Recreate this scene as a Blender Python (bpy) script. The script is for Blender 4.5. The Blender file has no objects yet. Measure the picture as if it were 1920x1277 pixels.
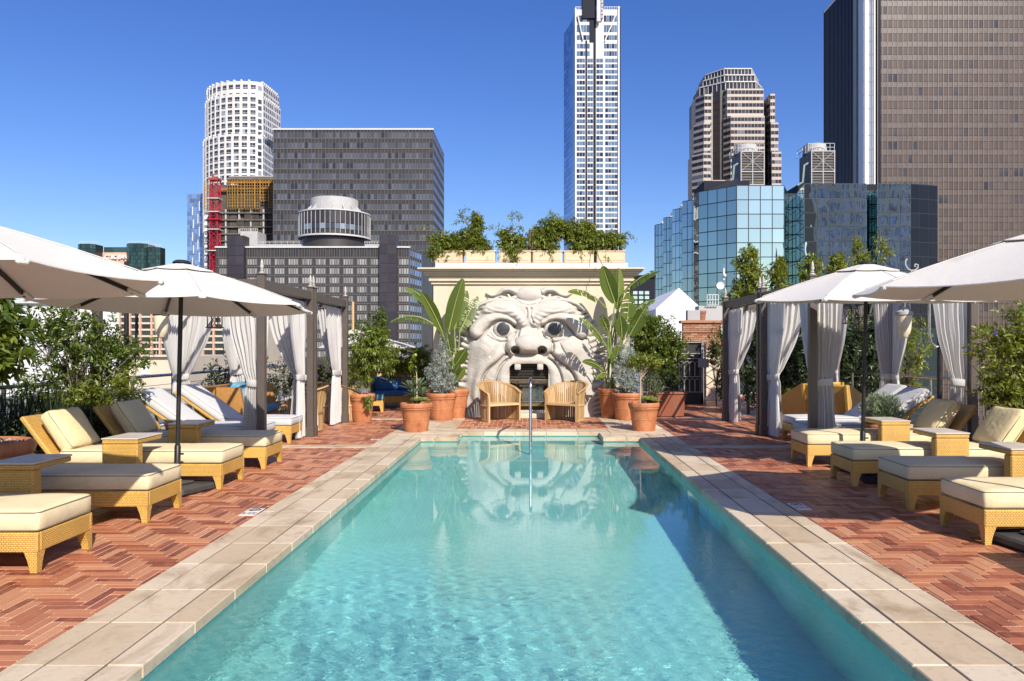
import bpy, bmesh, math, random
import numpy as np
from mathutils import Vector, Matrix, Euler

R = math.radians
C = bpy.context.scene.collection
SC = bpy.context.scene
rng = random.Random(7)
nrng = np.random.default_rng(11)

# ------------------------------------------------------------------ camera
cam_d = bpy.data.cameras.new('camera')
cam = bpy.data.objects.new('camera', cam_d)
C.objects.link(cam)
EYE = 1.6
cam.location = (0, 0, EYE)
cam.rotation_euler = (R(90), 0, 0)
cam_d.sensor_width = 36
cam_d.lens = 27
cam_d.shift_x = -37 / 1920
cam_d.shift_y = 12.5 / 1920
cam_d.clip_start = 0.05
cam_d.clip_end = 12000
SC.camera = cam

# ------------------------------------------------------------------ world and sun
SUN_DIR = Vector((0.57, -1.18, 1.0)).normalized()          # towards the sun
SUN_EL = math.asin(SUN_DIR.z)
SUN_AZ = math.atan2(SUN_DIR.x, SUN_DIR.y)
world = bpy.data.worlds.new('World')
SC.world = world
world.use_nodes = True
wn = world.node_tree
for n in list(wn.nodes):
    wn.nodes.remove(n)
sky = wn.nodes.new('ShaderNodeTexSky')
sky.sky_type = 'NISHITA'
sky.sun_disc = False
sky.sun_elevation = SUN_EL
sky.sun_rotation = SUN_AZ
sky.altitude = 300
sky.air_density = 1.0
sky.dust_density = 1.3
sky.ozone_density = 3.5
hs = wn.nodes.new('ShaderNodeHueSaturation')
hs.inputs['Saturation'].default_value = 1.27
hs.inputs['Hue'].default_value = 0.519
bg = wn.nodes.new('ShaderNodeBackground')
bg.inputs['Strength'].default_value = 0.118
wo = wn.nodes.new('ShaderNodeOutputWorld')
wn.links.new(sky.outputs[0], hs.inputs['Color'])
wn.links.new(hs.outputs[0], bg.inputs['Color'])
wn.links.new(bg.outputs[0], wo.inputs['Surface'])
world.cycles.sampling_method = 'AUTOMATIC'

sun_d = bpy.data.lights.new('sun', 'SUN')
sun_d.energy = 4.9
sun_d.angle = R(0.53)
sun_d.color = (1.0, 0.93, 0.82)
sun = bpy.data.objects.new('sun', sun_d)
C.objects.link(sun)
sun.rotation_euler = SUN_DIR.to_track_quat('Z', 'Y').to_euler()
sun.location = (20, -30, 40)

SC.view_settings.view_transform = 'Standard'
SC.view_settings.look = 'None'
SC.view_settings.gamma = 1
SC.view_settings.use_curve_mapping = False
SC.view_settings.exposure = 0.42
SC.render.engine = 'CYCLES'
cy = SC.cycles
cy.use_denoising = True
cy.max_bounces = 8
cy.diffuse_bounces = 3
cy.glossy_bounces = 4
cy.transmission_bounces = 6
cy.transparent_max_bounces = 12
cy.caustics_reflective = False
cy.caustics_refractive = True
cy.blur_glossy = 0.5
cy.sample_clamp_indirect = 6

# ------------------------------------------------------------------ helpers: materials
class NT:
    """small node-tree writer"""
    def __init__(s, name):
        s.m = bpy.data.materials.new(name)
        s.m.use_nodes = True
        s.t = s.m.node_tree
        for n in list(s.t.nodes):
            s.t.nodes.remove(n)
        s.out = s.t.nodes.new('ShaderNodeOutputMaterial')
    def put(s, nd, key, v):
        if hasattr(v, 'is_output') or isinstance(v, bpy.types.NodeSocket):
            s.t.links.new(v, nd.inputs[key])
        else:
            if nd.inputs[key].type == 'RGBA' and isinstance(v, (tuple, list)): v = rgba(v)
            nd.inputs[key].default_value = v
    def math(s, op, a, b=None, c=None, clamp=False):
        nd = s.t.nodes.new('ShaderNodeMath')
        nd.operation = op
        nd.use_clamp = clamp
        s.put(nd, 0, a)
        if b is not None: s.put(nd, 1, b)
        if c is not None: s.put(nd, 2, c)
        return nd.outputs[0]
    def mix(s, f, a, b, blend='MIX'):
        nd = s.t.nodes.new('ShaderNodeMix')
        nd.data_type = 'RGBA'
        nd.blend_type = blend
        s.put(nd, 0, f)
        s.put(nd, 6, a)
        s.put(nd, 7, b)
        return nd.outputs[2]
    def ramp(s, f, stops, interp='LINEAR'):
        nd = s.t.nodes.new('ShaderNodeValToRGB')
        nd.color_ramp.interpolation = interp
        el = nd.color_ramp.elements
        while len(el) < len(stops): el.new(0.5)
        for e, (p, c) in zip(el, stops):
            e.position = p
            e.color = rgba(c)
        s.put(nd, 0, f)
        return nd.outputs[0]
    def rng(s, v, a, b, c, d):
        nd = s.t.nodes.new('ShaderNodeMapRange')
        s.put(nd, 0, v)
        for i, x in enumerate((a, b, c, d)): s.put(nd, i + 1, x)
        return nd.outputs[0]
    def pos(s):
        return s.t.nodes.new('ShaderNodeNewGeometry').outputs['Position']
    def obj(s):
        return s.t.nodes.new('ShaderNodeTexCoord').outputs['Object']
    def rand(s):
        """a random number per piece: per object and per mesh island"""
        a = s.t.nodes.new('ShaderNodeObjectInfo').outputs['Random']
        b = s.t.nodes.new('ShaderNodeNewGeometry').outputs['Random Per Island']
        return s.math('FRACT', s.math('ADD', s.math('MULTIPLY', a, 7.31), s.math('MULTIPLY', b, 3.77)))
    def noise(s, vec, scale, detail=4, rough=0.55, dist=0.0):
        nd = s.t.nodes.new('ShaderNodeTexNoise')
        s.put(nd, 'Vector', vec)
        nd.inputs['Scale'].default_value = scale
        nd.inputs['Detail'].default_value = detail
        nd.inputs['Roughness'].default_value = rough
        nd.inputs['Distortion'].default_value = dist
        return nd.outputs['Fac']
    def scaled(s, vec, sc):
        nd = s.t.nodes.new('ShaderNodeMapping')
        s.put(nd, 'Vector', vec)
        nd.inputs['Scale'].default_value = sc
        return nd.outputs[0]
    def bump(s, h, strength=0.3, dist=0.02, normal=None):
        nd = s.t.nodes.new('ShaderNodeBump')
        nd.inputs['Strength'].default_value = strength
        nd.inputs['Distance'].default_value = dist
        s.put(nd, 'Height', h)
        if normal is not None: s.put(nd, 'Normal', normal)
        return nd.outputs[0]
    def bsdf(s, col, rough=0.6, normal=None, metal=0.0, spec=0.5, trans=None, coat=0.0):
        p = s.t.nodes.new('ShaderNodeBsdfPrincipled')
        s.put(p, 'Base Color', rgba(col))
        s.put(p, 'Roughness', rough)
        s.put(p, 'Metallic', metal)
        s.put(p, 'Specular IOR Level', spec)
        if coat: s.put(p, 'Coat Weight', coat)
        if normal is not None: s.put(p, 'Normal', normal)
        sh = p.outputs[0]
        if trans is not None:
            w, tc = trans
            tr = s.t.nodes.new('ShaderNodeBsdfTranslucent')
            s.put(tr, 'Color', rgba(tc))
            if normal is not None: s.put(tr, 'Normal', normal)
            mx = s.t.nodes.new('ShaderNodeMixShader')
            s.put(mx, 0, w)
            s.t.links.new(sh, mx.inputs[1])
            s.t.links.new(tr.outputs[0], mx.inputs[2])
            sh = mx.outputs[0]
        s.t.links.new(sh, s.out.inputs[0])
        return s.m

def rgba(c):
    if isinstance(c, (tuple, list)):
        return tuple(c) if len(c) == 4 else (c[0], c[1], c[2], 1.0)
    return c

def srgb(r, g, b):
    f = lambda v: ((v / 255 + 0.055) / 1.055) ** 2.4 if v > 10.3 else v / 255 / 12.92
    return (f(r), f(g), f(b))

def plain(name, col, rough=0.6, var=0.12, scale=6.0, bump=0.0, metal=0.0, spec=0.5, piece=0.0, coat=0.0, bscale=40.0):
    """a solid colour with grain, soft mottling and a little piece to piece variation"""
    t = NT(name)
    v = t.pos()
    n1 = t.noise(v, scale, 5)
    f = t.rng(n1, 0.25, 0.75, 1 - var, 1 + var)
    if piece:
        f = t.math('MULTIPLY', f, t.rng(t.rand(), 0, 1, 1 - piece, 1 + piece))
    c = t.mix(1.0, rgba(col), f, 'MULTIPLY')
    nm = t.bump(t.noise(v, bscale, 4), bump, 0.01) if bump else None
    r = t.rng(n1, 0.2, 0.8, max(0.02, rough - 0.08), min(1, rough + 0.08))
    return t.bsdf(c, r, nm, metal, spec, coat=coat)

# ------------------------------------------------------------------ helpers: meshes
class MB:
    def __init__(s):
        s.v, s.f, s.mi = [], [], []
    def add(s, verts, faces, mi=0):
        o = len(s.v)
        s.v.extend([tuple(p) for p in verts])
        s.f.extend([tuple(i + o for i in f) for f in faces])
        s.mi.extend([mi] * len(faces))
        return s
    def box(s, c, d, rot=None, ch=0.0, mi=0, taper=1.0):
        """box of full size d round c; ch chamfers its edges; taper narrows the top"""
        hx, hy, hz = d[0] / 2, d[1] / 2, d[2] / 2
        if ch <= 0:
            vs = [(sx * hx * (taper if sz > 0 else 1), sy * hy * (taper if sz > 0 else 1), sz * hz)
                  for sz in (-1, 1) for sy in (-1, 1) for sx in (-1, 1)]
            fs = [(0, 2, 3, 1), (4, 5, 7, 6), (0, 1, 5, 4), (2, 6, 7, 3), (0, 4, 6, 2), (1, 3, 7, 5)]
        else:
            ch = min(ch, hx * 0.9, hy * 0.9, hz * 0.9)
            vs, idx = [], {}
            for sx in (-1, 1):
                for sy in (-1, 1):
                    for sz in (-1, 1):
                        for a in range(3):
                            p = [sx * hx, sy * hy, sz * hz]
                            for b in range(3):
                                if b != a:
                                    p[b] -= (sx, sy, sz)[b] * ch
                            k = taper if sz > 0 else 1
                            idx[(sx, sy, sz, a)] = len(vs)
                            vs.append((p[0] * k, p[1] * k, p[2]))
            fs = []
            for a in range(3):
                b, c2 = (a + 1) % 3, (a + 2) % 3
                for sg in (-1, 1):
                    q = []
                    for (p1, p2) in ((-1, -1), (1, -1), (1, 1), (-1, 1)):
                        t = [0, 0, 0]; t[a] = sg; t[b] = p1; t[c2] = p2
                        q.append(idx[(t[0], t[1], t[2], a)])
                    fs.append(tuple(q if sg > 0 else q[::-1]))
                for s1 in (-1, 1):
                    for s2 in (-1, 1):
                        q = []
                        for (sa, ax) in ((-1, b), (1, b), (1, c2), (-1, c2)):
                            t = [0, 0, 0]; t[a] = sa; t[b] = s1; t[c2] = s2
                            q.append(idx[(t[0], t[1], t[2], ax)])
                        fs.append(tuple(q if s1 * s2 > 0 else q[::-1]))
            for sx in (-1, 1):
                for sy in (-1, 1):
                    for sz in (-1, 1):
                        q = [idx[(sx, sy, sz, a)] for a in range(3)]
                        fs.append(tuple(q if sx * sy * sz > 0 else q[::-1]))
        m = rot.to_matrix() if isinstance(rot, Euler) else rot
        out = []
        for p in vs:
            q = Vector(p)
            if m is not None: q = m @ q
            out.append((q.x + c[0], q.y + c[1], q.z + c[2]))
        return s.add(out, fs, mi)
    def bar(s, a, b, w, h=None, ch=0.0, mi=0):
        """square bar from a to b"""
        a, b = Vector(a), Vector(b)
        d = b - a
        L = d.length
        if L < 1e-6: return s
        q = d.to_track_quat('Z', 'Y').to_matrix()
        return s.box((a + b) / 2, (w, h or w, L), q, ch, mi)
    def tube(s, pts, rad, n=8, cap=True, mi=0):
        pts = [Vector(p) for p in pts]
        m = len(pts)
        rads = rad if isinstance(rad, (list, tuple)) else [rad] * m
        vs, fs = [], []
        up = None
        for i, p in enumerate(pts):
            d = (pts[min(i + 1, m - 1)] - pts[max(i - 1, 0)])
            if d.length < 1e-9: d = Vector((0, 0, 1))
            d.normalize()
            if up is None:
                up = Vector((0, 0, 1)) if abs(d.z) < 0.9 else Vector((1, 0, 0))
            x = up.cross(d)
            if x.length < 1e-5:
                x = Vector((1, 0, 0)).cross(d)
            x.normalize()
            y = d.cross(x)
            up = y if abs(y.dot(up)) > 0.2 else up
            for k in range(n):
                a = 2 * math.pi * k / n
                vs.append(p + (x * math.cos(a) + y * math.sin(a)) * rads[i])
        for i in range(m - 1):
            for k in range(n):
                a, b = i * n + k, i * n + (k + 1) % n
                fs.append((a, b, b + n, a + n))
        if cap:
            fs.append(tuple(range(n - 1, -1, -1)))
            fs.append(tuple((m - 1) * n + k for k in range(n)))
        return s.add(vs, fs, mi)
    def lathe(s, prof, c=(0, 0, 0), n=20, mi=0, cap=True):
        vs, fs = [], []
        for (r, z) in prof:
            for k in range(n):
                a = 2 * math.pi * k / n
                vs.append((c[0] + r * math.cos(a), c[1] + r * math.sin(a), c[2] + z))
        for i in range(len(prof) - 1):
            for k in range(n):
                a, b = i * n + k, i * n + (k + 1) % n
                fs.append((a, b, b + n, a + n))
        if cap:
            fs.append(tuple(range(n - 1, -1, -1)))
            fs.append(tuple((len(prof) - 1) * n + k for k in range(n)))
        return s.add(vs, fs, mi)
    def prism(s, poly, z0, z1, mi=0):
        """poly counter-clockwise in x,y"""
        n = len(poly)
        vs = [(p[0], p[1], z0) for p in poly] + [(p[0], p[1], z1) for p in poly]
        fs = [tuple(range(n - 1, -1, -1)), tuple(range(n, 2 * n))]
        fs += [(i, (i + 1) % n, (i + 1) % n + n, i + n) for i in range(n)]
        return s.add(vs, fs, mi)
    def grid(s, P, mi=0, closed=False):
        """P[i][j] points"""
        a, b = len(P), len(P[0])
        vs = [p for row in P for p in row]
        fs = []
        for i in range(a - 1):
            for j in range(b - (0 if closed else 1)):
                k = (j + 1) % b
                fs.append((i * b + j, i * b + k, (i + 1) * b + k, (i + 1) * b + j))
        return s.add(vs, fs, mi)
    def mesh(s, name, mats, smooth=None):
        me = bpy.data.meshes.new(name)
        me.from_pydata(s.v, [], s.f)
        mats = mats if isinstance(mats, (list, tuple)) else [mats]
        for m in mats: me.materials.append(m)
        if len(mats) > 1:
            me.polygons.foreach_set('material_index', s.mi)
        if smooth:
            me.polygons.foreach_set('use_smooth', [True] * len(me.polygons))
            me.set_sharp_from_angle(angle=R(smooth))
        me.update()
        return me
    def build(s, name, mats, parent=None, smooth=None):
        return link(name, s.mesh(name, mats, smooth), parent)

def link(name, data, parent=None, loc=None, rot=None, scale=None):
    o = bpy.data.objects.new(name, data)
    C.objects.link(o)
    if parent is not None: o.parent = parent
    if loc is not None: o.location = loc
    if rot is not None: o.rotation_euler = rot
    if scale is not None: o.scale = scale
    return o

def tag(o, label=None, cat=None, group=None, kind=None):
    if label: o['label'] = label
    if cat: o['category'] = cat
    if group: o['group'] = group
    if kind: o['kind'] = kind
    return o

def thing(name, label, cat, loc=(0, 0, 0), rz=0.0, group=None):
    o = link(name, None, None, loc, (0, 0, rz))
    o.empty_display_size = 0.2
    return tag(o, label, cat, group)

def copy_tree(o, parent=None):
    c = o.copy()
    C.objects.link(c)
    if parent is not None: c.parent = parent
    for ch in o.children:
        copy_tree(ch, c)
    return c

_unit = {}
def piece(name, parent, c, d, mat, rz=0.0, label=None):
    """one box-shaped piece: shares the unit cube of its material"""
    key = mat.name
    if key not in _unit:
        _unit[key] = MB().box((0, 0, 0), (1, 1, 1)).mesh('block', mat)
    o = link(name, _unit[key], parent, c, (0, 0, rz), d)
    if label: o['label'] = label
    return o

def pieces(name, parent, boxes, mat, limit=300):
    """boxes (centre, size[, rz]): the first `limit` as objects of their own, the rest joined into one part"""
    for b in boxes[:limit]:
        piece(name, parent, b[0], b[1], mat, b[2] if len(b) > 2 else 0.0)
    rest = boxes[limit:]
    if rest:
        m = MB()
        for b in rest:
            m.box(b[0], b[1], Euler((0, 0, b[2])) if len(b) > 2 else None)
        o = m.build(name, mat, parent)
        o['kind'] = 'stuff'

def at(px, py, Y):
    """the point of the place that the photograph shows at pixel px, py, if it lies Y metres ahead"""
    return Vector(((px - 997) * Y / 1440, Y, EYE - (py - 651) * Y / 1440))

def lerp(a, b, t): return a + (b - a) * t

def weld(me, dist=0.0005):
    bm = bmesh.new(); bm.from_mesh(me)
    bmesh.ops.remove_doubles(bm, verts=bm.verts, dist=dist)
    bm.to_mesh(me); bm.free()
    me.polygons.foreach_set('use_smooth', [True] * len(me.polygons))
    me.update()
    return me

# ------------------------------------------------------------------ materials of the terrace
def m_tile():
    t = NT('terracotta_tile')
    r = t.rand()
    base = t.ramp(r, [(0.0, (0.16, 0.040, 0.021)), (0.2, (0.25, 0.070, 0.036)), (0.40, (0.38, 0.135, 0.068)),
                      (0.62, (0.47, 0.20, 0.10)), (0.85, (0.53, 0.26, 0.14)), (1.0, (0.30, 0.088, 0.045))])
    v = t.pos()
    blot = t.noise(v, 9.0, 5, 0.6, 0.8)
    wear = t.noise(v, 1.3, 4)
    c = t.mix(t.rng(blot, 0.45, 0.75, 0, 0.55), base, (0.42, 0.17, 0.10))
    c = t.mix(t.rng(blot, 0.42, 0.2, 0, 0.5), c, (0.13, 0.032, 0.02))
    c = t.mix(t.rng(wear, 0.5, 0.8, 0, 0.3), c, (0.30, 0.14, 0.09))
    g = t.noise(v, 160, 3)
    c = t.mix(1.0, c, t.rng(g, 0.2, 0.8, 0.86, 1.14), 'MULTIPLY')
    nm = t.bump(t.noise(v, 55, 4), 0.25, 0.004)
    return t.bsdf(c, t.rng(blot, 0.3, 0.7, 0.38, 0.6), nm, spec=0.4)

def m_coping():
    t = NT('cream_coping_stone')
    v = t.pos()
    base = t.ramp(t.rand(), [(0, (0.47, 0.36, 0.24)), (0.5, (0.56, 0.45, 0.315)), (1, (0.60, 0.50, 0.375))])
    n1 = t.noise(t.scaled(v, (1, 0.55, 1)), 2.2, 7, 0.62, 1.1)
    n2 = t.noise(v, 22, 5, 0.6)
    c = t.mix(t.rng(n1, 0.48, 0.68, 0, 0.75), base, (0.29, 0.20, 0.115))
    c = t.mix(t.rng(n2, 0.55, 0.8, 0, 0.45), c, (0.22, 0.155, 0.095))
    c = t.mix(t.rng(n1, 0.42, 0.2, 0, 0.4), c, (0.60, 0.52, 0.40))
    c = t.mix(1.0, c, t.rng(t.noise(v, 190, 2), 0.2, 0.8, 0.9, 1.1), 'MULTIPLY')
    nm = t.bump(n2, 0.2, 0.006)
    return t.bsdf(c, 0.62, nm, spec=0.35)

def m_grout(name, col):
    return plain(name, col, 0.9, 0.25, 5.0)

def m_mosaic():
    t = NT('pool_mosaic')
    v = t.pos()
    sx = t.t.nodes.new('ShaderNodeSeparateXYZ'); t.put(sx, 0, v)
    k = None
    for i in range(3):
        f = t.math('FRACT', t.math('DIVIDE', sx.outputs[i], 0.05))
        d = t.math('LESS_THAN', t.math('ABSOLUTE', t.math('SUBTRACT', f, 0.5)), 0.425)
        k = d if k is None else t.math('MULTIPLY', k, d)
    cell = t.t.nodes.new('ShaderNodeVectorMath'); cell.operation = 'SNAP'
    t.put(cell, 0, v); cell.inputs[1].default_value = (0.05, 0.05, 0.05)
    wn_ = t.t.nodes.new('ShaderNodeTexWhiteNoise'); t.put(wn_, 'Vector', cell.outputs[0])
    c = t.ramp(wn_.outputs['Value'], [(0, (0.29, 0.76, 0.70)), (0.5, (0.32, 0.79, 0.73)), (1, (0.35, 0.82, 0.76))])
    c = t.mix(k, (0.28, 0.70, 0.67), c)
    n1 = t.noise(v, 0.9, 4)
    c = t.mix(1.0, c, t.rng(n1, 0.3, 0.7, 0.93, 1.07), 'MULTIPLY')
    return t.bsdf(c, 0.4)

def m_water():
    t = NT('pool_water')
    v = t.pos()
    a = t.noise(t.scaled(v, (1.0, 0.8, 1)), 2.6, 2, 0.5, 0.6)
    b = t.noise(t.scaled(v, (1.0, 1.25, 1)), 17.0, 3, 0.55, 1.0)
    calm = t.noise(t.scaled(v, (0.7, 0.25, 1)), 0.5, 2)
    sy = t.t.nodes.new('ShaderNodeSeparateXYZ'); t.put(sy, 0, v)
    still = t.rng(sy.outputs[1], 3.5, 7.5, 1.0, 0.022)
    st = t.math('MULTIPLY', still, t.rng(calm, 0.35, 0.65, 0.6, 1.15))
    h = t.math('ADD', t.math('MULTIPLY', a, 0.55), t.math('MULTIPLY', b, 0.3))
    bp = t.t.nodes.new('ShaderNodeBump')
    bp.inputs['Distance'].default_value = 0.045
    t.put(bp, 'Height', h); t.put(bp, 'Strength', t.math('MULTIPLY', st, 0.34))
    g = t.t.nodes.new('ShaderNodeBsdfGlass')
    g.inputs['IOR'].default_value = 1.333
    g.inputs['Roughness'].default_value = 0.0
    g.inputs['Color'].default_value = (0.95, 0.995, 1.0, 1)
    t.put(g, 'Normal', bp.outputs[0])
    t.t.links.new(g.outputs[0], t.out.inputs[0])
    return t.m

M_TILE, M_COPING, M_MOSAIC, M_WATER = m_tile(), m_coping(), m_mosaic(), m_water()
M_GROUT = m_grout('pale_grout', (0.70, 0.56, 0.43))
M_GROUT_D = m_grout('dark_grout', (0.10, 0.085, 0.07))
M_DARK_METAL = plain('dark_bronze_metal', (0.028, 0.025, 0.024), 0.42, 0.2, 8, 0.05, 0.4)
M_STEEL = plain('brushed_steel', (0.55, 0.55, 0.55), 0.25, 0.08, 20, 0.0, 1.0)
M_BLACK = plain('black_plastic', (0.018, 0.018, 0.018), 0.5)

# ------------------------------------------------------------------ the terrace slab, the pool shell
PX0, PX1, PY0, PY1 = -1.97, 1.93, 1.8, 13.57       # the water's rectangle
RX0, RX1, RY1 = -1.33, 1.28, 14.42                 # the recess with the steps at the far end
DECK_X, DECK_Y0, DECK_Y1 = 7.35, -7.0, 26.0
ZG = -0.0045                                        # grout level under the tiles (tile tops at about 0)

def deck_slab():
    m = MB()
    T, B = ZG, -0.6
    for (x0, x1, y0, y1) in ((-DECK_X, PX0, DECK_Y0, DECK_Y1), (PX1, DECK_X, DECK_Y0, DECK_Y1),
                             (PX0, PX1, DECK_Y0, PY0), (PX0, RX0, PY1, DECK_Y1), (RX1, PX1, PY1, DECK_Y1),
                             (RX0, RX1, RY1, DECK_Y1)):
        m.box(((x0 + x1) / 2, (y0 + y1) / 2, (T + B) / 2), (x1 - x0, y1 - y0, T - B))
    o = m.build('terrace_deck', M_GROUT)
    o['kind'] = 'structure'
    return o
deck = deck_slab()

def pool_shell():
    m = MB()
    e = 0.004
    zf, zt = -1.03, -0.035
    x0, x1, y0, y1 = PX0 + e, PX1 - e, PY0 + e, PY1 - e
    m.add([(x0, y0, zf), (x1, y0, zf), (x1, y1, zf), (x0, y1, zf)], [(0, 1, 2, 3)])
    def wall(a, b):
        m.add([(a[0], a[1], zf), (b[0], b[1], zf), (b[0], b[1], zt), (a[0], a[1], zt)], [(0, 1, 2, 3)])
    rx0, rx1, ry1 = RX0 + e, RX1 - e, RY1 - e
    wall((x0, y1), (x0, y0)); wall((x0, y0), (x1, y0)); wall((x1, y0), (x1, y1))
    wall((rx0, y1), (x0, y1)); wall((x1, y1), (rx1, y1))
    wall((rx0, ry1), (rx0, y1)); wall((rx1, y1), (rx1, ry1)); wall((rx1, ry1), (rx0, ry1))
    o = m.build('pool_basin', M_MOSAIC)
    o['kind'] = 'structure'
    for k, (ya, yb, z) in enumerate(((14.12, 14.42, -0.2), (13.84, 14.12, -0.36), (13.56, 13.84, -0.52))):
        b = MB().box(((RX0 + RX1) / 2, (ya + yb) / 2 - e, (z + zf) / 2), (RX1 - RX0 - 3 * e, yb - ya - e, z - zf), ch=0.012)
        b.build('pool_step', M_MOSAIC, o)
    return o
pool = pool_shell()

def wave_height(x, y):
    """small wind ripples, calmer towards the far end"""
    h = np.zeros(x.shape)
    r = np.random.default_rng(5)
    for lam, amp, n in ((0.85, 0.20, 5), (0.42, 0.14, 7), (0.22, 0.22, 10), (0.13, 0.36, 16), (0.095, 0.22, 16)):
        for _ in range(n):
            a = r.normal(1.1, 0.75)
            k = 2 * np.pi / (lam * r.uniform(0.8, 1.25))
            p = r.uniform(0, 6.28)
            wob = 0.6 * np.sin(0.9 * x + 0.6 * y + p)
            h += amp * np.sin(k * (np.cos(a) * x + np.sin(a) * y) + p + wob) / math.sqrt(n)
    patch = 0.75 + 0.35 * np.sin(0.7 * x + 0.43 * y + 1.0) * np.sin(0.31 * y - 0.5 * x)
    calm = np.interp(y, [2, 4.2, 5.4, 6.3, 7.2, 9, 12.5, 15], [0.95, 0.95, 0.80, 0.26, 0.09, 0.045, 0.025, 0.02])
    return 0.0017 * h * patch * calm

def water():
    m = MB()
    e = 0.006
    z = -0.075
    st = 0.017
    def sheet(x0, x1, y0, y1):
        nx, ny = max(2, int((x1 - x0) / st)), max(2, int((y1 - y0) / st))
        xs, ys = np.linspace(x0, x1, nx + 1), np.linspace(y0, y1, ny + 1)
        Xg, Yg = np.meshgrid(xs, ys)
        H = z + wave_height(Xg, Yg)
        m.grid(np.stack([Xg, Yg, H], -1).tolist())
    sheet(PX0 + e, PX1 - e, PY0 + e, PY1 - e)
    xs = np.linspace(PX0 + e, PX1 - e, int((PX1 - PX0 - 2 * e) / st) + 1)
    a = xs[np.searchsorted(xs, RX0 + e)]; b = xs[np.searchsorted(xs, RX1 - e) - 1]
    sheet(a, b, PY1 - e, RY1 - e)
    me = m.mesh('pool_water', M_WATER)
    weld(me, 0.002)
    o = link('pool_water', me)
    o['kind'] = 'structure'
    o.cycles.is_caustics_caster = True
    return o
wat = water()
for o_ in (pool, *pool.children):
    o_.cycles.is_caustics_receiver = True
sun_d.cycles.is_caustics_light = True

# ------------------------------------------------------------------ coping: three rows of stone slabs round the pool
def coping():
    root = MB()
    rows = [(0.0, 0.168), (0.174, 0.474), (0.481, 0.641)]
    base = link('pool_coping', None)
    base['kind'] = 'structure'
    L = 0.6
    def slab(x0, x1, y0, y1, nose=False):
        m = MB()
        j = 0.003
        z1 = 0.006 + rng.uniform(-0.0015, 0.0015)
        zb = -0.068 if nose else -0.03
        m.box(((x0 + x1) / 2, (y0 + y1) / 2, (z1 + zb) / 2), (x1 - x0 - 2 * j, y1 - y0 - 2 * j, z1 - zb), ch=0.007 if nose else 0.003)
        return m.build('coping_slab', M_COPING, base)
    ov = 0.022
    for side in (-1, 1):
        edge = PX0 if side < 0 else PX1
        for r, (a, b) in enumerate(rows):
            y = PY0 - 0.35 + (0.0, 0.0, 0.0)[r]
            yend = 14.19
            while y < yend - 0.05:
                y2 = min(y + L, yend)
                a2 = a - ov if r == 0 else a
                xa, xb = (edge - b, edge - a2) if side < 0 else (edge + a2, edge + b)
                if r == 0 and y2 > PY1: y2 = min(y2, PY1 + 0.0)
                if y2 - y > 0.04:
                    slab(xa, xb, y, y2, r == 0)
                y += L
                if r == 0 and y >= PY1: break
    for side in (-1, 1):
        edge = PX0 if side < 0 else PX1
        xa, xb = (edge - 0.645, edge - 0.004) if side < 0 else (edge + 0.004, edge + 0.645)
        bed = MB().box(((xa + xb) / 2, (PY0 + 14.19) / 2, -0.0045), (xb - xa, 14.19 - PY0, 0.005)).build('joint_bed', M_GROUT_D, base)
    # far end, beside and behind the recess
    for (x0, x1) in ((PX0 - 0.168, RX0 + ov), (RX1 - ov, PX1 + 0.168)):
        n = 2
        for k in range(n):
            xa, xb = lerp(x0, x1, k / n), lerp(x0, x1, (k + 1) / n)
            slab(xa, xb, PY1 - ov, PY1 + 0.17, True)
            slab(xa, xb, PY1 + 0.176, PY1 + 0.62)
    for (x0, x1) in ((RX0 - 0.17, RX0 + ov), (RX1 - ov, RX1 + 0.17)):
        slab(x0, x1, PY1 + 0.626, RY1 - ov, True)
    n = 5
    for k in range(n):
        xa, xb = lerp(RX0 - 0.17, RX1 + 0.17, k / n), lerp(RX0 - 0.17, RX1 + 0.17, (k + 1) / n)
        slab(xa, xb, RY1 - ov, RY1 + 0.17, True)
        slab(xa, xb, RY1 + 0.176, RY1 + 0.6)
    # near end
    for k in range(7):
        xa, xb = lerp(PX0, PX1, k / 7), lerp(PX0, PX1, (k + 1) / 7)
        slab(xa, xb, PY0 - 0.168, PY0 + ov, True)
    # pale stone bands set into the brick
    def field(x0, x1, y0, y1, nx, ny):
        for i in range(nx):
            for k in range(ny):
                slab(lerp(x0, x1, i / nx), lerp(x0, x1, (i + 1) / nx), lerp(y0, y1, k / ny), lerp(y0, y1, (k + 1) / ny))
    field(-2.61, RX0 - 0.176, 14.2, RY1 + 0.6, 2, 2)
    field(RX1 + 0.176, 2.57, 14.2, RY1 + 0.6, 2, 2)
    field(-2.30, -1.5, RY1 + 0.61, 17.6, 2, 4)
    field(1.5, 2.30, RY1 + 0.61, 17.6, 2, 4)
    field(-6.9, -2.62, 12.2, 12.48, 9, 1)
    field(2.58, 6.9, 12.2, 12.48, 9, 1)
    field(-6.9, -2.31, 16.95, 17.25, 9, 1)
    field(2.31, 6.9, 16.95, 17.25, 9, 1)
    return base
coping()

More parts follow.
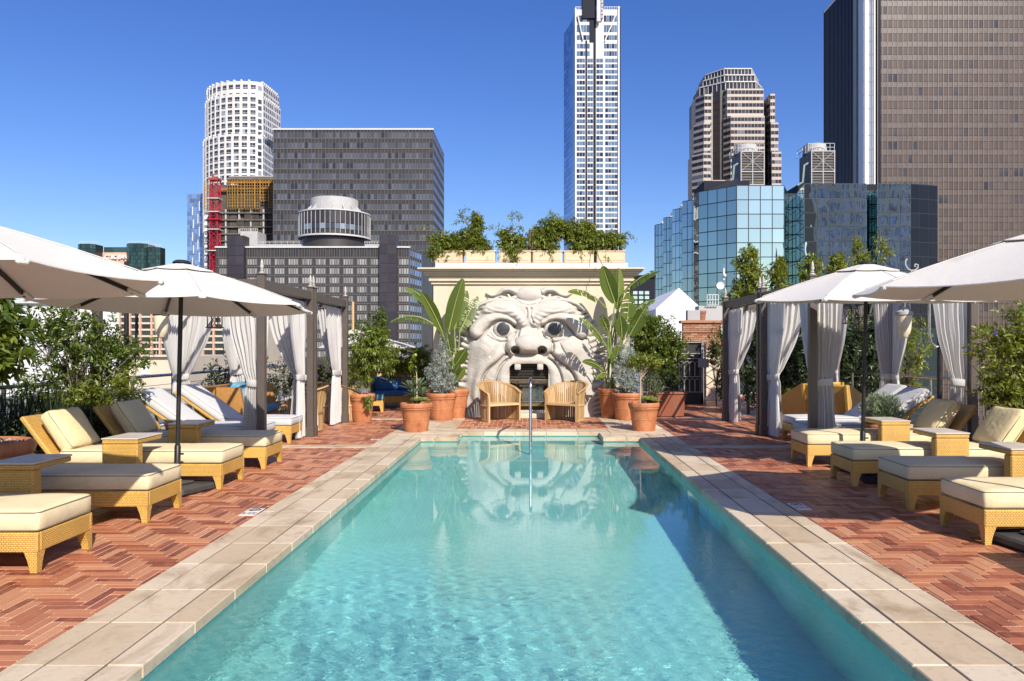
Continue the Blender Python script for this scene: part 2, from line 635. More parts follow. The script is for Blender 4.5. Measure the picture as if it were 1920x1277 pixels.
# ------------------------------------------------------------------ herringbone brick paving
TJ = 0.0105
_tile_mesh = {}
def paving(regions, flip, TL=0.3, TW=0.1):
    k = int(round(TL / TW))
    root = link('brick_paving', None)
    root['kind'] = 'structure'
    out = []
    for (x0, x1, y0, y1) in regions:
        i0, i1 = int(math.floor(x0 / TW)) - k, int(math.ceil(x1 / TW)) + k
        j0, j1 = int(math.floor(y0 / TW)) - k, int(math.ceil(y1 / TW)) + k
        for i in range(i0, i1):
            for j in range(j0, j1):
                s = (i - j) % (2 * k) if not flip else (i + j) % (2 * k)
                if s == 0: w, h = k, 1
                elif s == 2 * k - 1 and not flip: w, h = 1, k
                elif s == k and flip: w, h = 1, k
                else: continue
                a, b, c, d = i * TW, (i + w) * TW, j * TW, (j + h) * TW
                a, b, c, d = max(a, x0), min(b, x1), max(c, y0), min(d, y1)
                if b - a < 0.02 or d - c < 0.02: continue
                out.append((a + TJ / 2, b - TJ / 2, c + TJ / 2, d - TJ / 2))
    out.sort(key=lambda q: (q[0] + q[1]) ** 2 / 4 * 0.05 + (q[2] + q[3]) ** 2 / 4 + (1e4 if (q[2] + q[3]) / 2 < 3.7 or abs((q[0] + q[1]) / 2) > 0.70 * (q[2] + q[3]) / 2 else 0))
    rest = MB()
    for n_, (a, b, c, d) in enumerate(out):
        z = rng.uniform(-0.0022, 0.0012)
        if n_ < (300 if len(regions) > 1 else 0):
            piece('brick', root, ((a + b) / 2, (c + d) / 2, (z - 0.03) / 2), (b - a, d - c, z + 0.03), M_TILE)
        else:
            rest.box(((a + b) / 2, (c + d) / 2, (z - 0.02) / 2), (b - a, d - c, z + 0.02))
    o = rest.build('brick_field', M_TILE, root)
    o['kind'] = 'stuff'
paving([(-7.2, -2.62, 0.5, 12.2), (-7.2, -2.62, 12.48, 16.95), (-7.2, -2.3, 17.25, 25)], True, 0.28, 0.07)
paving([(2.58, 7.2, 0.5, 12.2), (2.58, 7.2, 12.48, 16.95), (2.3, 7.2, 17.25, 25)], False, 0.27, 0.09)
paving([(-1.5, 1.5, RY1 + 0.61, 17.6)], False)
# ------------------------------------------------------------------ the city: materials
def m_glass(name, col, rough=0.03, tint_var=0.25, warp=0.0, metal=0.85, spec=0.5, dark=None, dark_p=0.0, blotch=0.0):
    """coated office glass: mostly a mirror of what stands opposite"""
    t = NT(name)
    r = t.rand()
    c = t.mix(1.0, rgba(col), t.rng(r, 0, 1, 1 - tint_var, 1 + tint_var), 'MULTIPLY')
    if dark is not None:
        r2 = t.math('FRACT', t.math('MULTIPLY', r, 13.7))
        c = t.mix(t.math('LESS_THAN', r2, dark_p), c, rgba(dark))
    nm = None
    if warp:
        nm = t.bump(t.noise(t.scaled(t.pos(), (1, 1, 0.35)), 0.35, 2, 0.5, 0.4), warp, 0.25)
    return t.bsdf(c, rough, nm, metal, spec)

M_B4_WIN = m_glass('grey_office_glass', (0.085, 0.09, 0.104), 0.25, 0.4, 0, 0.2, dark=(0.03, 0.03, 0.035), dark_p=0.10)
M_B4_SPAN = plain('dark_bronze_panel', (0.030, 0.025, 0.026), 0.4, 0.1, 0.3, piece=0.3)
M_B4_FIN = plain('pale_aluminium_fin', (0.115, 0.109, 0.108), 0.5)
M_B5_PANEL = plain('brown_black_panel', (0.040, 0.033, 0.034), 0.45, 0.1, 0.3, piece=0.2)
M_B5_PIER = plain('violet_black_tile', (0.032, 0.026, 0.033), 0.35, 0.12, 0.5, piece=0.22)
M_B5_WIN = m_glass('pale_curtained_glass', (0.27, 0.262, 0.255), 0.3, 0.35, 0, 0.15)
M_PALE_TRIM = plain('pale_grey_trim', (0.50, 0.50, 0.50), 0.6, 0.08, 0.6)
M_CONC = plain('grey_concrete', (0.40, 0.39, 0.385), 0.8, 0.12, 0.5)
M_WHITE_STONE = plain('white_tower_stone', (0.62, 0.60, 0.57), 0.7, 0.05, 0.2)
M_B1_WIN = m_glass('dark_blue_window', (0.06, 0.065, 0.085), 0.1, 0.5, 0, 0.3, dark=(0.35, 0.36, 0.4), dark_p=0.06)
M_BLUE_GLASS = m_glass('blue_tower_glass', (0.20, 0.30, 0.50), 0.08, 0.35, 0, 0.6)
M_TEAL = m_glass('teal_mirror_glass', (0.44, 0.56, 0.53), 0.015, 0.10, 0.10, 0.92)
M_TEAL_D = m_glass('dark_mirror_glass', (0.50, 0.58, 0.58), 0.01, 0.12, 0.16, 0.95)
M_BLACK_GLASS = m_glass('black_mirror_glass', (0.012, 0.013, 0.02), 0.05, 0.2, 0.2, 0.0, 0.2)
M_MULLION = plain('dark_green_mullion', (0.014, 0.024, 0.026), 0.4)
M_PINK = plain('pink_granite', (0.42, 0.355, 0.31), 0.6, 0.08, 0.3, piece=0.05)
M_B9_GLASS = m_glass('dark_bronze_glass', (0.035, 0.032, 0.036), 0.1, 0.5, 0, 0.2, dark=(0.16, 0.16, 0.18), dark_p=0.15)
M_TAUPE = plain('taupe_spandrel', (0.082, 0.058, 0.049), 0.35, 0.08, 0.4, piece=0.10)
def m_b11():
    t = NT('taupe_window_glass')
    r = t.rand()
    pos = t.t.nodes.new('ShaderNodeSeparateXYZ'); t.put(pos, 0, t.pos())
    patch = t.noise(t.scaled(t.pos(), (0.045, 0.0, 0.16)), 1.0, 1)
    k = t.math('ADD', t.math('MULTIPLY', r, 0.55), t.math('MULTIPLY', patch, 0.75))
    c = t.ramp(k, [(0.0, (0.02, 0.022, 0.03)), (0.30, (0.025, 0.026, 0.036)), (0.40, (0.06, 0.055, 0.06)), (0.50, (0.078, 0.057, 0.048)), (1.0, (0.105, 0.078, 0.066))])
    return t.bsdf(c, 0.25, None, 0.0, 0.3)
M_B11_WIN = m_b11()
M_B11_FIN = plain('taupe_fin', (0.17, 0.13, 0.11), 0.4, 0.05)
M_BLACK_RIB = plain('black_ribbed_metal', (0.009, 0.009, 0.016), 0.6, spec=0.15)
M_B11_PIPE = plain('white_riser_metal', (0.72, 0.71, 0.72), 0.4, 0.06)
M_RED_STEEL = plain('crane_red_steel', (0.42, 0.014, 0.035), 0.5, 0.2, 1.0)
M_FORM = plain('yellow_formwork', (0.30, 0.165, 0.028), 0.7, 0.25, 1.0, piece=0.3)
M_RUST = plain('rusty_plywood', (0.33, 0.105, 0.035), 0.8, 0.3, 0.8, piece=0.3)
M_NET = plain('dark_debris_net', (0.055, 0.048, 0.040), 0.9, 0.4, 0.5, piece=0.5)
M_DKCONC = plain('dark_concrete', (0.13, 0.112, 0.10), 0.9, 0.3, 0.7)  # darker concrete for slabs, louvres and joints
M_SIGN_PINK = plain('salmon_panel', (0.62, 0.36, 0.27), 0.7, 0.05, 0.5)
M_GREEN_GLASS = m_glass('dark_green_glass', (0.035, 0.075, 0.07), 0.08, 0.4, 0, 0.45)
M_WHITE_LETTER = plain('white_letters', (0.85, 0.85, 0.82), 0.5)
M_BEIGE = plain('beige_render', (0.56, 0.48, 0.37), 0.85, 0.08, 0.8)
M_SALMON = plain('salmon_pier', (0.56, 0.34, 0.25), 0.85, 0.08, 0.8)
M_WHITE_PAINT = plain('white_paint', (0.64, 0.64, 0.64), 0.8, 0.05, 1.0)
M_TENT = plain('white_tent_wall', (0.80, 0.80, 0.82), 0.8, 0.03, 1.0)
M_CITY = plain('city_ground', (0.16, 0.155, 0.15), 0.95, 0.4, 0.02)
M_BRICKWALL = None
M_NAVY = plain('navy_cladding', (0.014, 0.015, 0.026), 0.6, 0.1, 1.0, spec=0.15)
M_ROOF_GREY = plain('grey_roofing', (0.19, 0.185, 0.18), 0.95, 0.25, 0.6, 0.1)

ZC = -45.0                                               # street level far below the terrace
g = MB().box((0, 1500, ZC - 0.5), (9000, 11000, 1.0)).build('city_ground', M_CITY)
g['kind'] = 'structure'

class Facade:
    """a flat facade: u along the wall from P (left, seen from outside), outward normal to the right-hand side of u"""
    def __init__(s, root, P, Q, z0, z1):
        s.root = root
        s.P, s.Q = Vector((P[0], P[1], 0)), Vector((Q[0], Q[1], 0))
        d = s.Q - s.P
        s.W = d.length
        s.u = d.normalized()
        s.n = Vector((s.u.y, -s.u.x, 0))
        s.rz = math.atan2(s.u.y, s.u.x)
        s.z0, s.z1 = z0, z1
    def b(s, u0, u1, za, zb, d0, d1):
        """box spanning u0..u1, za..zb, from d0 to d1 out of the wall"""
        c = s.P + s.u * ((u0 + u1) / 2) + s.n * ((d0 + d1) / 2)
        return ((c.x, c.y, (za + zb) / 2), (u1 - u0, d1 - d0, zb - za), s.rz)

def body(root, poly, z0, z1, mat, name='wall'):
    """the solid core: poly counter-clockwise seen from above"""
    return MB().prism(poly, z0, z1).build(name, mat, root)

def X(px, Y): return (px - 997) * Y / 1440
def Z(py, Y): return EYE - (py - 651) * Y / 1440

# ------------------------------------------------------------------ dark office block with pale fins
def block_b4():
    Y = 320.0
    root = thing('office_block', 'broad dark office block with pale vertical fins and a flat roof', 'building', (0, 0, 0))
    x0, x1 = X(513, Y), X(812, Y)
    zt = Z(244, Y)
    yb = x1 * 1440 / (832 - 997)
    body(root, [(x0, Y), (x1, Y), (x1, yb), (x0, yb)], ZC, zt, M_B4_SPAN)
    f = Facade(root, (x0, Y), (x1, Y), ZC, zt)
    n = 46
    cw = f.W / n
    rows = 13
    rh = 19.2 * Y / 1440
    win, fins, bands = [], [], []
    for r in range(rows):
        z1 = zt - 0.9 - r * rh
        for i in range(n):
            win.append(f.b(i * cw + 0.16, (i + 1) * cw - 0.16, z1 - rh * 0.56, z1 - 0.1, -0.2, 0.08))
        bands.append(f.b(0, f.W, z1 - rh * 0.56 - 0.28, z1 - rh * 0.56, 0.0, 0.16))
    for i in range(n + 1):
        fins.append(f.b(i * cw - 0.075, i * cw + 0.075, zt - 0.9 - rows * rh, zt - 0.15, 0.0, 0.40))
    pieces('window', root, win[n * 5:n * 5 + 300] + win[:n * 5] + win[n * 5 + 300:], M_B4_WIN, 0)
    pieces('fin', root, fins, M_B4_FIN)
    pieces('spandrel_rail', root, bands, M_B4_FIN)
    pieces('roof_edge', root, [f.b(-0.3, f.W + 0.3, zt, zt + 0.7, -1.2, 0.45)], M_PALE_TRIM)
    s = Facade(root, (x1, Y), (x1, yb), ZC, zt)
    sw = []
    m = 22
    for r in range(rows + 4):
        z1 = zt - 0.9 - r * rh
        for i in range(m):
            sw.append(s.b(i * s.W / m + 0.2, (i + 1) * s.W / m - 0.2, z1 - rh * 0.56, z1 - 0.1, -0.2, 0.08))
    o = MB()
    for b_ in sw: o.box(b_[0], b_[1], Euler((0, 0, b_[2])))
    q = o.build('side_window', M_BLUE_GLASS, root); q['kind'] = 'stuff'
    pieces('side_fin', root, [s.b(i * s.W / m - 0.06, i * s.W / m + 0.06, zt - 75, zt - 0.1, 0.0, 0.14) for i in range(m + 1)], M_B4_SPAN)
block_b4()

# ------------------------------------------------------------------ lower dark building with piers and a round rooftop lounge
M_LOUNGE = m_glass('lounge_glass', (0.10, 0.11, 0.125), 0.1, 0.5, 0, 0.5, dark=(0.3, 0.36, 0.4), dark_p=0.25)
def block_b5():
    Y = 240.0
    k = Y / 1440
    root = thing('office_block', 'low dark office building with two tall piers and a round glazed rooftop lounge', 'building')
    x0, x1, x2 = X(405, Y), X(768, Y), X(790, Y)
    zt = Z(465, Y)
    yc = Y + 12
    x2 = (790 - 997) * yc / 1440
    body(root, [(x0, Y), (x1, Y), (x2, yc), (x2, Y + 40), (x0, Y + 40)], ZC, zt, M_B5_PANEL)
    f = Facade(root, (x0, Y), (x1, Y), ZC, zt)
    P = lambda px: (px - 405) * k
    win, mul, lit, rails = [], [], [], []
    bays = [(411, 429)] + [(464 + 25.7 * i, 464 + 25.7 * i + 18.5) for i in range(10)] + [(748, 767)]
    rh = 17.3 * k
    for (a, b_) in bays:
        n = 4
        for c in range(n):
            u0, u1 = P(lerp(a, b_, c / n)) + 0.08, P(lerp(a, b_, (c + 1) / n)) - 0.08
            lit.append(f.b(u0, u1, zt - 14 * k, zt - 0.4, -0.2, 0.07))
            for r in range(11):
                zz = zt - 21 * k - r * rh
                win.append(f.b(u0, u1, zz - 10.5 * k, zz, -0.2, 0.07))
                lit.append(f.b(u0, u1, zz - 15 * k, zz - 11.6 * k, -0.2, 0.06))
        for c in range(n + 1):
            u = P(lerp(a, b_, c / n))
            mul.append(f.b(u - 0.06, u + 0.06, zt - 21 * k - 11 * rh, zt - 0.1, 0, 0.3))
    for r in range(12):
        zz = zt - 17.5 * k - r * rh
        rails.append(f.b(0, f.W, zz - 0.14, zz + 0.05, 0.0, 0.2))
    win.sort(key=lambda q: -q[0][2])
    pieces('window', root, win, M_B5_WIN, 0)
    o = MB()
    for b_ in lit: o.box(b_[0], b_[1], Euler((0, 0, b_[2])))
    q = o.build('dark_pane', M_B4_SPAN, root); q['kind'] = 'stuff'
    pieces('mullion', root, mul, M_B4_FIN)
    pieces('rail', root, rails, M_B4_FIN)
    pieces('roof_edge', root, [f.b(-0.2, f.W + 0.2, zt, zt + 0.5, -0.8, 0.5)], M_PALE_TRIM)
    for (a, b_, t) in ((430, 461, 443), (713, 745, 440)):
        p = MB()
        bx = f.b(P(a), P(b_), ZC, Z(t, Y), -3.0, 1.6)
        po = p.box(bx[0], bx[1]).build('pier', M_B5_PANEL, root)
        zz = Z(t, Y) - 0.25
        for r in range(13):
            for c in range(2):
                q = f.b(P(lerp(a, b_, c / 2)) + 0.12, P(lerp(a, b_, (c + 1) / 2)) - 0.12, zz - 2.9, zz - 0.1, 1.6, 1.72)
                piece('panel', po, q[0], q[1], M_B5_PIER)
            zz -= 3.0
    # chamfered corner
    s = Facade(root, (x1, Y), (x2, yc), ZC, zt)
    cw = s.W / 5
    for r in range(12):
        zz = zt - 4 * k - r * rh
        pieces('window', root, [s.b(i * cw + 0.15, (i + 1) * cw - 0.15, zz - 10.5 * k, zz, -0.2, 0.06) for i in range(5)], M_BLUE_GLASS)
    pieces('fin', root, [s.b(i * cw - 0.06, i * cw + 0.06, zt - 36, zt, 0, 0.2) for i in range(6)], M_B4_FIN)
    # roof huts and guard rails
    for (a, b_, t, dp) in ((437, 470, 428, 8), (470, 562, 453, 6), (676, 714, 453, 6)):
        bx = f.b(P(a), P(b_), zt + 0.0, Z(t, Y), -6 - dp, -6)
        piece('roof_hut', root, bx[0], bx[1], M_CONC)
        g = MB()
        y_ = Y + 6
        za = Z(t, Y)
        for j in range(9):
            xx = lerp(X(a, Y), X(b_, Y), j / 8)
            g.bar((xx, y_, za), (xx, y_, za + 0.9), 0.10)
        for h in (0.45, 0.9): g.bar((X(a, Y), y_, za + h), (X(b_, Y), y_, za + h), 0.10)
        g.build('guard_rail', M_PALE_TRIM, root)
    # the round lounge
    cx, cyy = X(627, Y + 12), Y + 12
    kk = (Y + 12) / 1440
    Zr = lambda py: EYE - (py - 651) * kk
    r1, r2 = 67 * kk, 44 * kk
    d = MB().lathe([(r1 * 0.88, zt), (r1 * 0.88, Zr(452)), (r1 * 0.97, Zr(450)), (r1 * 0.985, Zr(447)), (r1 * 0.96, Zr(446)), (r1 * 0.96, Zr(405)), (r2, Zr(404))], (cx, cyy, 0), 64)
    lo = d.build('lounge_drum', M_B5_PANEL, root, 30)
    MB().lathe([(r1 * 0.9, 0), (r1 * 1.0, 0.25), (r1 * 1.0, 0.75), (r1 * 0.95, 0.8)], (cx, cyy, Zr(451)), 64).build('lounge_rim', M_PALE_TRIM, lo, 30)
    MB().lathe([(r1 * 0.97, 0), (r1 * 0.99, 0.1), (r1 * 0.99, 0.5), (r1 * 0.9, 0.55)], (cx, cyy, Zr(405)), 64).build('lounge_parapet', M_PALE_TRIM, lo, 30)
    n = 46
    for i in range(n):
        a = 2 * math.pi * i / n
        if math.sin(a) > 0.3: continue
        w = 2 * math.pi * r1 / n - 0.35
        for (ya, yb, mt) in ((447 - 0.5, 439, M_B4_SPAN), (438, 428, M_LOUNGE), (427, 407, M_B5_PIER)):
            piece('lounge_pane', lo, (cx + r1 * 0.965 * math.cos(a), cyy + r1 * 0.965 * math.sin(a), (Zr(ya) + Zr(yb)) / 2), (0.25, w, Zr(yb) - Zr(ya)), mt, a)
        a2 = a + math.pi / n
        piece('lounge_mullion', lo, (cx + r1 * 0.975 * math.cos(a2), cyy + r1 * 0.975 * math.sin(a2), (Zr(446) + Zr(406)) / 2), (0.3, 0.14, Zr(406) - Zr(446)), M_CONC, a2)
    up = MB().lathe([(r2, Zr(406)), (r2, Zr(376)), (r2 - 0.4, Zr(375)), (r2 - 0.5, Zr(378))], (cx, cyy, 0), 56).build('upper_drum', M_CONC, root, 30)
    for i in range(16):
        a = 2 * math.pi * (i + 0.5) / 16
        w = MB().prism([(r2 - 0.1, -0.12), (r2 + 3.4, -0.12), (r2 + 3.4, 0.12), (r2 - 0.1, 0.12)], 0, 0.3)
        w = MB()
        w.add([(r2 - 0.1, -0.14, 0), (r2 + 2.6, -0.14, 0), (r2 - 0.1, -0.14, 2.9), (r2 - 0.1, 0.14, 0), (r2 + 2.6, 0.14, 0), (r2 - 0.1, 0.14, 2.9)],
              [(0, 1, 2), (5, 4, 3), (0, 3, 4, 1), (1, 4, 5, 2), (2, 5, 3, 0)])
        o = w.build('buttress', M_CONC, up)
        o.location = (cx, cyy, Zr(405)); o.rotation_euler.z = a
block_b5()

# ------------------------------------------------------------------ white rounded tower
def tower_b1():
    Y = 470.0
    k = Y / 1440
    root = thing('white_tower', 'tall white tower with a rounded front and a grid of dark windows', 'building')
    r = 107 * k
    A0, A1 = 196, 285
    win, sm, bars = [], [], []
    for (lft, rgt, ytop, ybot, rad) in ((382, 516, 255, 430, 1.0), (386, 525, 181, 254, 0.965), (389, 522, 155, 180, 0.94)):
        rr = r * rad
        cx = X(382, Y + 30 + r * math.sin(R(A0))) - math.cos(R(A0)) * r
        cyy = Y + 30
        n = 11
        pts = [(cx + rr * math.cos(R(lerp(A0, A1, i / n))), cyy + rr * math.sin(R(lerp(A0, A1, i / n)))) for i in range(n + 1)]
        e = pts[-1]
        # chamfer then long receding side
        c1 = (e[0] + 8 * k, e[1] + 3)
        yb = c1[1] + 24
        c2 = ((rgt + 1 - 997) * yb / 1440, yb)
        poly = pts + [c1, c2, (c2[0] - 10, yb + 20), (pts[0][0] + 4, yb + 20)]
        zt, zb = Z(ytop, Y), Z(ybot, Y)
        if ybot == 430: zb = ZC
        body(root, poly, zb, zt, M_WHITE_STONE)
        rh = 12.05 * k
        nr = {430: 14, 254: 6, 180: 1}[ybot]
        for i in range(n):
            f = Facade(root, pts[i], pts[i + 1], zb, zt)
            for q in range(nr):
                z1 = zt - (4.2 + (2 if ybot == 180 else 0)) * k - q * rh
                for (ua, ub) in ((0.18, 0.49), (0.51, 0.82)):
                    win.append(f.b(f.W * ua, f.W * ub, z1 - 8.2 * k, z1 - 2.6 * k * 0, -0.4, 0.06))
                bars.append(f.b(f.W * 0.16, f.W * 0.84, z1 - 6.2 * k, z1 - 5.6 * k, -0.1, 0.16))
            sm.append(f.b(f.W * 0.25, f.W * 0.75, zb + 1.2 * k, zb + 3.2 * k, -0.4, 0.05))
            pieces('crenel', root, [f.b(-0.5, 0.5, zt - 0.2, zt + 0.9, -1.4, 0.3)], M_WHITE_STONE)
            pieces('pilaster', root, [f.b(-0.28, 0.28, max(zb, Z(430, Y)), zt, -0.3, 0.30)], M_WHITE_STONE)
        f = Facade(root, e, c1, zb, zt)
        for q in range(nr):
            z1 = zt - 7.2 * k - q * rh
            win.append(f.b(f.W * 0.15, f.W * 0.75, z1 - 8.2 * k, z1, -0.4, 0.06))
        f = Facade(root, c1, c2, zb, zt)
        m = 9
        cw = f.W / m
        for i in range(m):
            for q in range(nr + (1 if ybot != 430 else 0)):
                z1 = zt - 4.2 * k - q * rh
                win.append(f.b(i * cw + cw * 0.22, (i + 1) * cw - cw * 0.22, z1 - 8 * k, z1, -0.4, 0.06))
            pieces('crenel', root, [f.b(i * cw - 0.5, i * cw + 0.5, zt - 0.2, zt + 0.9, -1.4, 0.3)], M_WHITE_STONE)
    pieces('window', root, win, M_B1_WIN, 300)
    pieces('small_window', root, sm, M_B1_WIN, 300)
    pieces('window_bar', root, bars, M_WHITE_STONE, 0)
tower_b1()

# ------------------------------------------------------------------ building under construction, with formwork
def site_b2():
    Y = 345.0
    k = Y / 1440
    root = thing('construction_site', 'unfinished concrete building wrapped in dark netting and yellow formwork', 'building')
    x0, x1 = X(384, Y), X(516, Y)
    yb = Y + 25
    body(root, [(x0 + 1, Y + 2), (x1, Y + 2), (x1, yb), (x0 + 1, yb)], ZC, Z(345, Y), M_NET)
    f = Facade(root, (x0, Y + 2), (x1, Y + 2), ZC, 0)
    P = lambda px: (px - 384) * k
    fl = []
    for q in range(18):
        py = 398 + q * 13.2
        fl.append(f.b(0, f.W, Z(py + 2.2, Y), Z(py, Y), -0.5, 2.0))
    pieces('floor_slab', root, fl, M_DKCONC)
    cols = []
    for px in (387, 421, 446, 468, 492, 511):
        cols.append(f.b(P(px), P(px + 2.6), ZC, Z(392, Y), -0.3, 1.5))
    pieces('column', root, cols, M_CONC)
    nets = []
    for q in range(18):
        py = 398 + q * 13.2
        for j in range(9):
            if rng.random() < (0.97 if q < 4 else 0.72):
                a = 386 + j * 14.2
                nets.append(f.b(P(a) + 0.1, P(a + 13.6), Z(py + 13.0, Y), Z(py + 2.4, Y), 0.2, rng.uniform(0.7, 1.7)))
    pieces('debris_net', root, nets, M_NET)
    wh = []
    for q in range(16):
        py = 404 + q * 11
        wh.append(f.b(P(383), P(389), Z(py + 7, Y), Z(py, Y), 0.2, 1.8))
    pieces('white_frame', root, wh, M_WHITE_PAINT)
    # formwork towers
    fw = []
    for (a, b_, t, bt) in ((384, 395, 341, 392), (427, 446, 338, 391), (447, 459, 338, 391), (460, 478, 338, 391), (479, 488, 338, 391), (489, 504, 338, 376), (505, 514, 338, 390)):
        n = max(2, int((b_ - a) / 4.2))
        for i in range(n + 1):
            u = P(lerp(a, b_, i / n))
            fw.append(f.b(u - 0.11, u + 0.11, Z(bt, Y), Z(t, Y), 2.3, 2.7))
        m = int((bt - t) / 5.2)
        for i in range(m + 1):
            zz = Z(lerp(t, bt, i / m), Y)
            fw.append(f.b(P(a), P(b_), zz - 0.1, zz + 0.1, 2.1, 2.5))
    pieces('formwork_bar', root, fw, M_FORM)
    ru = []
    for (a, b_, t, bt) in ((427, 514, 338, 344), (489, 514, 350, 356), (408, 426, 352, 357), (427, 487, 352, 355)):
        ru.append(f.b(P(a), P(b_), Z(bt, Y), Z(t, Y), 1.7, 2.0))
    pieces('plywood_panel', root, ru, M_RUST)
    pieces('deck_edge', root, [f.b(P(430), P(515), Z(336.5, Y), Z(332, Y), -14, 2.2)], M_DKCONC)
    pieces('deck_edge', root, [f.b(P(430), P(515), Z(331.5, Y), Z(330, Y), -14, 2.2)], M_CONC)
site_b2()

def crane():
    Y = 328.0
    k = Y / 1440
    root = thing('crane_mast', 'red lattice crane mast climbing the unfinished building', 'crane')
    xa, xb = X(393.5, Y), X(407.5, Y)
    w = xb - xa
    zt = Z(338, Y)
    for (sx, sy) in ((0, 0), (1, 0), (1, 1), (0, 1)):
        MB().bar((xa + sx * w, Y + sy * w, ZC), (xa + sx * w, Y + sy * w, zt), 0.30).build('mast_leg', M_RED_STEEL, root)
    m = MB()
    z = -12.0
    h = w * 0.95
    i = 0
    while z + h < zt + 0.1:
        for (p, q) in (((0, 0), (1, 0)), ((1, 0), (1, 1)), ((1, 1), (0, 1)), ((0, 1), (0, 0))):
            a = Vector((xa + p[0] * w, Y + p[1] * w, z)); b_ = Vector((xa + q[0] * w, Y + q[1] * w, z))
            m.bar(a, b_, 0.14)
            m.bar(a, b_ + Vector((0, 0, h)), 0.14)
            m.bar(b_, a + Vector((0, 0, h)), 0.14)
        z += h
        i += 1
    m.build('lattice', M_RED_STEEL, root)
    top = MB()
    top.box(((xa + xb) / 2, Y + w / 2, zt + 0.6), (w * 1.25, w * 1.25, 1.0))
    top.tube([((xa + xb) / 2 - 0.6, Y + w / 2, zt + 1.0), ((xa + xb) / 2 - 1.0, Y + w / 2, zt + 3.2)], [0.7, 0.35], 6)
    top.build('slewing_head', plain('rusty_red', (0.28, 0.05, 0.025), 0.7), root)
    for py in (372, 397, 411, 430, 470):
        m2 = MB().box(((xa + xb) / 2, Y + w / 2, Z(py, Y)), (w * 1.5, w * 1.5, 0.35))
        m2.build('mast_collar', M_PALE_TRIM if py != 411 else M_RED_STEEL, root)
crane()

def slim_b3():
    Y = 520.0
    k = Y / 1440
    root = thing('blue_tower', 'slim blue glass tower at the left of the white tower', 'building')
    x0, x1 = X(351, Y), X(383, Y)
    zt = Z(363, Y)
    body(root, [(x0, Y), (x1, Y), (x1, Y + 30), (x0, Y + 30)], ZC, zt, plain('blue_slab_edge', (0.18, 0.22, 0.30), 0.5))
    f = Facade(root, (x0, Y), (x1, Y), ZC, zt)
    win, w2 = [], []
    n = 7
    for r_ in range(42):
        z1 = zt - 0.6 - r_ * 8.2 * k
        for i in range(n):
            win.append(f.b(i * f.W / n + 0.06, (i + 1) * f.W / n - 0.06, z1 - 7.0 * k, z1, -0.2, 0.1))
    for r_ in range(14):
        u = f.W * (0.36 if r_ % 2 else 0.30)
        w2.append(f.b(u, u + 0.5, zt - 6 - (r_ + 1) * 24 * k, zt - 6 - r_ * 24 * k - 8 * k, 0.1, 0.4))
        u = f.W * (0.62 if r_ % 2 else 0.70)
        w2.append(f.b(u, u + 0.5, zt - 3 - (r_ + 1) * 24 * k, zt - 3 - r_ * 24 * k - 6 * k, 0.1, 0.4))
    pieces('window', root, win, M_BLUE_GLASS, 0)
    pieces('white_fin', root, w2, M_WHITE_PAINT)
    pieces('edge_fin', root, [f.b(f.W - 0.9, f.W - 0.3, ZC, zt + 0.6, 0.1, 0.5)], M_WHITE_PAINT)
slim_b3()

# ------------------------------------------------------------------ bank building with dark green drums
def bank_b6():
    Y = 230.0
    k = Y / 1440
    root = thing('bank_building', 'distant bank building with a salmon sign wall between dark green glass towers', 'building')
    def tower(a, b_, t, n):
        cx, w = X((a + b_) / 2, Y), (b_ - a) * k
        y = Y
        ch = w * 0.22
        poly = [(cx - w / 2, y + ch), (cx - w / 2 + ch, y), (cx + w / 2 - ch, y), (cx + w / 2, y + ch), (cx + w / 2, y + w), (cx - w / 2, y + w)]
        zt = Z(t, Y)
        body(root, poly, ZC, zt, M_MULLION, 'tower_core')
        for (p, q, m) in ((poly[0], poly[1], 2), (poly[1], poly[2], n), (poly[2], poly[3], 2)):
            f = Facade(root, p, q, ZC, zt)
            pc = []
            for r_ in range(9):
                for i in range(m):
                    z1 = zt - 0.3 - r_ * 7.2 * k
                    pc.append(f.b(i * f.W / m + 0.06, (i + 1) * f.W / m - 0.06, z1 - 6.6 * k, z1, -0.1, 0.08))
            pieces('glass_pane', root, pc, M_GREEN_GLASS, 0)
        rl = MB()
        for i in range(8):
            xx = cx - w / 2 + w * i / 7
            rl.bar((xx, y + w * 0.4, zt), (xx, y + w * 0.4, zt + 0.9), 0.09)
        rl.bar((cx - w / 2, y + w * 0.4, zt + 0.9), (cx + w / 2, y + w * 0.4, zt + 0.9), 0.09)
        rl.build('roof_rail', M_PALE_TRIM, root)
    tower(142, 175, 457, 4)
    tower(233, 272, 456, 5)
    tower(273, 298, 463, 4)
    f = Facade(root, (X(174, Y), Y + 5), (X(234, Y), Y + 5), ZC, 0)
    b_ = f.b(0, f.W, ZC, Z(469.5, Y), -8, 0.0); piece('sign_wall', root, b_[0], b_[1], M_SIGN_PINK)
    b_ = f.b(0, f.W, Z(469, Y), Z(458.5, Y), -9, -1.0); piece('top_storey', root, b_[0], b_[1], M_GREEN_GLASS)
    cv = bpy.data.curves.new('sign_letters', 'FONT')
    cv.body = 'CTBC BANK'
    cv.size = 11.8 * k
    cv.extrude = 0.2
    cv.align_x = 'LEFT'
    cv.space_character = 1.02
    tmp = bpy.data.objects.new('sign_letters', cv)
    me = bpy.data.meshes.new_from_object(tmp)
    bpy.data.objects.remove(tmp)
    me.materials.clear(); me.materials.append(M_WHITE_LETTER)
    link('sign_letters', me, root, (X(180.5, Y), Y + 4.6, Z(482.5, Y)), (R(90), 0, 0), (0.74, 1, 1))
bank_b6()

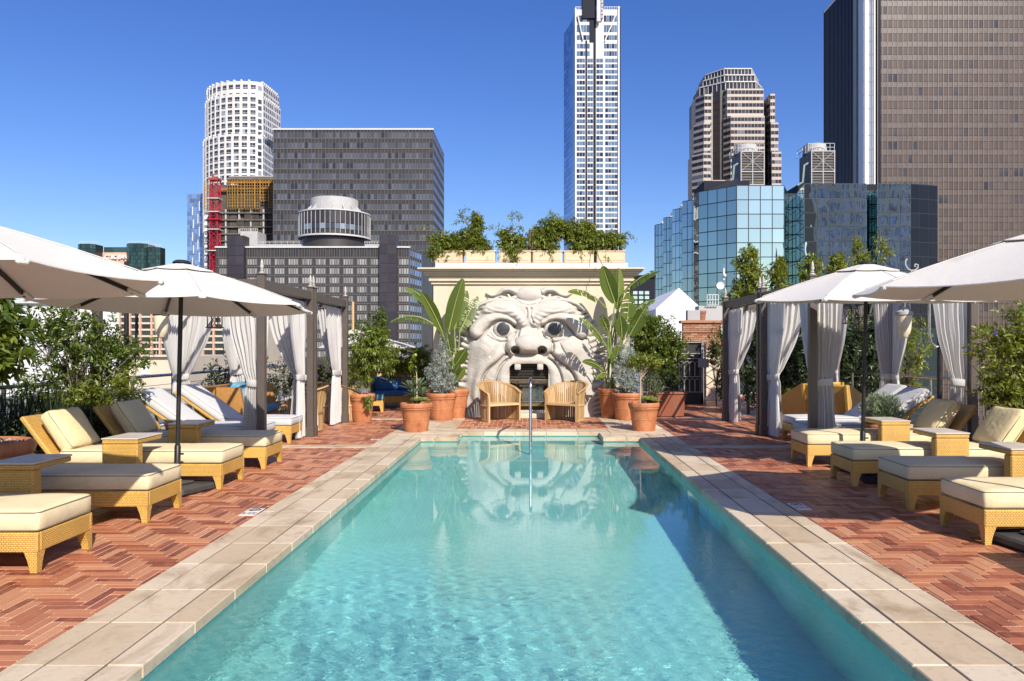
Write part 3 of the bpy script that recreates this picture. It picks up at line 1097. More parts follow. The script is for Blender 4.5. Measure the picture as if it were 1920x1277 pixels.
# ------------------------------------------------------------------ tall white residential tower with dark crown
def tower_b8():
    Y = 450.0
    k = Y / 1440
    root = thing('white_tower', 'slender white and glass skyscraper with a dark mast and diagonal braces at its top', 'building')
    xl, x0, x1 = X(1062, Y), X(1078, Y), X(1163, Y)
    zt = Z(16, Y)
    body(root, [(x0, Y), (x1, Y), (x1, Y + 40), (x0, Y + 40)], ZC, zt - 0.6, M_WHITE_STONE)
    f = Facade(root, (x0, Y), (x1, Y), ZC, zt)
    P = lambda px: (px - 1078) * k
    win = []
    rows = 33
    for r_ in range(rows + 8):
        py = 110 + r_ * 10.35
        for (a, b_, n) in ((1081, 1097, 3), (1101.5, 1112, 2), (1118, 1131, 2), (1134.5, 1158, 4)):
            for c in range(n):
                win.append(f.b(P(lerp(a, b_, c / n)) + 0.08, P(lerp(a, b_, (c + 1) / n)) - 0.08, Z(py + 7.3, Y), Z(py, Y), -0.4, 0.06))
    for (py, h) in ((29, 12), (47, 13.5), (66, 9), (82, 9), (96, 9)):
        for (a, b_, n) in ((1081, 1106, 4), (1132, 1157, 5)):
            for c in range(n):
                win.insert(0, f.b(P(lerp(a, b_, c / n)) + 0.08, P(lerp(a, b_, (c + 1) / n)) - 0.08, Z(py + h, Y), Z(py, Y), -0.4, 0.06))
    pieces('window', root, win, m_glass('residential_glass', (0.13, 0.20, 0.27), 0.08, 0.45, 0, 0.5, dark=(0.03, 0.04, 0.07), dark_p=0.22), 0)
    pieces('painted_recess', root, [f.b(P(1097.6), P(1101), ZC, Z(76, Y), -0.3, 0.10), f.b(P(1112.5), P(1117.2), ZC, Z(0, Y), -0.3, 0.12),
                                 f.b(P(1105), P(1113), Z(80, Y), Z(8, Y), -0.3, 0.11)], M_NAVY)  # recesses shown only by dark colour on flat strips, none cut in
    pieces('edge_pier', root, [f.b(P(1158.6), P(1161.5), ZC, zt + 1.0, 0, 0.8), f.b(P(1078), P(1080.2), ZC, zt, 0, 0.8)], M_WHITE_STONE)
    pieces('glass_edge', root, [f.b(P(1161.6), P(1163.6), ZC, zt, -2, 0.2)], M_NAVY)
    br = MB()
    for (a, b_, p, q) in ((1083, 30, 1093, 76), (1154, 30, 1134, 78)):
        br.bar((x0 + P(a), Y - 0.9, Z(b_, Y)), (x0 + P(p), Y - 0.9, Z(q, Y)), 0.9, 0.6)
    br.build('diagonal_brace', M_WHITE_STONE, root)
    # curved blue flank
    pts = []
    for i in range(7):
        t = i / 6
        pts.append((lerp(xl, x0 - 0.01, math.sin(t * math.pi / 2)), Y + 34 * (1 - t)))
    body(root, pts + [(x0 - 0.01, Y + 34)], ZC, zt - 1.2, M_MULLION, 'flank_core')
    fl = []
    for i in range(6):
        g_ = Facade(root, pts[i], pts[i + 1], ZC, zt)
        for r_ in range(43):
            z1 = zt - 2 - r_ * 10.35 * k
            fl.append(g_.b(0.05, g_.W - 0.05, z1 - 9.6 * k, z1, -0.2, 0.1))
    pieces('flank_glass', root, fl, M_BLUE_GLASS, 0)
    # crown
    body(root, [(X(1092, Y), Y - 1), (X(1116, Y), Y - 1), (X(1116, Y), Y + 9), (X(1092, Y), Y + 9)], zt - 6, Z(0, Y), M_NAVY, 'crown_core')
    MB().box((X(1111, Y), Y + 4, Z(-14, Y)), (X(1130, Y) - X(1092, Y), 9, 9)).build('crown_top', M_NAVY, root)
    MB().box((X(1121.5, Y), Y - 2.2, Z(12, Y)), (7 * k, 2.4, 66 * k), ch=0.4).build('white_mast', M_WHITE_PAINT, root)
    pieces('mast_panel', root, [((X(1128.5, Y), Y - 1.5, Z(-8 + 7 * j, Y)), (4 * k, 1.5, 5.4 * k)) for j in range(7)], M_CONC)
    rl = MB()
    for (a, b_) in ((1079, 1104), (1133, 1162)):
        for j in range(10):
            rl.bar((X(lerp(a, b_, j / 9), Y), Y + 0.5, zt - 0.6), (X(lerp(a, b_, j / 9), Y), Y + 0.5, zt + 1.2), 0.22)
        rl.bar((X(a, Y), Y + 0.5, zt + 1.2), (X(b_, Y), Y + 0.5, zt + 1.2), 0.25)
    rl.build('roof_rail', M_PALE_TRIM, root)
tower_b8()

# ------------------------------------------------------------------ stepped pink granite tower
def tower_b9():
    Y = 400.0
    k = Y / 1440
    root = thing('granite_tower', 'stepped pink granite tower with bands of dark glass and a narrowing crown', 'building')
    def octa(a, b_, c1, c2, dp, y0=Y):
        """plan: front from c1 to c2, corners cut back to a and b_"""
        ch = dp * 0.35
        return [(X(a, Y), y0 + ch), (X(c1, Y), y0), (X(c2, Y), y0), (X(b_, Y), y0 + ch), (X(b_, Y), y0 + dp), (X(a, Y), y0 + dp)]
    allw = []
    def tier(poly, t, bt, rows, frac, mat_wall, mat_win, ncols, name='wall', fins=None):
        zt, zb = Z(t, Y), (Z(bt, Y) if bt < 600 else ZC)
        body(root, poly, zb, zt, mat_wall, name)
        rh = (Z(t, Y) - Z(bt, Y)) / rows
        for (p, q, n) in ((poly[0], poly[1], ncols[0]), (poly[1], poly[2], ncols[1]), (poly[2], poly[3], ncols[2])):
            f = Facade(root, p, q, zb, zt)
            pc = []
            for r_ in range(rows):
                z1 = zt - rh * (r_ + (1 - frac) * 0.6)
                for i in range(n):
                    pc.append(f.b(i * f.W / n + 0.1, (i + 1) * f.W / n - 0.1, z1 - rh * frac, z1, -0.4, 0.08))
            allw.extend([(b_, mat_win) for b_ in pc])
            if fins:
                pieces('fin', root, [f.b(i * f.W / n - 0.13, i * f.W / n + 0.13, zb, zt, 0, 0.3) for i in range(n + 1)], fins)
    white = M_PALE_TRIM
    # crown tiers
    for (a, c1, c2, b_, t, bt) in ((1334, 1362, 1414, 1429, 124, 136), (1329, 1362, 1419, 1435, 137, 150), (1322, 1363, 1420, 1441, 151, 167)):
        tier(octa(a, b_, c1, c2, 26, Y + 3 + (167 - bt) * 0.06), t, bt, 1, 0.8, M_B5_PANEL, M_B9_GLASS, (6, 8, 4), 'crown', white)
        pl = octa(a - 1, b_ + 1, c1, c2, 27, Y + 2.4 + (167 - bt) * 0.06)
        MB().prism(pl, Z(t, Y), Z(t - 2.0, Y)).build('crown_band', white, root)
    tier(octa(1316, 1443, 1352, 1432, 30, Y + 2), 167, 700, 40, 0.0001, M_B5_PANEL, M_B9_GLASS, (1, 1, 1), 'core')
    f = Facade(root, (X(1316, Y), Y + 12.5), (X(1352, Y), Y + 2), 0, 0)
    pieces('white_fin', root, [f.b(f.W * u - 0.3, f.W * u + 0.3, Z(340, Y), Z(168, Y), 0, 0.6) for u in (0.1, 0.3, 0.5, 0.66)], white)
    f = Facade(root, (X(1432, Y), Y + 2), (X(1443, Y), Y + 12.5), 0, 0)
    pieces('white_fin', root, [f.b(f.W * u - 0.3, f.W * u + 0.3, Z(340, Y), Z(168, Y), 0, 0.6) for u in (0.15, 0.4, 0.65, 0.9)], white)
    # central granite bay with ribbon windows
    tier(octa(1357, 1430.5, 1362, 1430, 12, Y - 1.5), 168, 264, 8, 0.56, M_PINK, M_B9_GLASS, (1, 10, 1), 'bay')
    tier(octa(1357, 1430.5, 1367, 1430, 12, Y - 3.5), 221, 480, 22, 0.56, M_PINK, M_B9_GLASS, (1, 10, 1), 'bay')
    # wings
    tier(octa(1307.5, 1334, 1320, 1333, 16, Y - 1), 178, 700, 42, 0.52, M_PINK, M_B9_GLASS, (2, 2, 1), 'wing')
    tier(octa(1303, 1331, 1318, 1330, 16, Y - 2.2), 232, 700, 38, 0.52, M_PINK, M_B9_GLASS, (2, 2, 1), 'wing')
    tier(octa(1299, 1331, 1316, 1330, 16, Y - 3.6), 290, 700, 34, 0.52, M_PINK, M_B9_GLASS, (2, 2, 1), 'wing')
    tier(octa(1443, 1453, 1443.2, 1452, 16, Y - 1), 177, 700, 42, 0.52, M_PINK, M_B9_GLASS, (1, 2, 1), 'wing')
    tier(octa(1443, 1457.5, 1443.2, 1457, 16, Y - 2.2), 232, 700, 38, 0.52, M_PINK, M_B9_GLASS, (1, 2, 1), 'wing')
    tier(octa(1443, 1462, 1443.2, 1461, 16, Y - 3.6), 288, 700, 34, 0.52, M_PINK, M_B9_GLASS, (1, 3, 1), 'wing')
    vis = [q[0] for q in allw if q[0][0][2] > Z(350, Y)]
    vis.sort(key=lambda b_: b_[0][1])
    hid = [q[0] for q in allw if q[0][0][2] <= Z(350, Y)]
    pieces('window', root, vis + hid, M_B9_GLASS, 0)
tower_b9()

# ------------------------------------------------------------------ mirror glass building
def glass_b10():
    Y = 92.0
    k = Y / 1440
    root = thing('glass_building', 'teal mirror glass building with angled facets below the cooling towers', 'building')
    zt = Z(347, Y)
    H = zt - Z(651, Y)
    def pt(px, ptop):
        """plan point whose roof edge shows at px, ptop"""
        y = H * 1440 / (651 - ptop)
        return ((px - 997) * y / 1440, y)
    left = [pt(1229, 421), pt(1240, 419), pt(1244, 408), pt(1256, 406), pt(1261, 393), pt(1274, 390), pt(1280, 377), pt(1298, 374), pt(1301, 364), pt(1310, 359)]
    front = [pt(1381, 347), pt(1470, 347), (X(1478, Y + 5), Y + 5), (X(1493, Y + 5), Y + 5), (X(1508, Y - 1), Y - 1),
             (X(1624, Y - 1), Y - 1), (X(1629, Y + 3), Y + 3), (X(1640, Y + 3), Y + 3), (X(1646, Y - 1), Y - 1), (X(1708, Y - 1), Y - 1), (X(1760, Y), Y + 0.2)]
    chain = left + front
    back = [(chain[-1][0] + 4, Y + 40), (chain[0][0], chain[0][1] + 1)]
    body(root, chain + back, ZC, zt - 0.02, M_MULLION)
    rh = 26.8 * k
    allp = []
    nl = len(left)
    for s in range(len(chain) - 1):
        p, q = chain[s], chain[s + 1]
        f = Facade(root, p, q, ZC, zt)
        ix = s - (nl - 1)
        n = {0: 4, 1: 4, 2: 2, 3: 2, 4: 2, 5: 5, 6: 1, 7: 2, 8: 1, 9: 3, 10: 3}.get(ix, 1 if s % 2 else 2)
        mat = M_BLACK_GLASS if ix == 10 else M_TEAL_D if ix in (5, 9) or (ix < 0 and s % 2 == 0) else (M_TEAL if ix not in (10,) else M_NAVY)
        if ix < 0 and s % 2 == 1: mat = M_TEAL
        g_ = 0.055 if ix >= 0 else 0.045
        for r_ in range(10):
            z1 = zt - 0.12 - r_ * rh
            for i in range(n):
                allp.append((f.b(i * f.W / n + g_, (i + 1) * f.W / n - g_, z1 - rh + 2 * g_, z1, -0.1, 0.03), mat, ix))
    for b_, mat, ix in allp[:]:
        piece('glass_pane', root, b_[0], b_[1], mat, b_[2] + R(rng.uniform(-0.25, 0.25)))
    # roof: parapet, dark plant screens
    sc = MB()
    sc.box((X(1352, Y + 9), Y + 9, zt + 0.9), (X(1395, Y + 9) - X(1312, Y + 9), 6, 1.8))
    sc.build('roof_screen', M_NAVY, root)
    sc = MB().box((X(1352, Y + 5), Y + 6.5, zt + 0.95), (X(1366, Y + 5) - X(1341, Y + 5), 0.6, 2.0)).build('roof_screen', M_CONC, root)
    sc = MB().box((X(1590, Y + 10), Y + 10, zt + 0.85), (X(1640, Y + 10) - X(1430, Y + 10), 5, 1.7)).build('roof_screen', M_NAVY, root)
    # wedge roof at the left
    w = MB()
    a, b_ = left[-1], left[0]
    w.add([(a[0] + 0.6, a[1], zt), (b_[0] + 0.6, b_[1], zt), (a[0] + 6, a[1] + 2, zt), (a[0] + 5.5, a[1] + 2.5, zt + 2.2), (b_[0] + 4, b_[1], zt)],
          [(0, 3, 1), (0, 2, 3), (1, 3, 4), (2, 4, 3)])
    w.build('roof_slope', M_NAVY, root)
glass_b10()

def cooling_tower(px0, px1, pside, ptop, pcyl, Y, label):
    k = Y / 1440
    root = thing('cooling_tower', label, 'cooling tower', group='cooling towers on the glass building roof')
    zb, zt = Z(348, Y), Z(ptop, Y)
    x0, x1 = X(px0, Y), X(px1, Y)
    dp = 4.2
    MB().box(((x0 + x1) / 2, Y + dp / 2, (zb + zt) / 2), (x1 - x0, dp, zt - zb)).build('casing', plain('galvanised_casing', (0.12, 0.122, 0.128), 0.55, 0.1, 2.0) if 'galvanised_casing' not in bpy.data.materials else bpy.data.materials['galvanised_casing'], root)
    zm = lerp(zb, zt, 0.40)
    fr = MB()
    for x in (x0 + 0.07, (x0 + x1) / 2, x1 - 0.07): fr.bar((x, Y - 0.12, zb), (x, Y - 0.12, zt), 0.12)
    for z in (zb + 0.1, zm, zt - 0.06): fr.bar((x0, Y - 0.13, z), (x1, Y - 0.13, z), 0.14)
    fr.bar((x0, Y - 0.15, zm), (x1, Y - 0.15, zt), 0.05); fr.bar((x1, Y - 0.15, zm), (x0, Y - 0.15, zt), 0.05)
    fr.build('frame', M_CONC, root)
    sl = []
    n = 12
    for i in range(n):
        z = lerp(zb + 0.2, zt - 0.15, (i + 0.5) / n)
        sl.append((((x0 + x1) / 2, Y - 0.06, z), (x1 - x0 - 0.2, 0.12, (zt - zb) / n * 0.42)))
    pieces('louver', root, sl, M_DKCONC)
    cxx = (x0 + x1) / 2 - 0.25
    r = (x1 - x0) * 0.50
    MB().lathe([(r, zt), (r * 0.98, zt + 0.5), (r * 0.9, Z(pcyl, Y)), (r * 0.86, Z(pcyl, Y)), (r * 0.86, zt + 0.4)], (cxx, Y + dp / 2, 0), 28).build('fan_stack', M_CONC, root, 40)
    rl = MB()
    for i in range(7):
        x = lerp(x0 - 0.3, x1, i / 6)
        rl.bar((x, Y + 0.1, zt), (x, Y + 0.1, zt + 1.0), 0.05)
    for h in (0.5, 1.0): rl.bar((x0 - 0.3, Y + 0.1, zt + h), (x1, Y + 0.1, zt + h), 0.05)
    for i in range(5):
        y = Y + dp * i / 4
        rl.bar((x0 - 0.3, y, zt), (x0 - 0.3, y, zt + 1.0), 0.05)
    for h in (0.5, 1.0): rl.bar((x0 - 0.3, Y, zt + h), (x0 - 0.3, Y + dp, zt + h), 0.05)
    rl.build('guard_rail', M_PALE_TRIM, root)
    MB().tube([(x0 - 1.6, Y + 0.4, zb + 0.1), (x0 - 0.9, Y + 0.4, zb + 0.5), (x0 - 0.7, Y + 0.4, lerp(zb, zt, 0.6)), (x0 - 0.2, Y + 0.4, lerp(zb, zt, 0.66)), (x0 + 0.4, Y + 0.4, lerp(zb, zt, 0.66))], 0.16, 8).build('pipe', plain('grey_green_pipe', (0.22, 0.27, 0.26), 0.5) if 'grey_green_pipe' not in bpy.data.materials else bpy.data.materials['grey_green_pipe'], root, 40)
cooling_tower(1388, 1433, 1367, 284, 266, 99.0, 'grey louvred cooling tower in front of the pink granite tower')
cooling_tower(1520, 1565, 1491, 283, 265, 99.0, 'grey louvred cooling tower with a bent pipe beside the brown skyscraper')

# ------------------------------------------------------------------ brown skyscraper at the right
def tower_b11():
    Y = 200.0
    k = Y / 1440
    root = thing('brown_skyscraper', 'huge taupe skyscraper with fine vertical fins filling the upper right', 'building')
    xl, xr = X(1645, Y), X(2010, Y)
    zt = Z(-90, Y)
    yb = xl * 1440 / (1547 - 997)
    body(root, [(xl, Y), (xr, Y), (xr, yb), (xl, yb)], ZC, zt, M_BLACK_RIB)
    f = Facade(root, (xl, Y), (xr, Y), ZC, zt)
    cw = 9.45 * k
    n = int(f.W / cw)
    rh = 25.3 * k
    rows = 36
    z_ref = Z(13, Y)
    win, sp = [], []
    for r_ in range(-4, rows - 4):
        z1 = z_ref - r_ * rh
        for i in range(n):
            win.append(f.b(i * cw + 0.13, (i + 1) * cw - 0.13, z1 - 13.5 * k, z1, -0.3, 0.05))
            sp.append(f.b(i * cw + 0.13, (i + 1) * cw - 0.13, z1 - 24.6 * k, z1 - 14.2 * k, -0.3, 0.06))
    vis = lambda q: 0 if (q[0][0] < X(1930, Y) and Z(340, Y) < q[0][2] < Z(0, Y)) else 1
    win.sort(key=vis); sp.sort(key=vis)
    pieces('window', root, win, M_B11_WIN, 300)
    pieces('spandrel_panel', root, sp, M_TAUPE, 300)
    pieces('fin', root, [f.b(i * cw - 0.075, i * cw + 0.075, Z(780, Y), zt, 0.0, 0.16) for i in range(n + 1)], M_B11_FIN)
    s = Facade(root, (xl, yb), (xl, Y), ZC, zt)
    L = s.W
    ribs = []
    m = 22
    dd = lambda px: L - (xl * 1440 / (px - 997) - Y)      # along the side, from its far end
    for i in range(m + 1):
        u = lerp(0.3, dd(1604), i / m)
        ribs.append(s.b(u - 0.2, u + 0.2, -20, zt, 0.0, 0.5))
    pieces('rib', root, ribs, plain('dark_rib', (0.022, 0.022, 0.034), 0.4))
    pieces('riser', root, [((X(1611, Y + 7), Y + 8, zt / 2 - 10), (1.6, 2.0, zt + 20))], M_CONC)
    ch = MB().box((X(1629.5, Y), Y + 1.6, zt / 2 - 10), (X(1640, Y) - X(1619, Y), 3.0, zt + 20))
    ch.build('service_shaft', M_B11_PIPE, root)
    for px in (1622, 1633, 1639):
        MB().tube([(X(px, Y), Y - 0.05, Z(350, Y)), (X(px, Y), Y - 0.05, zt)], 0.30, 8).build('riser_pipe', M_STEEL if px == 1633 else M_B11_PIPE, root, 40)
    pieces('shaft_joint', root, [((X(1629.5, Y), Y + 0.09, Z(330 - 25.3 * q, Y)), (X(1640, Y) - X(1619, Y), 0.06, 0.10)) for q in range(16)], M_DKCONC)
    MB().prism([(xl - 0.1, Y - 0.1), (xl + 0.9, Y - 0.1), (xl + 0.9, Y + 1), (xl - 0.1, Y + 1)], ZC, zt).build('corner_fin', M_BLACK_RIB, root)
tower_b11()

# ------------------------------------------------------------------ nearer neighbours
def beige_b7():
    Y = 62.0
    k = Y / 1440
    root = thing('beige_building', 'beige building with salmon piers and ribbon windows seen below the left umbrella', 'building')
    x0, x1 = X(228, Y), X(430, Y)
    zt = Z(520, Y)
    body(root, [(x0, Y), (x1, Y), (x1, Y + 20), (x0, Y + 20)], ZC, zt, M_BEIGE)
    f = Facade(root, (x0, Y), (x1, Y), ZC, zt)
    P = lambda px: (px - 228) * k
    win = []
    for r_ in range(13):
        py = 524 + r_ * 12.1
        for (a, b_) in ((228.5, 244), (247.5, 262.5), (267, 284), (288, 292.5), (294, 298), (304, 320), (324, 340), (344, 360), (364, 380), (384, 400), (404, 420)):
            if py < 662:
                win.append(f.b(P(a), P(b_), Z(py + 7.2, Y), Z(py, Y), -0.3, 0.04))
    pieces('window', root, win, m_glass('green_black_glass', (0.035, 0.05, 0.055), 0.1, 0.4, 0, 0.2))
    pieces('pier', root, [f.b(P(a), P(b_), Z(668, Y), zt, 0, 0.22) for (a, b_) in ((225.5, 228), (244.5, 247), (263, 266.5), (284.5, 287.5), (300, 303), (320.5, 323.5), (340.5, 343.5), (360.5, 363.5), (380.5, 383.5), (400.5, 403.5))], M_SALMON)
    pieces('sill_band', root, [f.b(0, f.W, Z(524 + r_ * 12.1 + 11.3, Y), Z(524 + r_ * 12.1 + 8.0, Y), 0, 0.12) for r_ in range(11)], M_BEIGE)
beige_b7()

def annex():
    Y = 40.0
    k = Y / 1440
    root = thing('rooftop_annex', 'low beige rooftop annex with a white door left of the left cabana', 'building')
    x0, x1 = X(246, Y), X(345, Y)
    body(root, [(x0, Y), (x1, Y), (x1, Y + 8), (x0, Y + 8)], -3, Z(668, Y), M_BEIGE)
    f = Facade(root, (x0, Y), (x1, Y), 0, 0)
    P = lambda px: (px - 246) * k
    for (a, b_, t, bt, m, nm) in ((266, 281, 681, 702, M_WHITE_PAINT, 'door'), (269.5, 271.5, 686, 693, M_BLACK, 'door_glass'), (254, 259, 684, 688, M_NAVY, 'vent')):
        b = f.b(P(a), P(b_), Z(bt, Y), Z(t, Y), -0.05, 0.04 if nm == 'door' else 0.06)
        piece(nm, root, b[0], b[1], m)
    b = f.b(0, f.W, Z(669, Y), Z(666, Y), -0.4, 0.2); piece('coping', root, b[0], b[1], M_BEIGE)
    lr = MB().box((X(300, 30), 30, -0.62), (16, 19, 0.2))
    lr.build('lower_roof', M_ROOF_GREY, root)
annex()

def white_wall():
    Y = 61.9
    root = thing('white_building', 'plain white rendered building glimpsed through the left shrubs', 'building')
    body(root, [(X(-140, Y), Y), (X(224, Y), Y), (X(224, Y), Y + 9), (X(-140, Y), Y + 9)], ZC, Z(566, Y), M_WHITE_PAINT)
    f = Facade(root, (X(-140, Y), Y), (X(224, Y), Y), 0, 0)
    k = Y / 1440
    pieces('window', root, [f.b((a + 140) * k, (a + 158) * k, Z(t + 22, Y), Z(t, Y), -0.2, 0.03) for a in range(-120, 200, 42) for t in (600, 650)], M_B1_WIN)
    pieces('roof_band', root, [f.b(-0.2, f.W + 0.2, Z(569, Y), Z(563, Y), -0.6, 0.3)], M_PALE_TRIM)
white_wall()

def right_neighbours():
    Y = 34.0
    k = Y / 1440
    root = thing('gabled_wall', 'plain white gable of a tent roof behind the gate on the right', 'building')
    xs = (X(1230, Y), X(1316, Y), X(1273, Y))
    m = MB()
    zb, ze, za = -1.0, Z(579, Y), Z(540, Y)
    fr = [(xs[0], Y, zb), (xs[1], Y, zb), (xs[1], Y, ze), (xs[2], Y, za), (xs[0], Y, ze)]
    bk = [(p[0], Y + 6, p[2]) for p in fr]
    m.add(fr + bk, [(0, 1, 2, 3, 4), (9, 8, 7, 6, 5), (1, 6, 7, 2), (2, 7, 8, 3), (3, 8, 9, 4), (4, 9, 5, 0)])
    m.build('gable', M_TENT, root)
    Y = 78.0
    root = thing('navy_building', 'dark navy building behind the right giant leaves, beside the mirror glass', 'building')
    x0, x1 = X(1140, Y), X(1227.5, Y)
    body(root, [(x0, Y), (x1, Y), (x1, Y + 8), (x0, Y + 8)], ZC, Z(518, Y), M_NAVY)
    f = Facade(root, (x0, Y), (x1, Y), 0, 0)
    k = Y / 1440
    pieces('window', root, [f.b((a - 1140) * k, (a - 1140 + 8) * k, Z(t + 6, Y), Z(t, Y), -0.2, 0.04) for a in range(1143, 1220, 11) for t in (546, 555, 564, 573)], M_TEAL_D)
    pieces('roof_band', root, [f.b(-0.1, f.W + 0.1, Z(521, Y), Z(516, Y), -0.6, 0.15)], M_BLACK_RIB)
    # the grey concrete frame that the mirror glass reflects; it stands behind and left of the camera
    root = thing('concrete_frame_building', 'grey concrete grid building behind the camera, seen only mirrored in the glass facade', 'building')
    bx0, by0, L = 132.0, -72.0, 40.0
    a0 = R(176)
    p = (bx0, by0); q = (bx0 + L * math.cos(a0), by0 + L * math.sin(a0))
    f = Facade(root, p, q, ZC, 62)
    f.n = -f.n if f.n.y < 0 else f.n
    c = f.P + f.u * (f.W / 2) - f.n * 9
    MB().box((c.x, c.y, 0.0), (f.W, 17.6, 124), Euler((0, 0, f.rz))).build('wall', M_BLACK_RIB, root)
    gr = []
    for i in range(13): gr.append(f.b(i * f.W / 12 - 0.7, i * f.W / 12 + 0.7, ZC, 62, -0.5, 0.9))
    for r_ in range(28): gr.append(f.b(0, f.W, ZC + r_ * 3.9, ZC + r_ * 3.9 + 1.5, -0.5, 0.7))
    pieces('concrete_beam', root, gr, plain('pale_beam_concrete', (0.66, 0.65, 0.63), 0.8, 0.1, 0.5))
    pieces('window', root, [f.b((i + 0.15) * f.W / 12, (i + 0.85) * f.W / 12, ZC + r_ * 3.9 + 1.6, ZC + r_ * 3.9 + 3.8, -0.4, 0.1) for i in range(12) for r_ in range(10, 27)], M_BLUE_GLASS, 0)
right_neighbours()
# ------------------------------------------------------------------ furniture materials
def m_wicker(name, col, dark, cw=0.024, rh=0.0145):
    t = NT(name)
    o = t.obj()
    s = t.t.nodes.new('ShaderNodeSeparateXYZ'); t.put(s, 0, o)
    u = t.math('DIVIDE', t.math('ADD', s.outputs[0], s.outputs[1]), cw)
    v = t.math('DIVIDE', s.outputs[2], rh)
    row = t.math('FLOOR', v)
    par = t.math('MULTIPLY', t.math('FRACT', t.math('MULTIPLY', row, 0.5)), 1.0)
    uu = t.math('FRACT', t.math('ADD', u, par))
    a = t.math('SINE', t.math('MULTIPLY', uu, math.pi))
    b = t.math('SINE', t.math('MULTIPLY', t.math('FRACT', v), math.pi))
    h = t.math('MULTIPLY', t.math('POWER', a, 0.6), t.math('POWER', b, 0.7))
    # horizontal faces get the weave along x and y
    nz = t.t.nodes.new('ShaderNodeNewGeometry')
    vec = t.noise(t.scaled(o, (40, 40, 90)), 1.0, 3)
    big = t.noise(t.pos(), 2.3, 3)
    c = t.mix(t.rng(h, 0.15, 0.62, 0, 1), dark, col)
    c = t.mix(1.0, c, t.rng(vec, 0.25, 0.75, 0.78, 1.2), 'MULTIPLY')
    c = t.mix(1.0, c, t.rng(big, 0.3, 0.7, 0.88, 1.1), 'MULTIPLY')
    nm = t.bump(h, 0.55, 0.004)
    return t.bsdf(c, 0.42, nm, spec=0.4)

def m_fabric(name, col, stain=0.12, weave=260, trans=0.0, folds=0.0, stain_col=(0.35, 0.27, 0.15)):
    t = NT(name)
    v = t.obj()
    p = t.pos()
    n1 = t.noise(p, 2.6, 5, 0.6)
    c = t.mix(t.rng(n1, 0.5, 0.8, 0, stain), col, stain_col)
    c = t.mix(1.0, c, t.rng(t.noise(p, 60, 3), 0.25, 0.75, 0.94, 1.06), 'MULTIPLY')
    h = t.noise(v, weave, 2)
    nm = t.bump(h, 0.25, 0.002)
    if folds:
        nm = t.bump(t.noise(p, 7, 3, 0.5, 1.0), folds, 0.03, nm)
    return t.bsdf(c, 0.92, nm, spec=0.1, trans=(trans, col) if trans else None)

M_WICKER = m_wicker('honey_wicker', (0.68, 0.42, 0.105), (0.34, 0.17, 0.035))
M_WICKER_B = m_wicker('brown_wicker', (0.47, 0.235, 0.065), (0.17, 0.07, 0.02))
M_CREAM = m_fabric('cream_canvas', (0.71, 0.605, 0.385), 0.35, folds=0.16)
M_PILLOW = m_fabric('straw_canvas', (0.72, 0.59, 0.335), 0.25, folds=0.35)
M_WHITE_F = m_fabric('white_canvas', (0.57, 0.56, 0.55), 0.08, folds=0.12)
M_BLUE_F = m_fabric('blue_canvas', (0.07, 0.18, 0.37), 0.1, folds=0.15, stain_col=(0.1, 0.2, 0.35))
M_SKYBLUE_F = m_fabric('pale_blue_canvas', (0.13, 0.30, 0.42), 0.1, folds=0.2, stain_col=(0.2, 0.35, 0.45))
M_ORANGE_F = m_fabric('orange_canvas', (0.55, 0.17, 0.05), 0.1, folds=0.2)
M_PIPING = plain('piping_cord', (0.20, 0.17, 0.11), 0.8)
M_TABLETOP = plain('pale_table_stone', (0.56, 0.50, 0.43), 0.35, 0.1, 8.0, 0.05)
M_BASE = plain('grey_base_stone', (0.05, 0.05, 0.052), 0.6, 0.25, 12, 0.2)
M_CANOPY = m_fabric('umbrella_canvas', (0.73, 0.695, 0.645), 0.06, 300, trans=0.2, folds=0.14)

def rounded_block(L, W, H, r, nx=14, ny=8, nz=4, bulge=0.0, seed=0, jit=0.0, sag=0.0):
    """a soft cushion-like block centred on the origin"""
    rr = random.Random(seed)
    m = MB()
    ph = [rr.uniform(0, 6.28) for _ in range(6)]
    def fix(p):
        x, y, z = p
        ix, iy, iz = L / 2 - r, W / 2 - r, H / 2 - r
        qx, qy, qz = max(-ix, min(ix, x)), max(-iy, min(iy, y)), max(-iz, min(iz, z))
        d = Vector((x - qx, y - qy, z - qz))
        if d.length > 1e-9:
            d = d.normalized() * r
        x, y, z = qx + d.x, qy + d.y, qz + d.z
        fx, fy = 1 - (2 * x / L) ** 2, 1 - (2 * y / W) ** 2
        z += math.copysign(1, z) * bulge * max(0, fx) ** 0.5 * max(0, fy) ** 0.5 * (abs(2 * z / H))
        if jit:
            z += jit * (math.sin(7 * x + ph[0]) * math.sin(9 * y + ph[1]) + 0.6 * math.sin(17 * x + ph[2] + 5 * y) * math.sin(13 * y + ph[3]))
            y += jit * 0.8 * math.sin(8 * x + ph[4])
            x += jit * 0.8 * math.sin(9 * y + ph[5])
        if sag: z -= sag * fx * fy
        return (x, y, z)
    n = (nx, ny, nz)
    dims = (L, W, H)
    def lin(k, a):
        # denser towards the edges
        t = k / n[a]
        t = 0.5 - 0.5 * math.cos(math.pi * t)
        return (t - 0.5) * dims[a]
    for a in range(3):
        b, c = (a + 1) % 3, (a + 2) % 3
        for sg in (-1, 1):
            P = []
            for i in range(n[b] + 1):
                row = []
                for k in range(n[c] + 1):
                    q = [0, 0, 0]
                    q[a] = sg * dims[a] / 2; q[b] = lin(i, b); q[c] = lin(k, c)
                    row.append(fix(q))
                P.append(row)
            if sg < 0: P = P[::-1]
            m.grid(P)
    return m

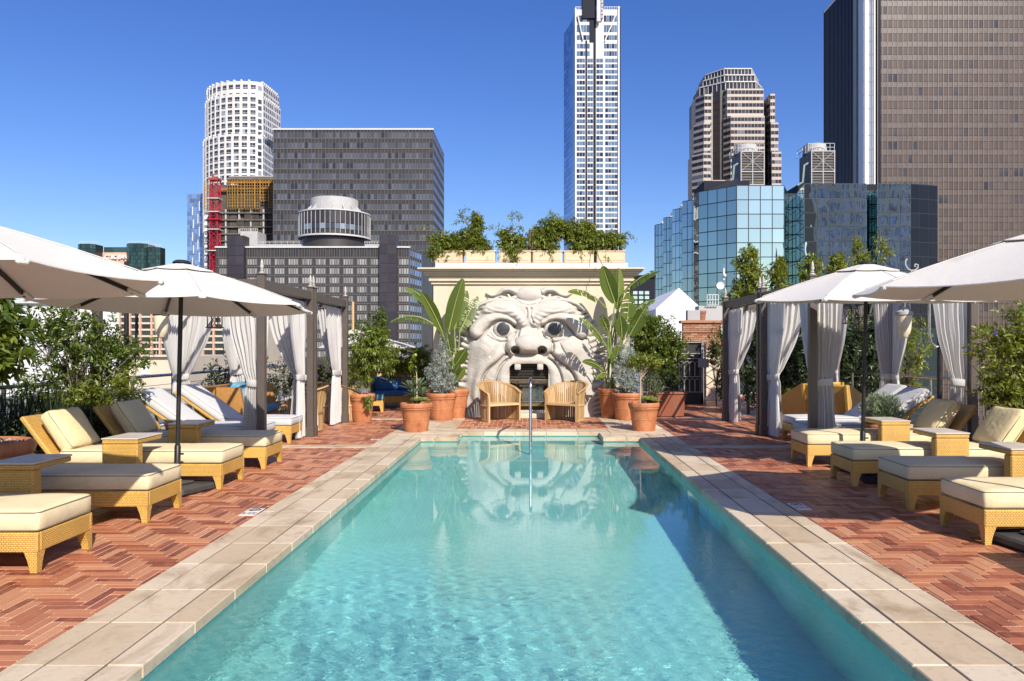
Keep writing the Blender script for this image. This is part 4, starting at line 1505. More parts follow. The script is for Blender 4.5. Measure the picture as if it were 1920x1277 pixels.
def cushion(name, mats, parent, L, W, H, r, loc, roty=0.0, piping=True, seed=0, bulge=0.012, jit=0.003, sag=0.0, rotz=0.0):
    me = weld(rounded_block(L, W, H, r, bulge=bulge, seed=seed, jit=jit, sag=sag).mesh(name, mats))
    o = link(name, me, parent, loc, (0, roty, rotz))
    if piping:
        m = MB()
        for z in (H / 2 - r * 0.35, -H / 2 + r * 0.35):
            x, y, c = L / 2 - r * 0.12, W / 2 - r * 0.12, r * 0.9
            pts = []
            for (cx, cy_, a0) in ((x - c, y - c, 0), (-x + c, y - c, 90), (-x + c, -y + c, 180), (x - c, -y + c, 270)):
                for k in range(4):
                    a = R(a0 + 30 * k)
                    pts.append((cx + c * math.cos(a), cy_ + c * math.sin(a), z))
            # straight runs get extra points so that the cord can follow the soft edge
            full = []
            for i, p in enumerate(pts):
                q = pts[(i + 1) % len(pts)]
                full.append(p)
                if (Vector(q) - Vector(p)).length > 0.2:
                    for k in range(1, 6): full.append(tuple(lerp(p[d], q[d], k / 6) for d in range(3)))
            full.append(full[0])
            m.tube(full, 0.0038, 5, cap=False)
        m.build('piping', M_PIPING, o, 60)
    return o

# ------------------------------------------------------------------ loungers
def leg_mesh(sx, sy, L, W, h=0.16, top=0.10, bot=0.052):
    """corner leg: flush outside, curving in on the inner faces"""
    m = MB()
    P = []
    for k in range(6):
        t = k / 5
        w = lerp(bot, top, t ** 1.6)
        z = h * t
        x1 = sx * (L / 2 - 0.003); x0 = x1 - sx * w
        y1 = sy * (W / 2 - 0.003); y0 = y1 - sy * w
        P.append([(x0, y0, z), (x1, y0, z), (x1, y1, z), (x0, y1, z)])
    if sx * sy < 0: P = [r[::-1] for r in P]
    m.grid(P, closed=True)
    m.add(P[0], [(3, 2, 1, 0)])
    return m

def make_lounger(kind):
    W = 0.70
    root = thing('sun_lounger', 'x', 'sun lounger', group=None)
    if kind == 'cream':
        L = 2.05
    else:
        L = 2.0
    cx = -L / 2
    f = MB()
    zt, zb = 0.285, 0.145
    f.box((cx, W / 2 - 0.02, (zt + zb) / 2), (L, 0.04, zt - zb), ch=0.008)
    f.box((cx, -W / 2 + 0.02, (zt + zb) / 2), (L, 0.04, zt - zb), ch=0.008)
    f.box((-0.02, 0, (zt + zb) / 2 + 0.001), (0.041, W - 0.083, zt - zb - 0.004), ch=0.006)
    f.box((-L + 0.02, 0, (zt + zb) / 2 + 0.001), (0.041, W - 0.083, zt - zb - 0.004), ch=0.006)
    f.box((cx, 0, zt - 0.03), (L - 0.09, W - 0.09, 0.03))
    f.build('frame', M_WICKER, root)
    for sx in (-1, 1):
        for sy in (-1, 1):
            o = leg_mesh(sx, sy, L, W).build('leg', M_WICKER, root)
            o.location.x = cx
    if kind == 'cream':
        SL = 1.84
        cushion('mattress', M_CREAM, root, SL, W - 0.01, 0.15, 0.035, (-SL / 2 + 0.005, 0, zt + 0.078), seed=rng.randint(0, 999), bulge=0.012, jit=0.0025)
        b = MB()
        a = Vector((-1.80, 0, 0.20)); e = Vector((-2.26, 0, 0.81))
        b.bar(a, e, 0.70, 0.055, ch=0.014)
        b2 = MB()
        d = (e - a)
        ang = math.atan2(d.x, d.z)
        b2.box(((a + e) / 2), (0.055, W, d.length), Matrix.Rotation(ang, 3, 'Y'), ch=0.014)
        b2.build('backrest', M_WICKER, root)
        cushion('pillow', M_PILLOW, root, 0.52, 0.60, 0.14, 0.045, (-1.895, 0, 0.64), roty=R(55), seed=rng.randint(0, 999), bulge=0.04, jit=0.006)
    else:
        SL = 1.18
        cushion('mattress', M_WHITE_F, root, SL, W - 0.01, 0.13, 0.035, (-SL / 2 + 0.005, 0, zt + 0.068), seed=rng.randint(0, 999), jit=0.002)
        a = Vector((-1.14, 0, zt + 0.0)); ang = R(35)
        BL = 0.98
        dirv = Vector((-math.cos(ang), 0, math.sin(ang)))
        nrm = Vector((math.sin(ang), 0, math.cos(ang)))
        mid = a + dirv * (BL / 2)
        fr = MB()
        for sy in (-1, 1):
            p = a + Vector((0, sy * (W / 2 - 0.03), 0))
            fr.bar(p, p + dirv * BL, 0.045, 0.045, ch=0.008)
        p = a + dirv * (BL - 0.03)
        fr.bar(p + Vector((0, -W / 2 + 0.055, 0)), p + Vector((0, W / 2 - 0.055, 0)), 0.04, 0.04)
        for k in range(6):
            p = a + dirv * (BL * (k + 0.6) / 6.8)
            fr.bar(p + Vector((0, -W / 2 + 0.055, 0)), p + Vector((0, W / 2 - 0.055, 0)), 0.02, 0.02)
        p = a + dirv * (BL * 0.66)
        for sy in (-1, 1):
            fr.bar(p + Vector((0, sy * 0.22, -0.01)), (p.x + 0.12, sy * 0.22, zt - 0.04), 0.025)
        fr.build('backrest', M_WICKER, root)
        c = mid + nrm * 0.09
        cushion('back_cushion', M_WHITE_F, root, BL, W - 0.02, 0.13, 0.035, c, roty=ang, seed=rng.randint(0, 999), jit=0.002)
    return root

loungers = {}
def lounger(kind, foot, yc, side, label, rz=0.0, group=None):
    if kind not in loungers:
        o = loungers[kind] = make_lounger(kind)
    else:
        o = copy_tree(loungers[kind])
    o.location = (foot, yc, 0)
    o.rotation_euler.z = (0.0 if side < 0 else math.pi) + rz
    o['label'] = label
    if group: o['group'] = group
    return o

G1 = 'cream wicker loungers along the pool'
for (y0, lab, fx) in ((5.43, 'wicker lounger with cream mattress nearest the camera, cut by the left picture edge', -3.50),
                      (6.99, 'cream wicker lounger on the left, in front of the left dark umbrella pole', -3.50),
                      (8.63, 'cream wicker lounger on the left with a sunlit straw pillow beside the wide clay bowl', -3.49),
                      (10.06, 'cream wicker lounger on the left with a shaded pillow, next to the white cabana loungers', -3.49)):
    lounger('cream', fx, y0 + 0.35, -1, lab, R(rng.uniform(-0.7, 0.7)), G1)
for (y0, lab, fx) in ((4.78, 'cream wicker lounger just outside the right picture edge, casting shade on the brick', 3.70),
                      (6.20, 'cream wicker lounger nearest the camera on the right, striped by a thin shadow', 3.66),
                      (7.53, 'cream wicker lounger second from the camera on the right, half in umbrella shade', 3.70),
                      (8.83, 'cream wicker lounger third from the camera on the right, its foot in shade', 3.70),
                      (10.29, 'cream wicker lounger on the right farthest from the camera, beside the right umbrella pole', 3.70)):
    lounger('cream', fx, y0 + 0.35, 1, lab, R(rng.uniform(-0.7, 0.7)), G1)
G2 = 'white loungers inside the cabanas'
lounger('white', -4.1, 11.95, -1, 'white lounger in the left cabana, nearer of the two with its back raised', 0.0, G2)
lounger('white', -4.02, 13.15, -1, 'white lounger in the left cabana, farther of the two with its back raised', 0.0, G2)
lounger('white', 4.22, 12.1, 1, 'white lounger in the right cabana, nearer one dappled by leaf shade', 0.0, G2)
lounger('white', 4.42, 13.2, 1, 'white lounger in the right cabana, farther one beside the orange cushion', 0.0, G2)

# ------------------------------------------------------------------ cantilevered wicker side tables
def make_table():
    root = thing('side_table', 'x', 'side table', group='wicker side tables between loungers')
    m = MB()
    m.box((0, 0.06, 0.285), (0.38, 0.12, 0.565), ch=0.012)
    m.build('base_panel', M_WICKER, root)
    m = MB()
    m.box((0, 0.27, 0.592), (0.38, 0.54, 0.046), ch=0.008)
    m.build('top_frame', M_WICKER, root)
    m = MB()
    m.box((0, 0.27, 0.624), (0.392, 0.552, 0.016), ch=0.004)
    m.build('tabletop', M_TABLETOP, root)
    return root
tb = None
for (x, y, lab) in ((-4.36, 6.42, 'wicker side table at the left picture edge, beside the nearest left lounger'),
                    (-4.38, 8.16, 'wicker side table left of the left umbrella pole, in front of the straw pillow lounger'),
                    (-4.42, 9.72, 'wicker side table behind the left umbrella pole, before the white cabana loungers'),
                    (4.76, 7.32, 'wicker side table at the right picture edge with a pale top'),
                    (4.76, 8.68, 'wicker side table on the right with a diagonal shadow across its front'),
                    (4.80, 10.12, 'wicker side table right of the right umbrella pole, before the clipped round plant')):
    if tb is None: o = tb = make_table()
    else: o = copy_tree(tb)
    o.location = (x, y, 0); o['label'] = lab

# ------------------------------------------------------------------ market umbrellas
def make_umbrella(Rr=1.47, z_rim=2.06, z_top=2.52, off=0.0):
    root = thing('market_umbrella', 'x', 'umbrella', group='white market umbrellas by the pool')
    b = MB()
    b.box((0, 0, 0.045), (0.62, 0.62, 0.08), ch=0.02)
    b.box((0, 0, 0.10), (0.26, 0.26, 0.03), ch=0.01)
    b.build('base', M_BASE, root)
    MB().lathe([(0.034, 0.115), (0.034, 0.5), (0.030, 0.505), (0.030, 0.52)], n=14).build('pole_sleeve', M_DARK_METAL, root, 40)
    MB().tube([(0, 0, 0.5), (0, 0, 1.5), (0, 0, z_top)], 0.024, 12).build('pole', M_DARK_METAL, root, 40)
    MB().tube([(0.03, 0, 0.42), (0.075, 0, 0.42)], 0.011, 8).build('knob', M_BLACK, root, 40)
    MB().lathe([(0.05, -0.03), (0.055, 0.0), (0.05, 0.03)], (0, 0, z_top - 0.20), 14).build('hub', M_DARK_METAL, root, 40)
    n = 8
    NS = 10
    def canopy_pts(r0, r1, zoff, edge_in=0.955):
        P = []
        for i in range(NS + 1):
            t = i / NS
            row = []
            for k in range(n):
                a0 = 2 * math.pi * (k + off) / n
                a1 = 2 * math.pi * (k + 1 + off) / n
                for s in range(6):
                    u = s / 6
                    r = lerp(r0, r1, t)
                    x = lerp(math.cos(a0), math.cos(a1), u) * r
                    y = lerp(math.sin(a0), math.sin(a1), u) * r
                    pull = 4 * u * (1 - u)
                    rr = r / Rr
                    z = lerp(z_top, z_rim, rr) + 0.05 * math.sin(math.pi * min(1, rr)) * 0.5
                    z -= 0.022 * pull * rr                       # cloth hangs a little between the ribs
                    k2 = 1 - 0.028 * pull * max(0, (t - 0.8) / 0.2)
                    row.append((x * k2, y * k2, z + zoff))
            P.append(row)
        return P
    m = MB()
    top = canopy_pts(0.18, Rr, 0.004)
    bot = canopy_pts(0.18, Rr, -0.004)
    m.grid(top, closed=True)
    m.grid(bot[::-1], closed=True)
    w = len(top[0])
    for j in range(w):
        k = (j + 1) % w
        m.add([top[-1][j], top[-1][k], bot[-1][k], bot[-1][j]], [(0, 3, 2, 1)])
    can = m.build('canopy', M_CANOPY, root, 22)
    m = MB()
    NS_ = NS
    vt = canopy_pts(0.03, 0.40, 0.030)
    vb = canopy_pts(0.03, 0.40, 0.024)
    m.grid(vt, closed=True); m.grid(vb[::-1], closed=True)
    for j in range(w):
        k = (j + 1) % w
        m.add([vt[-1][j], vt[-1][k], vb[-1][k], vb[-1][j]], [(0, 3, 2, 1)])
    m.build('vent', M_CANOPY, can, 22)
    MB().lathe([(0.10, z_top + 0.018), (0.085, z_top + 0.04), (0.06, z_top + 0.052), (0.0, z_top + 0.055)], n=16, cap=False).build('finial', M_BLACK, root, 40)
    for k in range(n):
        a = 2 * math.pi * (k + off) / n
        c, s = math.cos(a), math.sin(a)
        pts = []
        for i in range(6):
            r = lerp(0.06, Rr * 0.93, i / 5)
            rr = r / Rr
            pts.append((c * r, s * r, lerp(z_top, z_rim, rr) + 0.025 * math.sin(math.pi * rr) - 0.028))
        rb = MB()
        for i in range(5):
            rb.bar(pts[i], Vector(pts[i + 1]) + (Vector(pts[i + 1]) - Vector(pts[i])) * 0.02, 0.022, 0.030)
        ro = rb.build('rib', M_DARK_METAL, root)
        sm = MB().tube([(p[0], p[1], p[2] + 0.033 + 0.0015 * i) for i, p in enumerate(pts)][1:], 0.0035, 5)
        sm.build('seam', M_CANOPY, can)
        st = MB().bar((c * 0.05, s * 0.05, z_top - 0.19), (c * 0.42, s * 0.42, lerp(z_top, z_rim, 0.28) - 0.035), 0.013, 0.02)
        st.build('strut', M_DARK_METAL, ro)
        pk = MB().box((0, 0, 0), (0.16, 0.07, 0.035), ch=0.012)
        po = pk.build('rib_pocket', M_CANOPY, ro)
        po.location = (c * (Rr - 0.08), s * (Rr - 0.08), z_rim + 0.006)
        po.rotation_euler = (0, math.atan2(z_top - z_rim, Rr), a)
    return root
um = None
for (x, y, rz, tx, ty, dz, lab) in (
        (-3.93, 8.5, -13, -1.9, 0, 0.0, 'white market umbrella on the left with its whole dark pole in view'),
        (-3.99, 5.02, 10, -1.5, 0, 0.0, 'white market umbrella cut by the left picture edge, seen from below'),
        (4.3, 10.0, 4, 2.6, 0, 0.14, 'white market umbrella on the right with its dark pole between the loungers'),
        (4.1, 6.12, 10, 0.5, 0, 0.0, 'white market umbrella cut by the right picture edge, nearest on the right')):
    if um is None: o = um = make_umbrella()
    else: o = copy_tree(um)
    o.location = (x, y, 0)
    o.rotation_euler = (R(tx), R(ty), R(rz))
    if dz:
        for ch in o.children:
            if ch.name.split('.')[0] in ('canopy', 'rib', 'hub', 'finial'): ch.location.z += dz
            if ch.name.split('.')[0] == 'pole': ch.scale.z = (2.52 + dz) / 2.52
    o['label'] = lab
# ------------------------------------------------------------------ the fireplace building
def m_stucco(name, col, streak=0.35, scol=(0.38, 0.33, 0.25)):
    t = NT(name)
    v = t.pos()
    n1 = t.noise(t.scaled(v, (2.2, 2.2, 0.35)), 1.4, 6, 0.6)
    n2 = t.noise(v, 1.1, 4)
    c = t.mix(t.rng(n1, 0.52, 0.8, 0, streak), col, scol)
    c = t.mix(1.0, c, t.rng(n2, 0.3, 0.7, 0.93, 1.07), 'MULTIPLY')
    nm = t.bump(t.noise(v, 70, 4), 0.2, 0.004)
    return t.bsdf(c, 0.9, nm, spec=0.2)
M_STUCCO = m_stucco('cream_stucco', (0.58, 0.505, 0.385), 0.25)
M_PARAPET = m_stucco('pale_parapet', (0.58, 0.56, 0.52), 0.45, (0.30, 0.29, 0.27))

def m_stone():
    t = NT('carved_pale_stone')
    v = t.pos()
    n1 = t.noise(v, 2.6, 6, 0.62, 0.5)
    n2 = t.noise(v, 38, 5, 0.7)
    n3 = t.noise(t.scaled(v, (3, 3, 0.8)), 1.7, 4)
    c = t.mix(t.rng(n1, 0.55, 0.78, 0, 0.35), (0.48, 0.45, 0.405), (0.29, 0.265, 0.225))
    c = t.mix(t.rng(n2, 0.60, 0.75, 0, 0.42), c, (0.30, 0.265, 0.22))
    c = t.mix(t.rng(n3, 0.6, 0.85, 0, 0.3), c, (0.36, 0.33, 0.29))
    nm = t.bump(t.noise(v, 85, 5, 0.65), 0.35, 0.006)
    return t.bsdf(c, 0.9, nm, spec=0.2)
M_STONE = m_stone()
M_FIRE_DARK = plain('sooty_black', (0.022, 0.019, 0.016), 0.6, 0.3, 6)
M_BRASS = plain('aged_brass', (0.30, 0.20, 0.075), 0.4, 0.15, 12, 0.0, 0.85)
M_FIREBRICK = plain('tan_firebrick', (0.23, 0.17, 0.115), 0.85, 0.35, 5, 0.2)
M_LAVA = plain('red_lava_rock', (0.16, 0.07, 0.05), 0.9, 0.4, 30, 0.2)
M_PUPIL = plain('dark_mosaic_pupil', (0.045, 0.045, 0.048), 0.3, 0.6, 60, 0.2)

WY = 17.9
WX0, WX1 = -2.29, 2.28
def fireplace_building():
    root = thing('fireplace_building', 'cream stucco garden building with a stepped cornice behind the giant stone face', 'building')
    zt = 3.06
    m = MB().box(((WX0 + WX1) / 2, WY + 1.4, zt / 2 + 0.0), (WX1 - WX0, 2.8, zt))
    m.build('wall', M_STUCCO, root)
    steps = [(3.06, 3.13, 0.05), (3.13, 3.19, 0.10), (3.19, 3.255, 0.09), (3.255, 3.275, 0.17), (3.275, 3.30, 0.19), (3.30, 3.345, 0.215), (3.345, 3.385, 0.275), (3.385, 3.425, 0.33)]
    for i, (za, zb, o) in enumerate(steps):
        x0, x1, y0, y1 = WX0 - o, WX1 + o - (0.03 if o > .3 else 0), WY - o, WY + 2.8 + o
        MB().box(((x0 + x1) / 2, (y0 + y1) / 2, (za + zb) / 2), (x1 - x0, y1 - y0, zb - za - 0.0005), ch=0.007).build('cornice_moulding', M_STUCCO, root)
    MB().box(((WX0 + WX1) / 2, WY + 1.4, 3.50), (WX1 - WX0 - 0.06, 2.7, 0.149), ch=0.01).build('parapet', M_PARAPET, root)
    # hearth step
    MB().box((0.0, WY - 0.03 - 0.35, 0.055), (1.1, 0.7, 0.11), ch=0.015).build('hearth_step', M_STUCCO, root)
    return root
fireplace_building()

# ------------------------------------------------------------------ the giant face: a carved relief, modelled as a height field
S = 0.002855                                              # metres per drawing unit
def U2X(u): return (u - 668) * S
def V2Z(v): return 1.6 - (v - 600) * S

def seg_dist(U, V, pts):
    """distance to a polyline and the running position 0..1 along it"""
    best = np.full(U.shape, 1e9); tt = np.zeros(U.shape)
    L = [0.0]
    for a, b in zip(pts[:-1], pts[1:]): L.append(L[-1] + math.hypot(b[0] - a[0], b[1] - a[1]))
    for i, (a, b) in enumerate(zip(pts[:-1], pts[1:])):
        dx, dy = b[0] - a[0], b[1] - a[1]
        q = max(1e-9, dx * dx + dy * dy)
        t = np.clip(((U - a[0]) * dx + (V - a[1]) * dy) / q, 0, 1)
        d = np.hypot(U - a[0] - t * dx, V - a[1] - t * dy)
        k = d < best
        best = np.where(k, d, best)
        tt = np.where(k, (L[i] + t * (L[i + 1] - L[i])) / L[-1], tt)
    return best, tt

def smooth_pts(pts, n=8):
    out = []
    P = [pts[0]] + list(pts) + [pts[-1]]
    for i in range(1, len(P) - 2):
        for k in range(n):
            t = k / n
            q = []
            for d in range(2):
                a, b, c, e = P[i - 1][d], P[i][d], P[i + 1][d], P[i + 2][d]
                q.append(0.5 * ((2 * b) + (-a + c) * t + (2 * a - 5 * b + 4 * c - e) * t * t + (-a + 3 * b - 3 * c + e) * t ** 3))
            out.append(tuple(q))
    out.append(pts[-1])
    return out

def sstep(x, a, b):
    t = np.clip((x - a) / (b - a), 0, 1)
    return t * t * (3 - 2 * t)

def stone_face():
    root = thing('stone_face_fireplace', 'giant pale stone grotesque face with a wide open mouth framing a fireplace', 'sculpture')
    step = 4.0
    us = np.arange(10, 1312, step); vs = np.arange(96, 1166, step)
    U, V = np.meshgrid(us, vs)
    CU = 645.0
    M = np.abs(U - CU)                                     # mirrored coordinate
    def gauss(cu, cv, su, sv, h, both=True):
        uu = M if both else U - CU
        return h * np.exp(-((uu - cu) / su) ** 2 - ((V - cv) / sv) ** 2)
    def ridge(pts, w, h, p=2.0, both=True):
        d, t = seg_dist(M if both else U - CU, V, smooth_pts(pts))
        return h * np.exp(-(d / w) ** p), d, t
    def tube_r(pts, w0, w1, h0, h1, both=True):
        """half-round sausage whose width and height change along it"""
        d, t = seg_dist(M if both else U - CU, V, smooth_pts(pts))
        w = w0 + (w1 - w0) * t
        return (h0 + (h1 - h0) * t) * np.sqrt(np.clip(1 - (d / w) ** 2, 0, 1)), d, t
    # outline: half width as a function of v
    vv = [100, 185, 215, 260, 320, 400, 500, 600, 700, 800, 900, 1000, 1100, 1166]
    hw = [330, 345, 395, 455, 500, 540, 572, 590, 600, 608, 614, 622, 630, 632]
    HW = np.interp(V, vv, hw)
    edge = HW - M
    # mane: wavy locks of varying length that curl at the rim
    lock = np.sin(V / 7.6 + 0.030 * (M - 480) + 1.5 * np.sin(V / 61.0 + 0.9) + 0.9 * np.sin(M / 21.0 + V / 90.0))
    lock2 = np.sin(V / 13.5 - 0.022 * (M - 480) + 2.0 * np.sin(V / 83.0))
    edge_w = edge + (15 * lock + 8 * lock2) * (V > 255)
    D = 0.15 * sstep(edge_w, 0, 40) + 0.07 * sstep(edge, 70, 140)
    mane = sstep(edge, -20, 12) * (1 - sstep(edge, 82, 118)) * (V > 255)
    D += mane * (0.022 * np.sign(lock) * np.abs(lock) ** 0.7 + 0.006 * lock2 - 0.13 * np.clip(np.abs(lock) - 0.62, 0, 1) * (lock < 0))
    # the head proper: a broad shallow dome
    r = np.sqrt((M / 560.0) ** 2 + ((V - 680) / 590.0) ** 2)
    D += 0.20 * np.clip(1 - r ** 2, 0, 1) ** 0.6 * sstep(edge, 60, 220)
    # forehead band that ends in a crisp edge under the knob
    yl_m = [0, 70, 150, 230, 320, 390, 450, 620]
    yl_v = [268, 256, 236, 226, 240, 268, 312, 440]
    yline = np.interp(M, yl_m, yl_v)
    above = sstep(yline - V, -3, 5)
    capt = np.interp(M, [0, 100, 140, 330, 400, 460], [120, 140, 196, 206, 242, 300])
    Dc = (0.12 + 0.10 * sstep(V, 165, 240)) * sstep(V - capt, -6, 10) * (M < 470)
    D = D * (1 - above) + above * Dc
    D += ridge([(0, 252), (70, 240), (150, 221), (230, 211), (320, 225), (390, 253), (450, 298)], 13, 0.06)[0]
    # second brow band: forehead skin between band and hair
    D += ridge([(0, 300), (90, 285), (180, 262), (270, 262), (350, 290), (420, 340)], 34, 0.015)[0]
    k = np.clip(1 - (M / 108) ** 2 - ((V - 172) / 66) ** 2, 0, 1)
    D = np.maximum(D, (0.12 + 0.17 * np.sqrt(k)) * (k > 0))
    D -= ridge([(70, 240), (110, 205), (112, 140)], 5.5, 0.057)[0]
    for (pts, w0, w1, h0, h1) in (([(112, 150), (150, 133), (205, 136), (250, 166), (300, 180), (345, 162)], 29, 8, 0.24, 0.10),
                                  ([(112, 195), (150, 205), (168, 178)], 22, 15, 0.2, 0.16),
                                  ([(180, 205), (240, 190), (290, 208), (335, 204)], 18, 7, 0.18, 0.09)):
        q, d, t = tube_r(pts, w0, w1, h0, h1)
        D = np.maximum(D, q * (d < np.maximum(w0, w1)))
    D -= ridge([(150, 160), (205, 160), (245, 184), (290, 192)], 5.5, 0.0475)[0] * (D > 0.08)
    # eye sockets cut deep under the brows
    D -= gauss(206, 452, 112, 84, 0.20)
    D -= gauss(150, 425, 60, 50, 0.08)
    # combed eyebrow hair, sweeping up and out from the nose bridge
    q, d, t = ridge([(58, 402), (95, 355), (160, 318), (240, 302), (310, 300), (342, 292)], 40, 0.155, 3.0)
    comb = np.sin((V * 0.92 - M * (0.55 - 0.5 * t)) / 5.2)
    D += q * (1 - 0.35 * t) * (1 + 0.09 * comb)
    D -= ridge([(100, 420), (150, 372), (240, 346), (330, 330)], 6.3, 0.0475)[0]
    # heavy brow lobes that hang over the outer eye like rolled cloth
    q, d, t = tube_r([(112, 402), (170, 368), (250, 358), (330, 384), (392, 432), (420, 470)], 24, 66, 0.24, 0.30)
    lob = (d < 24 + 42 * t)
    D = np.where(lob, np.maximum(D, 0.24 + q * 0.85), D)
    D += np.where(lob, 0.003 * np.sin(d / 5.0 + t * 9), 0)
    D -= ridge([(112, 436), (170, 398), (236, 384), (290, 404), (330, 452), (372, 508), (430, 540)], 7.2, 0.1045)[0]
    D -= ridge([(476, 430), (486, 472), (468, 522), (430, 536)], 7, 0.05)[0]
    # eyeballs and rims
    k = np.clip(1 - ((M - 204) / 84) ** 2 - ((V - 456) / 72) ** 2, 0, 1)
    D = np.where(k > 0, np.maximum(D, 0.26 + 0.15 * np.sqrt(k)), D)
    D += ridge([(118, 468), (145, 515), (205, 540), (262, 522), (302, 478)], 9, 0.05)[0]
    D -= ridge([(108, 480), (140, 538), (205, 560), (272, 546), (335, 506)], 6.3, 0.057)[0]
    D += ridge([(130, 556), (200, 582), (290, 566), (370, 532)], 24, 0.02)[0]
    # cheeks
    D += gauss(335, 606, 130, 98, 0.15)
    D += gauss(300, 790, 150, 170, 0.06)
    D -= ridge([(246, 570), (272, 625), (306, 672)], 7, 0.05)[0]
    # nose: bridge, ball and wings
    nw = np.interp(V, [370, 440, 520, 600], [64, 72, 92, 120])
    D = np.maximum(D, (0.36 + 0.28 * sstep(V, 390, 600)) * sstep(nw + 18 - M, 0, 36) * (1 - sstep(V, 640, 660)) * sstep(V, 372, 425))
    k = np.clip(1 - (M / 128) ** 2 - ((V - 580) / 84) ** 2, 0, 1)
    D = np.maximum(D, (0.46 + 0.32 * np.sqrt(k)) * (k > 0))
    k = np.clip(1 - ((M - 122) / 66) ** 2 - ((V - 598) / 66) ** 2, 0, 1)
    D = np.maximum(D, (0.36 + 0.30 * np.sqrt(k)) * (k > 0))
    nos = np.clip(1 - ((M - 106) / 40) ** 2 - ((V - 622) / 33) ** 2, 0, 1)
    D -= 0.40 * sstep(nos, 0.0, 0.4)
    D -= ridge([(0, 652), (55, 656), (108, 636)], 14.4, 0.209)[0]
    D -= ridge([(140, 682), (184, 640), (196, 585), (180, 530)], 8.1, 0.114)[0]
    # frown knot between the brows
    D += gauss(0, 352, 36, 50, 0.08)
    D -= ridge([(20, 290), (14, 345), (36, 405)], 7.2, 0.0665)[0]
    # folds from the nose to beside the mouth
    D -= ridge([(178, 650), (240, 712), (322, 775), (372, 856), (392, 960), (396, 1160)], 9, 0.1235)[0]
    D += ridge([(215, 640), (280, 700), (362, 765), (412, 850), (432, 960), (438, 1160)], 30, 0.075)[0]
    # lips: the arch round the mouth
    q, d, t = tube_r([(216, 1166), (214, 1000), (206, 850), (186, 774), (140, 728), (70, 706), (0, 702)], 62, 58, 0.20, 0.28)
    D = np.where(q > 0.0, np.maximum(D, 0.24 + q), D)
    D -= ridge([(284, 1166), (280, 1000), (266, 860), (236, 770), (196, 716), (150, 686)], 8.1, 0.114)[0]
    D *= 0.86
    # weathering and tool marks
    ns = np.zeros(U.shape)
    for (fx, fy, a, p) in ((0.021, 0.017, 0.006, 0.3), (0.047, 0.038, 0.004, 1.7), (0.09, 0.11, 0.002, 2.2)):
        ns += a * np.sin(U * fx + p + 2 * np.sin(V * fy * 0.7)) * np.sin(V * fy + 1.1 * p + 1.5 * np.sin(U * fx * 0.6))
    D += ns * sstep(edge, 20, 80) + nrng.normal(0, 0.0010, U.shape)
    D = np.where((edge_w < -4) & (V > yline - 2), -0.06, D)
    D = np.where((D < 0.015), -0.06, D)
    # mouth opening
    MW, MT = 158.0, 728.0
    inm = (M < MW) & (V > MT) & ~((M > MW - 46) & (V < MT + 46) & ((M - (MW - 46)) ** 2 + (V - (MT + 46)) ** 2 > 46 ** 2)) & (V < 1105)
    nv, nu = U.shape
    Xw = U2X(U); Zw = np.maximum(V2Z(V), -0.01); Yw = WY - D
    verts = np.stack([Xw, Yw, Zw], -1).reshape(-1, 3)
    idx = np.arange(nv * nu).reshape(nv, nu)
    a, b, c, d_ = idx[:-1, :-1], idx[:-1, 1:], idx[1:, 1:], idx[1:, :-1]
    hole = inm[:-1, :-1] & inm[:-1, 1:] & inm[1:, 1:] & inm[1:, :-1]
    behind = (D[:-1, :-1] < -0.03) & (D[:-1, 1:] < -0.03) & (D[1:, 1:] < -0.03) & (D[1:, :-1] < -0.03)
    keep = ~(hole | behind)
    faces = np.stack([a[keep], d_[keep], c[keep], b[keep]], -1)
    used = np.unique(faces)
    remap = np.full(nv * nu, -1); remap[used] = np.arange(len(used))
    me = bpy.data.meshes.new('face')
    me.from_pydata(verts[used].tolist(), [], remap[faces].tolist())
    me.materials.append(M_STONE)
    me.polygons.foreach_set('use_smooth', [True] * len(me.polygons))
    me.update()
    link('face', me, root)
    # pupils, set on the eyeballs
    for sg in (-1, 1):
        cu, cv = CU + sg * 205, 452
        m = MB().lathe([(0.150, 0.0), (0.148, 0.03), (0.10, 0.046), (0.0, 0.05)], n=30, cap=False)
        o = m.build('pupil', M_PUPIL, root, 40)
        o.location = (U2X(cu), WY - 0.325, V2Z(cv)); o.rotation_euler = (R(90), 0, 0)
    # teeth
    for (cu, w) in ((555, 52), (735, 50)):
        me = weld(rounded_block(w * S, 0.13, 0.15, 0.03, 6, 4, 4).mesh('tooth', M_STONE))
        link('tooth', me, root, (U2X(cu), WY - 0.36, V2Z(757)))
    # reveal of the mouth and the firebox
    x0, x1 = U2X(CU - MW) - 0.015, U2X(CU + MW) + 0.015
    zt, zb = V2Z(MT) + 0.02, 0.11
    m = MB()
    yf, yb = WY - 0.32, WY - 0.03
    m.box((x0 - 0.03, (yf + yb) / 2, (zt + zb) / 2), (0.05, yb - yf, zt - zb))
    m.box((x1 + 0.03, (yf + yb) / 2, (zt + zb) / 2), (0.05, yb - yf, zt - zb))
    m.box(((x0 + x1) / 2, (yf + yb) / 2, zt + 0.03), (x1 - x0 + 0.1, yb - yf, 0.05))
    m.build('mouth_reveal', M_FIRE_DARK, root)
    bx = MB()
    yy = WY - 0.012
    bx.box(((x0 + x1) / 2, yy, (zt + zb) / 2), (x1 - x0, 0.02, zt - zb))
    bx.build('firebox_back', M_FIREBRICK, root)
    zl = V2Z(862)
    for i in range(5):
        z = lerp(zl + 0.03, zt - 0.05, (i + 0.5) / 5)
        MB().box(((x0 + x1) / 2, yf + 0.10 + 0.02 * (i % 2), z), (x1 - x0 - 0.01, 0.03, (zt - zl - 0.08) / 5 * 0.8), Euler((R(12), 0, 0)), ch=0.004).build('louver', M_FIRE_DARK, root)
    fr = MB()
    zf0 = V2Z(1075)
